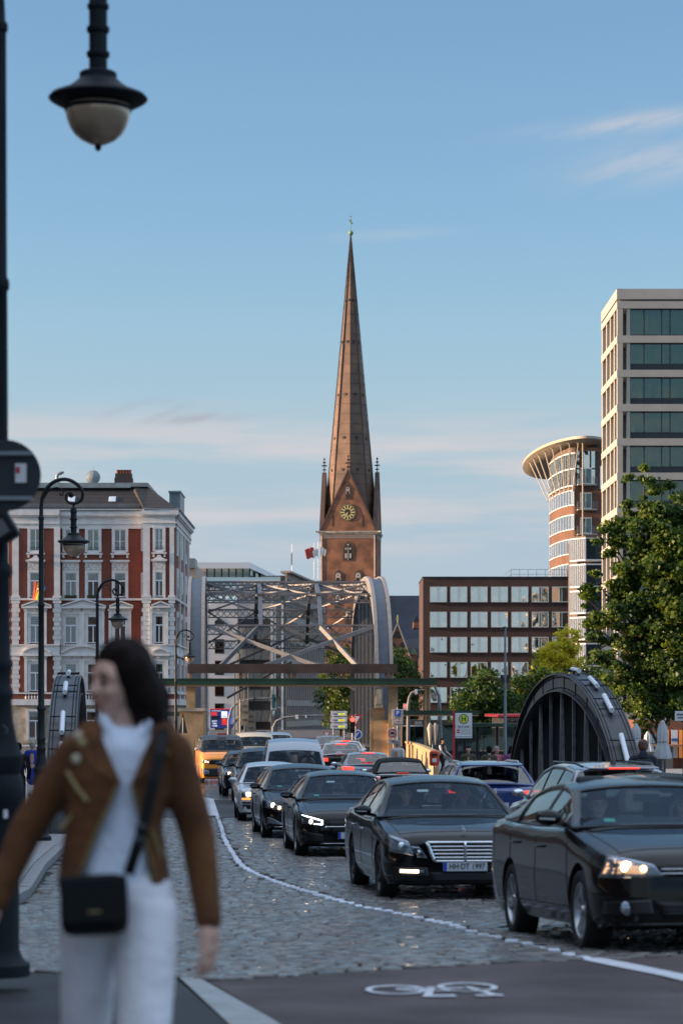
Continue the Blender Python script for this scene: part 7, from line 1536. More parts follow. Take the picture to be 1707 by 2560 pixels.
def bust(label, A, side, skin='skin', hair='hair_dark', top='cloth_grey', lean=0.0, yaw=0.0, grp='people sitting in the cars', hy=0.0):
    """a person seated in car A; side -1 is the picture's left when the car faces the camera"""
    T0 = A['t'].matrix_basis.copy() if False else (Matrix.Translation(A['t'].location) @ A['t'].rotation_euler.to_matrix().to_4x4())
    zc, sx = A['zc'], A['sx']; p = T0 @ Vector((side * .37, sx - .10, A['zg'](sx - .1 + A['L'] / 2) - 1.03)); t = thing('person', label, 'person', p, A['t'].rotation_euler.z, grp); s = .97
    c = Vector((0, -.06 - lean, .80 - lean * .3)); hd, T = head_parts(c, s, yaw)
    body = hd + [((0, -.02 - lean, .70), .052, (0, 0, .6), .06), ((0, 0, .55), .13, (0, 0, .15), .13, (1.2, .8, 1)), ((-.07, 0, .1), .085, (-.1, -.42, .12), .06), ((.07, 0, .1), .085, (.1, -.42, .12), .06), ((-.1, -.42, .12), .06, (-.1, -.48, -.2), .04), ((.1, -.42, .12), .06, (.1, -.48, -.2), .04)]
    for e in (-1, 1): w_ = (e * .14, -.42, .52); body += [((e * .19, 0, .55), .05, (e * .25, -.18, .38), .04), ((e * .25, -.18, .38), .04, w_, .03)] + hand(w_, (0 - e * .3, -.5, .4), (1, 0, 0), .9)
    link('body', blob(body, .011, 'body', skin, 2), t)
    cl = [((-.14, 0, .60), .068, (.14, 0, .60), .068), ((0, 0, .55), .14, (0, 0, .2), .14, (1.3, .85, 1))]
    for e in (-1, 1): cl += [((e * .19, 0, .56), .064, (e * .25, -.18, .38), .054), ((e * .25, -.18, .38), .054, (e * .155, -.38, .50), .042)]
    link('jacket', blob(cl, .018, 'jacket', top), t); link('hair', blob(hair_cap(T, s), .011, 'hair', hair), t); face_marks(t, T, s)
    return t
# ---------------------------------------------------------------- the walking woman
WYY = 7.7; O_ = Vector((XP(280 * DS, WYY), WYY, gz(WYY)))
def D(dx, dy, oy=0.0): return P(dx * DS, dy * DS, WYY + oy) - O_
wm = thing('person', 'dark haired woman in brown suede jacket and white trousers walking past the lamp post', 'person', O_)
hc = D(270, 1560, .02); hc.z = D(0, 1652).z + .106
hd, TH = head_parts(hc, .92, R(-47), R(2))
elL, wrL = D(62, 1905, .03), D(-12, 2075, -.02); elR, wrR = D(456, 1925, .04), D(480, 2118, -.02)
hipL, hipR = D(212, 2120, .02), D(338, 2115, -.02); kL, kR = D(196, 2400, .12), D(328, 2400, -.12); aL = Vector((kL.x + .01, .34, .14)); aR = Vector((kR.x, -.16, .10))
body = hd + [(D(276, 1630, .03), .050, D(288, 1700, .04), .05), (D(285, 1745, .02), .09, D(270, 1950, .02), .10, (1.25, .85, 1)), (hipL, .085, kL, .06), (kL, .06, aL, .04), (hipR, .085, kR, .06), (kR, .06, aR, .04), (aL, .04, aL + Vector((0, -.14, -.06)), .032), (aR, .04, aR + Vector((0, -.10, -.08)), .032),
    (D(186, 1738), .046, elL, .038), (elL, .04, wrL, .028), (D(394, 1738), .046, elR, .038), (elR, .04, wrR, .028)] + hand(wrL, (-.25, -.1, -1), (.3, -1, 0), 1.0) + hand(wrR, (.02, -.15, -1), (-.45, -.9, 0), 1.05)
link('body', blob(body, .0075, 'body', 'skin_pale', 2), wm)
face_marks(wm, TH, 1.0)
hr = [(TH((0, .035, .066)), .094, TH((0, .024, .076)), .085), (TH((0, .065, .01)), .095, TH((0, .085, -.07)), .085), (TH((.06, .015, .05)), .066, TH((.088, .05, -.05)), .056), (TH((.08, .05, -.03)), .060, TH((.10, .075, -.15)), .046), (TH((-.055, .04, .04)), .056, TH((-.064, .07, -.06)), .052), (TH((-.058, .08, -.06)), .046, TH((-.05, .09, -.15)), .036), (TH((.03, .10, -.05)), .080, TH((.04, .115, -.14)), .058), (TH((.055, -.01, .10)), .038, TH((.094, .005, .02)), .030)]
link('hair', blob(hr, .011, 'hair', 'hair_dark'), wm)
sh = [(D(285, 1735), .095, D(290, 1850), .098, (1.28, .95, 1)), (D(290, 1850), .098, D(268, 2000), .122, (1.12, .95, 1)), (D(268, 2000), .122, D(268, 2040), .125, (1.1, .95, 1)), (D(245, 1706), .055, D(335, 1710), .055)]
sh += [(D(238, 1650, -.03), .020, D(275, 1715, -.07), .018), (D(345, 1655, -.03), .020, D(296, 1718, -.07), .018)]
link('blouse', blob(sh, .012, 'blouse', 'blouse'), wm)
tr = [(D(235, 2065), .13, D(310, 2065), .13, (1, .9, 1)), (D(208, 2110, .02), .098, kL, .080), (kL, .080, aL + Vector((0, 0, .05)), .085), (D(338, 2105, -.02), .105, kR, .086), (kR, .086, aR + Vector((0, 0, .05)), .088)]
link('trousers', blob(tr, .012, 'trousers', 'trousers'), wm)
for a in (aL, aR): link('shoe', blob([(a + Vector((0, .03, -.05)), .04, a + Vector((0, -.14, -.062)), .034)], .009, 'shoe', 'leather'), wm)
jk = [(D(188, 1722), .062, D(398, 1724), .062), (D(215, 1690), .055, D(365, 1690), .055), (D(270, 1790), .125, D(262, 1900), .120, (1.30, 1.04, 1)), (D(262, 1900), .120, D(262, 2020), .138, (1.30, 1.0, 1)), (D(285, 1740), .115, D(272, 1800), .125, (1.42, .95, 1))]
jk += [(D(172, 1732), .063, elL, .056), (elL, .056, wrL.lerp(elL, .05), .044), (D(402, 1733), .063, elR, .057), (elR, .057, wrR.lerp(elR, .04), .044)]
jm = blob(jk, .012, 'jacket', 'suede')
pl = [(250, 1600), (345, 1600), (352, 1690), (308, 1800), (330, 1900), (350, 2000), (372, 2110), (262, 2110), (160, 2110), (196, 2000), (236, 1900), (284, 1795), (238, 1690)]
q = MB(); q.prism([(D(a, b).x, D(a, b).z) for a, b in pl], -.5, .015); jm2 = boolean(jm, q.mesh('cut', 'suede'), 'jacket')
cut2 = MB(); cut2.bb(-.5, .5, -.5, .5, -1, D(0, 2072).z)
jm2.polygons.foreach_set('use_smooth', [True] * len(jm2.polygons)); jo = link('jacket', jm2, wm); jbv = bvh_of(jm2)
def jy(a, b): p = D(a, b); h = jbv.ray_cast(Vector((p.x, -2, p.z)), Vector((0, 1, 0))); return Vector((p.x, (h[0].y if h[0] and h[0].y < .0 else -.12) - .008, p.z))
def lapel(pts, mt, nm, th=.008): q = MB(); q.add([jy(*p) for p in pts], [tuple(range(len(pts)))]); o = q.build(nm, mt, wm); s = o.modifiers.new('s', 'SOLIDIFY'); s.thickness = th
lapel([(230, 1665), (236, 1700), (276, 1790), (232, 1770), (176, 1712), (200, 1668)], 'suede', 'lapel'); lapel([(356, 1665), (356, 1700), (318, 1790), (352, 1775), (394, 1722), (384, 1668)], 'suede', 'lapel')
q = MB(); q.tube([jy(a, b) for a, b in ((280, 1798), (258, 1850), (232, 1900), (214, 1950), (192, 2000), (172, 2050))], .006, 6); q.tube([jy(a, b) for a, b in ((314, 1806), (336, 1900), (356, 2000), (374, 2060))], .005, 6); q.tube([jy(160, 1772), jy(182, 1805), jy(210, 1838)], .007, 8); q.tube([jy(352, 1905), jy(372, 1965)], .007, 6); q.tube([jy(150, 1900), jy(172, 1870)], .006, 6); q.build('zip', 'brass', wm, 60)
for a, b, r_, m_ in ((185, 1690, .017, 'pale_button'), (194, 1708, .018, 'brass'), (182, 1742, .017, 'pale_button'), (388, 1728, .010, 'brass'), (384, 2050, .011, 'brass')): q = MB(); c_ = jy(a, b); q.sphere(tuple(c_), r_, 12, 8, sc3=(1, .4, 1)); q.build('button', m_, wm, 180)
# loose strands of hair
q = MB(); rs_ = random.Random(5)
for k in range(46):
    a = rs_.uniform(-1.3, 2.6); sx_ = math.cos(a); sy_ = math.sin(a)
    p0 = Vector((.088 * sx_, .03 + .08 * sy_, .09)); p1 = Vector((.106 * sx_, .05 + .10 * sy_, -.02)); p2 = Vector((.118 * sx_ + rs_.uniform(-.02, .02), .075 + .10 * sy_ + rs_.uniform(-.02, .02), -.13)); p3 = p2 + Vector((rs_.uniform(-.03, .03), rs_.uniform(-.03, .03), rs_.uniform(-.06, -.02)))
    if p1.y < .01: continue
    q.tube([TH(p) for p in spl([tuple(p0), tuple(p1), tuple(p2), tuple(p3)], 4)], [.008 * (1 - i / 13) + .002 for i in range(13)], 5)
q.build('hair_strands', 'hair_dark', wm, 180)
# bag
q = MB(); bc_ = D(217, 2078, -.17); q.box((0, 0, 0), (.205, .075, .185)); bg_ = q.build('handbag', 'leather', loc=None, bevel=.035); bg_.parent = None
bg_.location = bc_ + O_; bg_.rotation_euler = (0, R(-2), R(6)); tag(bg_, 'small black crossbody bag hanging at the hip of the walking woman', 'handbag')
q = MB(); q.box((0, -.042, .018), (.20, .016, .145)); q.build('flap', 'leather', bg_, bevel=.02); q = MB(); q.bb(-.02, .02, -.053, -.050, -.02, -.013); q.build('clasp', 'brass', bg_)
q = MB(); pts = [D(298, 2010, -.15), D(312, 1970, -.16), D(326, 1930, -.165), D(345, 1870, -.16), D(362, 1800, -.155), D(378, 1735, -.13), D(388, 1690, -.085), D(384, 1668, .0)]
pts = [p + O_ - bg_.location for p in pts]; E = Matrix.Rotation(R(-6), 3, 'Z')
for a, b in zip(pts, pts[1:]): q.bar(E @ a, E @ b, .034, .008, up=(0, 1, 0))
q.build('strap', 'leather', bg_)
q = MB()
for a, b in ((322, 1935), (330, 1905)): c_ = E @ (D(a, b, -.185) + O_ - bg_.location); q.sphere(tuple(c_), .016, 10, 6, sc3=(1, .5, 1))
q.build('buckle', 'rim_dark', bg_)
# ---------------------------------------------------------------- passers-by
def pp_(px, Y, side=.1): return (XP(px, Y), Y, gz(Y) + side)
person('person seen from behind in long bright blue coat beside the second lamp', pp_(82, 78), R(180), 1.72, 'coat_blue', 'cloth_white', 'hair_grey', long_coat=True, stride=.06)
person('person in black half hidden behind the nearest lamp post', pp_(46, 60), R(180), 1.78, 'cloth_black', 'cloth_black', 'hair_dark', arms=[((-.20, 0, 1.40), (-.27, .04, 1.12), (-.24, -.1, .9)), ((.20, 0, 1.40), (.30, .03, 1.15), (.36, -.05, .92))])
person('man with short brown hair, dark hooded jacket and backpack right of the arch', pp_(1606, 48), R(180), 1.86, 'cloth_navy', 'denim', 'hair_brown', bag='cloth_black', hood=True, vox=.018)
person('white haired man in pale shirt behind the black convertible', pp_(994, 84), R(150), 1.74, 'cloth_white', 'cloth_grey', 'hair_grey')
person('bearded man in dark vest with light sleeves reaching right of the red bin', pp_(1105, 112, 0), R(60), 1.72, 'cloth_black', 'cloth_black', 'hair_dark', sleeves='cloth_white', arms=[((-.20, 0, 1.40), (-.25, -.1, 1.12), (-.22, -.3, .98)), ((.20, 0, 1.40), (.25, -.08, 1.14), (.22, -.30, 1.0))])
person('person with short dark hair and patterned brown jacket below the bus stop sign', pp_(1170, 76), 0, 1.60, 'cloth_olive', 'cloth_black', 'hair_dark')
person('person in olive coat with back turned left of the pink scarf', pp_(1222, 72), R(180), 1.62, 'cloth_olive', 'cloth_black', 'hair_dark')
person('fair haired person with pink scarf between two dark haired people', pp_(1241, 74), R(20), 1.60, 'cloth_pink', 'cloth_black', 'hair_grey')
person('person in purple jacket behind the thin camera pole', pp_(1278, 73), R(170), 1.62, 'cloth_purple', 'cloth_black', 'hair_dark', longhair=.05)
# ================================================================ THE QUEUE
def nose(px, Y, L, yaw):   # centre of a car whose nose centre is at picture column px and distance Y
    n = Vector((math.sin(yaw), -math.cos(yaw))); return XP(px, Y) - n.x * L / 2, Y - n.y * L / 2
def fit(k, L0, H0, S):     # stretch the standard profile to another length and height
    fl = S['L'] / L0; fh = S['H'] / H0
    for key, f in (('gh', fh), ('top', fh)):
        if key not in k: S[key] = [(a * fl, b * f) for a, b in S[key]]
    if 'wins' not in k: S['wins'] = [(a * fl, b * fl) for a, b in S['wins']]
    if 'doors' not in k: S['doors'] = [(a * fl, b * fl) for a, b in S['doors']]
    return S
def headlamp(A, c, bulbs, glass='lens', base='lamp_off'):
    for k, cc in enumerate((c, mir(c))):
        o = fp(A, cc, 'headlight', base, off=.001, th=.02); g_ = fp(A, cc, 'lens_cover', glass, off=.018, th=.003, par=o)
        for x, z, r_, m_ in bulbs: round_lamp(A, -x if k else x, z, r_, m_, o)
# ---- 1 near black saloon at the right edge
S1 = SEDAN(L=4.64, W=1.78, H=1.395, fo=.87, wb=2.65, r=.325, paint='paint_brownblack', spokes=5, f0=.64, wr=.60,
    top=[(-.2, .64), (0, .68), (.05, .76), (.25, .84), (.7, .92), (1.15, .985), (1.35, 1.0), (2.4, 1.0), (3.4, 1.03), (3.9, 1.06), (4.4, 1.08), (4.55, 1.06), (4.64, .95), (5, .9)],
    gh=[(1.12, .99), (1.95, 1.33), (2.5, 1.395), (3.0, 1.38), (3.35, 1.33), (4.15, 1.08)], wins=[(1.55, 2.42), (2.50, 3.42)], doors=[(1.22, 1.30), (2.46, 2.46), (3.5, 3.52)], handles=[2.25, 3.25], trimline='chrome')
yaw1 = R(7.8); x1, y1 = nose(1795, 18.9, 4.64, yaw1)
A1 = car('black four-door saloon nearest the camera with glowing headlight, cut by the right edge', 'car', x1, y1, yaw1, S1)
headlamp(A1, [(-.86, .60), (-.42, .615), (-.50, .70), (-.80, .775)], [(-.70, .685, .042, 'lamp_core'), (-.58, .668, .03, 'lamp_on')])
both(A1, [(-.84, .635), (-.58, .63), (-.60, .715), (-.80, .75)], 'reflector', 'lamp_glow', off=.006)
gr_ = fp(A1, [(-.44, .615), (.44, .615), (.46, .69), (-.46, .69)], 'grille', 'grille_black', 14, 3)
for z in (.635, .668): fp(A1, [(-.45, z - .004), (.45, z - .004), (.45, z + .004), (-.45, z + .004)], 'grille_bar', 'chrome', 14, 1, .012, .008, par=gr_)
fp(A1, [(-.42, .30), (.42, .30), (.50, .42), (-.50, .42)], 'lower_intake', 'grille_black', 12, 4)
for z in (.33, .36, .39): fp(A1, [(-.44, z - .004), (.44, z - .004), (.44, z + .004), (-.44, z + .004)], 'intake_slat', 'trim_black', 12, 1, .012, .008)
for k in both(A1, [(-.84, .32), (-.50, .32), (-.52, .44), (-.84, .42)], 'fog_lamp_panel', 'trim_black'): pass
for s_ in (-1, 1): o = round_lamp(A1, s_ * .70, .375, .055, 'lamp_off', A1['t'], nm='fog_lamp')
fp(A1, [(-.80, .235), (.80, .235), (.80, .25), (-.80, .25)], 'front_lip', 'trim_black', 14, 1, .015, .02)
numplate(A1, .50, 'HH KS 418')
# ---- 2 black executive saloon with chrome grille
yaw2 = R(6.0); x2, y2 = nose(1162, 29.0, 4.87, yaw2)
A2 = car('black saloon with wide chrome grille and plate HH DT 1997, second in the queue', 'car', x2, y2, yaw2, SEDAN(f0=.66, rim='rim_dark', W=1.86, handle='chrome', sill='chrome'))
headlamp(A2, [(-.87, .60), (-.60, .56), (-.66, .72), (-.86, .80)], [(-.74, .665, .05, 'chrome')]); headlamp(A2, [(-.56, .545), (-.44, .525), (-.54, .66), (-.64, .67)], [(-.545, .60, .03, 'chrome')])
gr_ = fp(A2, [(-.34, .50), (.34, .50), (.43, .70), (-.43, .70)], 'grille', 'grille_black', 12, 5)
for a, b in (((-.36, .49), (-.45, .715)), ((.36, .49), (.45, .715))): fp(A2, [(a[0] - .02, a[1]), (a[0] + .02, a[1]), (b[0] + .02, b[1]), (b[0] - .02, b[1])], 'grille_frame', 'chrome', 2, 6, .022, .015, par=gr_)
for z, w_ in ((.492, .36), (.712, .45)): fp(A2, [(-w_, z - .012), (w_, z - .012), (w_, z + .012), (-w_, z + .012)], 'grille_frame', 'chrome', 12, 1, .022, .015, par=gr_)
for z, w_ in ((.535, .37), (.577, .39), (.62, .405), (.663, .42)): fp(A2, [(-w_, z - .008), (w_, z - .008), (w_, z + .008), (-w_, z + .008)], 'grille_bar', 'chrome', 12, 1, .018, .012, par=gr_)
fp(A2, [(-.014, .49), (.014, .49), (.014, .715), (-.014, .715)], 'grille_bar', 'chrome', 1, 5, .026, .012, par=gr_)
h = hitf(A2, 0, .735); q = MB(); sb_ = Vector((0, h.y + .10, .80)); q.tube([tuple(sb_), tuple(sb_ + Vector((0, 0, .03)))], .006, 6)
c_ = sb_ + Vector((0, 0, .065)); q.tube([tuple(c_ + Vector((.036 * math.cos(a), 0, .036 * math.sin(a)))) for a in [2 * math.pi * k / 16 for k in range(17)]], .0035, 5)
for k in range(3): a = R(90 + 120 * k); q.tube([tuple(c_), tuple(c_ + Vector((.035 * math.cos(a), 0, .035 * math.sin(a))))], [.006, .002], 5)
q.build('hood_ornament', 'chrome', A2['t'], 60)
for k in both(A2, [(-.80, .315), (-.42, .315), (-.44, .42), (-.83, .42)], 'side_intake', 'trim_black'): pass
for k in both(A2, [(-.76, .365), (-.55, .36), (-.55, .39), (-.76, .395)], 'daytime_light', 'drl', off=.03): pass
for k in both(A2, [(-.545, .36), (-.49, .358), (-.49, .388), (-.545, .39)], 'fog_lamp', 'lamp_off', off=.03): pass
fp(A2, [(-.40, .26), (.40, .26), (.44, .36), (-.44, .36)], 'lower_intake', 'grille_black'); fp(A2, [(-.85, .225), (.85, .225), (.85, .238), (-.85, .238)], 'front_lip', 'trim_black', 14, 1, .015, .02)
numplate(A2, .43, 'HH·DT 1997')
# ---- 3 black coupe saloon with bracket shaped lights
yaw3 = R(5.0); S3 = SEDAN(L=4.69, W=1.83, H=1.43, fo=.90, wb=2.73, f0=.64, wr=.54, top=[(-.2, .60), (0, .64), (.05, .72), (.25, .80), (.8, .90), (1.3, .96), (2.4, .98), (3.6, 1.02), (4.4, 1.04), (4.6, 1.0), (4.69, .9), (5, .85)], gh=[(1.25, .96), (2.15, 1.36), (2.7, 1.43), (3.2, 1.40), (3.6, 1.32), (4.4, 1.04)], wins=[(1.72, 2.55), (2.63, 3.5)], sill='chrome')
x3, y3 = nose(885, 40.6, 4.69, yaw3)
A3 = car('black low saloon with white bracket shaped headlights, third in the queue', 'car', x3, y3, yaw3, S3)
headlamp(A3, [(-.84, .58), (-.50, .55), (-.50, .63), (-.84, .72)], [(-.70, .61, .034, 'lamp_strong')], base='trim_black')
for kk, s_ in enumerate((-1, 1)):
    for c in ([(-.83, .707), (-.52, .622), (-.52, .636), (-.84, .722)], [(-.535, .575), (-.515, .575), (-.515, .63), (-.535, .63)], [(-.66, .57), (-.52, .56), (-.52, .572), (-.66, .582)]): fp(A3, c if s_ < 0 else mir(c), 'light_strip', 'lamp_white', 8, 1, .02, .006)
gr_ = fp(A3, [(-.36, .42), (.36, .42), (.46, .62), (-.46, .62)], 'grille', 'grille_black', 12, 4); fp(A3, [(-.47, .52), (.47, .52), (.47, .535), (-.47, .535)], 'grille_bar', 'chrome', 12, 1, .015, .01, par=gr_); fp(A3, [(-.55, .245), (.55, .245), (.55, .258), (-.55, .258)], 'lip_trim', 'chrome', 12, 1, .015, .01)
for k in both(A3, [(-.80, .30), (-.50, .28), (-.50, .40), (-.80, .44)], 'side_intake', 'grille_black'): pass
numplate(A3, .385, 'HH LM 52')
# ---- 4 dark blue-black estate
yaw4 = R(5.5); S4 = SEDAN(L=4.77, W=1.82, H=1.48, fo=.90, wb=2.77, f0=.60, a0=.75, paint='paint_black', wr=.58, top=[(-.2, .62), (0, .66), (.05, .74), (.25, .83), (.8, .93), (1.2, .985), (2.4, 1.0), (3.6, 1.04), (4.5, 1.08), (4.77, 1.0), (5, .9)], gh=[(1.15, .98), (2.05, 1.40), (2.6, 1.48), (3.4, 1.46), (4.1, 1.42), (4.66, 1.10)], wins=[(1.62, 2.5), (2.58, 3.45), (3.53, 4.2)])
x4, y4 = nose(775, 48.9, 4.77, yaw4)
A4 = car('black estate car with round warm headlight, fourth in the queue', 'car', x4, y4, yaw4, S4)
headlamp(A4, [(-.86, .64), (-.46, .56), (-.52, .64), (-.86, .80)], [(-.72, .69, .045, 'lamp_strong'), (-.60, .64, .04, 'lamp_on')], base='lamp_off')
gr_ = fp(A4, [(-.34, .44), (.34, .44), (.42, .62), (-.42, .62)], 'grille', 'grille_black'); [fp(A4, [(-.4, z - .006), (.4, z - .006), (.4, z + .006), (-.4, z + .006)], 'grille_bar', 'chrome', 12, 1, .014, .01, par=gr_) for z in (.48, .53, .58)]
for k in both(A4, [(-.82, .34), (-.50, .30), (-.70, .42), (-.82, .46)], 'fog_lamp_panel', 'lamp_off'): pass
fp(A4, [(-.80, .26), (.80, .26), (.80, .275), (-.80, .275)], 'lip_trim', 'chrome', 12, 1, .015, .01); numplate(A4, .36, 'HH AR 730')
# ---- 5 old white hatchback
yaw5 = R(4); S5 = SEDAN(L=4.02, W=1.70, H=1.42, fo=.80, wb=2.48, r=.30, f0=.80, a0=.3, paint='paint_white', rim='rim_dark', wr=.56, top=[(-.2, .66), (0, .70), (.05, .80), (.25, .85), (.8, .90), (1.05, .93), (2.2, .94), (3.3, .97), (3.85, .99), (4.02, .9), (4.3, .85)], gh=[(.98, .92), (1.72, 1.34), (2.3, 1.42), (3.0, 1.41), (3.35, 1.37), (3.86, .98)], wins=[(1.40, 2.2), (2.28, 3.0)], doors=[(1.10, 1.15), (2.24, 2.24), (3.1, 3.1)], handles=[2.05, 2.95], trimline=None, hc=.05)
x5, y5 = nose(685, 58.8, 4.02, yaw5)
A5 = car('old white hatchback with rectangular warm headlight, fifth in the queue', 'car', x5, y5, yaw5, S5)
headlamp(A5, [(-.76, .60), (-.46, .60), (-.46, .74), (-.76, .74)], [(-.62, .675, .05, 'lamp_strong'), (-.55, .67, .05, 'lamp_on')]); both(A5, [(-.76, .545), (-.46, .545), (-.46, .59), (-.76, .59)], 'indicator', 'amber')
gr_ = fp(A5, [(-.44, .60), (.44, .60), (.44, .72), (-.44, .72)], 'grille', 'trim_black'); fp(A5, [(-.84, .46), (.84, .46), (.84, .50), (-.84, .50)], 'bumper_strip', 'trim_black', 14, 1, .02, .02); fp(A5, [(-.74, .33), (.74, .33), (.74, .43), (-.74, .43)], 'lower_intake', 'grille_black'); numplate(A5, .50, 'HH C 94')
# ---- high roofed silver van
yawv = R(3.5); SV = SEDAN(L=4.40, W=1.80, H=1.98, fo=.85, wb=2.68, r=.32, f0=.74, paint='paint_silver', wr=.66, wc=.12, top=[(-.2, .80), (0, .84), (.06, .95), (.3, 1.02), (.75, 1.09), (1.0, 1.12), (2.2, 1.12), (3.6, 1.12), (4.25, 1.12), (4.4, 1.0), (4.6, .95)], gh=[(.82, 1.10), (1.30, 1.60), (1.62, 1.84), (2.3, 1.97), (3.6, 1.97), (4.12, 1.93), (4.34, 1.12)], wins=[(1.25, 2.0), (2.1, 3.1)], doors=[(1.05, 1.1), (2.05, 2.05), (3.2, 3.2)], handles=[1.9, 2.3], trimline=None, seat_s=1.85)
SV['gh'] = [(.82, 1.10), (1.42, 1.68), (1.75, 1.88), (2.4, 1.97), (3.6, 1.97), (4.12, 1.93), (4.34, 1.12)]
xv, yv = nose(742, 65.2, 4.4, yawv)
AV = car('silver high roofed van standing between the queues', 'van', xv, yv, yawv, SV)
headlamp(AV, [(-.84, .78), (-.56, .74), (-.60, .86), (-.84, .96)], [(-.7, .84, .05, 'lamp_on')]); fp(AV, [(-.45, .62), (.45, .62), (.45, .74), (-.45, .74)], 'grille', 'grille_black'); numplate(AV, .48, 'HH VR 8')
# ---- 6 dark sports utility with bright headlight, 7 dark car behind, yellow shuttle van
yaw6 = R(4.5); SUV = lambda **k: fit(k, 4.55, 1.66, SEDAN(**dict(dict(L=4.55, W=1.86, H=1.66, fo=.88, wb=2.68, r=.36, zb=.24, f0=.68, paint='paint_black', wr=.62, top=[(-.2, .78), (0, .82), (.05, .92), (.25, 1.0), (.8, 1.06), (1.1, 1.10), (2.2, 1.12), (3.4, 1.15), (4.3, 1.18), (4.5, 1.1), (4.55, 1.02), (4.8, .95)], gh=[(1.05, 1.09), (1.80, 1.56), (2.4, 1.66), (3.3, 1.65), (3.9, 1.60), (4.45, 1.18)], wins=[(1.48, 2.3), (2.38, 3.2), (3.28, 3.95)], doors=[(1.15, 1.22), (2.34, 2.34), (3.35, 3.35)], handles=[2.1, 3.1]), **k)))
x6, y6 = nose(668, 73.2, 4.55, yaw6)
A6 = car('dark tall car with brilliant white headlight, left of the silver van', 'car', x6, y6, yaw6, SUV(trimline=None))
headlamp(A6, [(-.86, .78), (-.50, .74), (-.52, .84), (-.86, .94)], [(-.70, .83, .06, 'lamp_white'), (-.78, .86, .05, 'lamp_white')]); fp(A6, [(-.46, .60), (.46, .60), (.48, .86), (-.48, .86)], 'grille', 'grille_black'); both(A6, [(-.82, .42), (-.55, .42), (-.55, .52), (-.82, .52)], 'side_intake', 'lamp_off'); numplate(A6, .50, 'HH XC 60'[:7])
x7, y7 = nose(628, 82.0, 4.4, R(5))
A7 = car('dark car mostly hidden, between the yellow van and the bright headlight', 'car', x7, y7, R(5), SUV(L=4.4, H=1.50, paint='paint_navy', trimline=None))
headlamp(A7, [(-.86, .70), (-.50, .68), (-.52, .78), (-.86, .86)], [(-.72, .76, .05, 'lamp_on')]); fp(A7, [(-.46, .50), (.46, .50), (.48, .74), (-.48, .74)], 'grille', 'grille_black'); numplate(A7, .45, '')
VAN = lambda **k: fit(k, 4.9, 1.96, SEDAN(**dict(dict(L=4.9, W=1.92, H=1.96, fo=.9, wb=3.0, r=.34, f0=.80, paint='paint_orange', roofpaint='trim_black', wr=.76, wc=.10, top=[(-.2, .96), (0, 1.0), (.05, 1.07), (.22, 1.18), (.45, 1.27), (.7, 1.33), (2.2, 1.33), (4.7, 1.33), (4.9, 1.2), (5.1, 1)], gh=[(.52, 1.29), (1.25, 1.78), (1.8, 1.93), (2.6, 1.96), (4.2, 1.95), (4.7, 1.90), (4.85, 1.2)], wins=[(1.0, 2.0), (2.1, 3.3), (3.4, 4.5)], doors=[(.85, .9), (2.05, 2.05), (3.35, 3.35)], handles=[1.85], trimline=None, seat_s=1.7, mirrorpaint='sign_beige', hc=.07), **k)))
xy_, yy_ = nose(560, 100.5, 4.9, R(6))
AY = car('bright orange shuttle van with black grille and white lettering on its nose', 'van', xy_, yy_, R(6), VAN())
headlamp(AY, [(-.88, .84), (-.58, .80), (-.58, .92), (-.88, .98)], [(-.74, .89, .05, 'lamp_on'), (-.64, .87, .03, 'lamp_on')])
fp(AY, [(-.58, .78), (.58, .78), (.58, .96), (-.58, .96)], 'grille', 'grille_black', 12, 4); h = hitf(AY, 0, .87); text('MOIA', .14, 'sign_white', AY['t'], (0, h.y - .03, .86), bold=.004); fp(AY, [(-.9, .22), (.9, .22), (.9, .62), (-.9, .62)], 'bumper', 'trim_black', 16, 6, .01, .02); both(AY, [(-.86, .40), (-.60, .38), (-.60, .52), (-.86, .58)], 'fog_lamp', 'lamp_off', off=.03); numplate(AY, .52, 'HH MO 8145'[:9])
q = MB(); q.bb(-.2, .2, -.9, -.8, 1.96, 2.03); q.build('roof_sign', 'bin_red', AY['t'])
xt, yt = nose(640, 113, 4.9, R(4)); AT = car('beige taxi van behind the orange shuttle van', 'van', xt, yt, R(4), VAN(paint='paint_taxi', roofpaint='paint_taxi', H=2.0)); headlamp(AT, [(-.88, .84), (-.58, .80), (-.58, .92), (-.88, .98)], [(-.74, .89, .04, 'lamp_on')])
xt, yt = nose(697, 122, 4.5, R(4)); AT2 = car('car with roof rails barely showing over the silver van', 'car', xt, yt, R(4), SUV(H=1.95, paint='paint_silver', trimline=None))
# ================================================================ THE LANE MOVING AWAY
def tail(px, Y, L, yaw):   # centre of a car whose rear centre is at px, Y; yaw is near 180 deg
    n = Vector((math.sin(yaw), -math.cos(yaw))); return XP(px, Y) + n.x * L / 2, Y + n.y * L / 2
g2_ = 'vehicles driving away in the right lane'
def tlamps(A, c, mt='tail_on', **k): return both(A, c, 'tail_light', mt, rear=True, **k)
yb = R(180 + 5)
xa, ya = tail(1572, 37.4, 4.5, R(180 + 9)); B1 = car('silver crossover with two red brake light strips and roof antenna', 'car', xa, ya, R(189), SUV(L=4.5, H=1.60, W=1.85, paint='paint_silver', zb=.22, b0=.80, a1=.35, top=[(-.2, .76), (0, .80), (.05, .88), (.25, .95), (.8, 1.0), (1.1, 1.03), (2.2, 1.05), (3.4, 1.10), (4.2, 1.12), (4.42, 1.08), (4.5, 1.0), (4.7, .95)], gh=[(1.05, 1.02), (1.85, 1.50), (2.4, 1.60), (3.2, 1.585), (3.95, 1.52), (4.42, 1.12)], mirrorpaint='paint_silver', trimline='trim_black'), g2_)
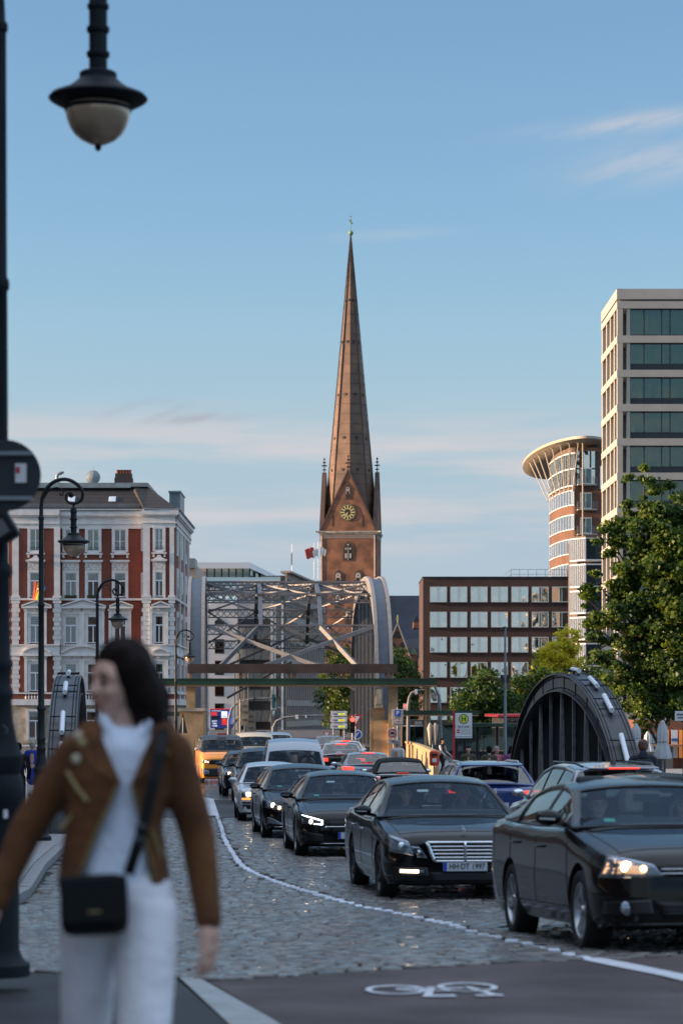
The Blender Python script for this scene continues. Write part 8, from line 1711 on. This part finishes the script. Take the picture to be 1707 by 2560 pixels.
def rearbar(A, s, w_, z, mt, th=.035, d_=.03, nm='brake_light'):
    q = MB(); y = s - A['L'] / 2; q.bb(-w_, w_, y - d_, y + d_, z - th / 2, z + th / 2); return q.build(nm, mt, A['t'], bevel=.006)
q = MB(); yk = 3.99 - 2.25; q.prism([(yk - .12, 1.535), (yk + .22, 1.50), (yk + .22, 1.525), (yk - .1, 1.555)], -.56, .56, axis='X'); q.build('roof_spoiler', 'paint_silver', B1['t'], bevel=.01); rearbar(B1, 4.225, .24, 1.512, 'tail_on', .022, .012); rearbar(B1, 4.32, .22, 1.38, 'tail_on', .03, .012)
q = MB(); q.prism([(1.2, 1.575), (1.45, 1.56), (1.45, 1.59), (1.38, 1.66)], -.012, .012, axis='X'); q.build('antenna', 'trim_black', B1['t'])
for s_ in (-1, 1): q = MB(); q.tube([(s_ * .56, 2.0 - 2.25, 1.57), (s_ * .60, 2.2 - 2.25, 1.60), (s_ * .60, 3.6 - 2.25, 1.585), (s_ * .565, 3.9 - 2.25, 1.535)], .018, 8); q.build('roof_rail', 'trim_black', B1['t'], 60)
tlamps(B1, [(-.86, .92), (-.5, .92), (-.5, 1.0), (-.86, 1.02)]); numplate(B1, .75, '', rear=True)
xa, ya = tail(1728, 29.5, 4.3, R(188)); B0 = car('dark hatchback roof and window just entering at the right edge', 'car', xa, ya, R(188), SUV(L=4.3, H=1.50, paint='paint_navy', trimline='chrome'), g2_)
xa, ya = tail(1238, 48.4, 4.48, R(180 + 5)); B2 = car('blue crossover with red tail light beside the black arch', 'car', xa, ya, R(185), SUV(L=4.45, H=1.56, paint='paint_blue', roofpaint='paint_blue', b0=.82, a1=.35, trimline=None), g2_)
tlamps(B2, [(-.90, .90), (-.48, .93), (-.48, .97), (-.90, 1.0)]); h = hitf(B2, 0, 1.0, True); text('S', .13, 'sign_white', B2['t'], (0, h.y + .03, .98), (R(90), 0, math.pi), bold=.006); numplate(B2, .70, 'HH', rear=True)
for s_ in (-1, 1): q = MB(); q.tube([(s_ * .56, 1.9 - 2.2, 1.52), (s_ * .60, 2.1 - 2.2, 1.56), (s_ * .60, 3.5 - 2.2, 1.55), (s_ * .56, 3.8 - 2.2, 1.50)], .02, 8); q.build('roof_rail', 'paint_silver', B2['t'], 60)
q = MB(); q.prism([(3.85 - 2.225, 1.50), (4.15 - 2.225, 1.46), (4.15 - 2.225, 1.49), (3.85 - 2.225, 1.53)], -.6, .6, axis='X'); q.build('roof_spoiler', 'paint_blue', B2['t'], bevel=.01)
# convertible
xa, ya = tail(1008, 70.0, 3.7, R(184)); SM = SEDAN(L=3.72, W=1.68, H=1.41, fo=.65, wb=2.46, r=.31, b0=.88, a1=.25, f0=.75, paint='paint_black', roofpaint='soft_top', wr=.56, top=[(-.2, .7), (0, .74), (.1, .84), (.8, .92), (1.1, .95), (2.4, .96), (3.3, .98), (3.6, .98), (3.72, .90), (4, .8)], gh=[(1.05, .94), (1.62, 1.34), (2.1, 1.41), (2.7, 1.40), (3.0, 1.33), (3.36, .97)], wins=[(1.4, 2.3)], doors=[(1.2, 1.2), (2.4, 2.4)], handles=[2.2], trimline='chrome')
B3 = car('small black soft top convertible with plate HH R 1714', 'car', xa, ya, R(184), SM, g2_)
for o in tlamps(B3, [(-.80, .66), (-.66, .66), (-.66, .90), (-.80, .90)], 'chrome', off=.004): pass
tlamps(B3, [(-.79, .68), (-.68, .68), (-.68, .88), (-.79, .88)], 'tail_dim', off=.02); numplate(B3, .73, 'HH R 1714', rear=True); fp(B3, [(-.34, .80), (.34, .80), (.34, .84), (-.34, .84)], 'boot_handle', 'chrome', rear=True, off=.02); fp(B3, [(-.78, .93), (.78, .93), (.78, .94), (-.78, .94)], 'boot_trim', 'chrome', 12, 1, rear=True, off=.01); rearbar(B3, 3.60, .18, .985, 'tail_dim', .02)
h = hitf(B3, 0, .88, True); q = MB(); q.sphere((0, h.y + .01, .88), .03, 10, 6, sc3=(1.8, .4, .8)); q.build('badge', 'chrome', B3['t'])
xa, ya = tail(922, 82.5, 4.2, R(184)); B4 = car('pale grey hatchback with red brake lights left of the convertible', 'car', xa, ya, R(184), SUV(L=4.2, H=1.46, W=1.78, paint='paint_grey', trimline=None), g2_)
tlamps(B4, [(-.86, .86), (-.50, .86), (-.50, .96), (-.86, .98)]); rearbar(B4, 3.93, .20, 1.42, 'tail_on'); numplate(B4, .65, '', rear=True)
xa, ya = tail(855, 98, 4.7, R(183)); B5 = car('black estate with high brake light ahead of the grey hatchback', 'car', xa, ya, R(183), SUV(L=4.7, H=1.70, paint='paint_black', trimline=None, roofpaint='paint_silver'), g2_)
tlamps(B5, [(-.90, .94), (-.55, .94), (-.55, 1.06), (-.90, 1.08)]); rearbar(B5, 4.05, .22, 1.60, 'tail_on', .05); numplate(B5, .85, 'HH', rear=True)
h = hitf(B5, 0, 1.1, True); q = MB(); q.lathe([(.001, 0), (.05, 0), (.05, .02), (.001, .02)], 14, c=(0, h.y, 1.1), axis='Y'); q.build('badge', 'chrome', B5['t'])
xa, ya = tail(866, 116, 4.4, R(183)); B6 = car('white car with lit brake strip farther up the right lane', 'car', xa, ya, R(183), SUV(L=4.4, H=1.62, paint='paint_white', trimline=None), g2_); rearbar(B6, 3.85, .2, 1.58, 'tail_on', .05); tlamps(B6, [(-.86, .95), (-.55, .95), (-.55, 1.05), (-.86, 1.05)])
xa, ya = tail(826, 132, 4.4, R(183)); B7 = car('pale car roof just showing at the far end of the right lane', 'car', xa, ya, R(183), SUV(L=4.4, H=1.72, paint='paint_grey', trimline=None), g2_)
# stickers behind the windscreens
def shade(A, x, ds, w_, h_, mt):
    S_ = A['S']; s = S_['gh'][0][0] + ds; z = A['zg'](s) - .035; q = MB(); q.box((0, 0, 0), (w_, .004, h_)); o = q.build('windscreen_sticker', mt, A['t'], loc=(x, s - A['L'] / 2 + .05, z)); o.rotation_euler.x = -R(60)
for A in (A2, A3): shade(A, -.22, .70, .14, .05, 'sticker_white')
for A in (A1, A3, A4): shade(A, -.50, .20, .09, .05, 'sticker_green')
# drivers and passengers
bust('man driving the black saloon with the chrome grille', A2, 1, 'skin', 'hair_grey', 'cloth_grey', hy=0); bust('short haired passenger of the black saloon with the chrome grille', A2, -1, 'skin_pale', 'hair_brown', 'cloth_grey')
bust('driver of the nearest black saloon with glowing headlight', A1, 1, 'skin_pale', 'hair_dark', 'cloth_grey'); bust('passenger with flat cap look in the nearest black saloon', A1, -1, 'skin_pale', 'hair_brown', 'cloth_navy')
bust('driver of the low saloon with bracket shaped lights', A3, 1, 'skin', 'hair_dark', 'cloth_black'); bust('passenger of the low saloon with bracket shaped lights', A3, -1, 'skin', 'hair_brown', 'cloth_grey')
bust('passenger in the black estate car', A4, -1, 'skin', 'hair_dark', 'cloth_black'); bust('person with dark glasses in the old white hatchback', A5, -1, 'skin', 'hair_dark', 'cloth_black'); bust('driver of the silver high roofed van', AV, 1, 'skin', 'hair_dark', 'cloth_black')
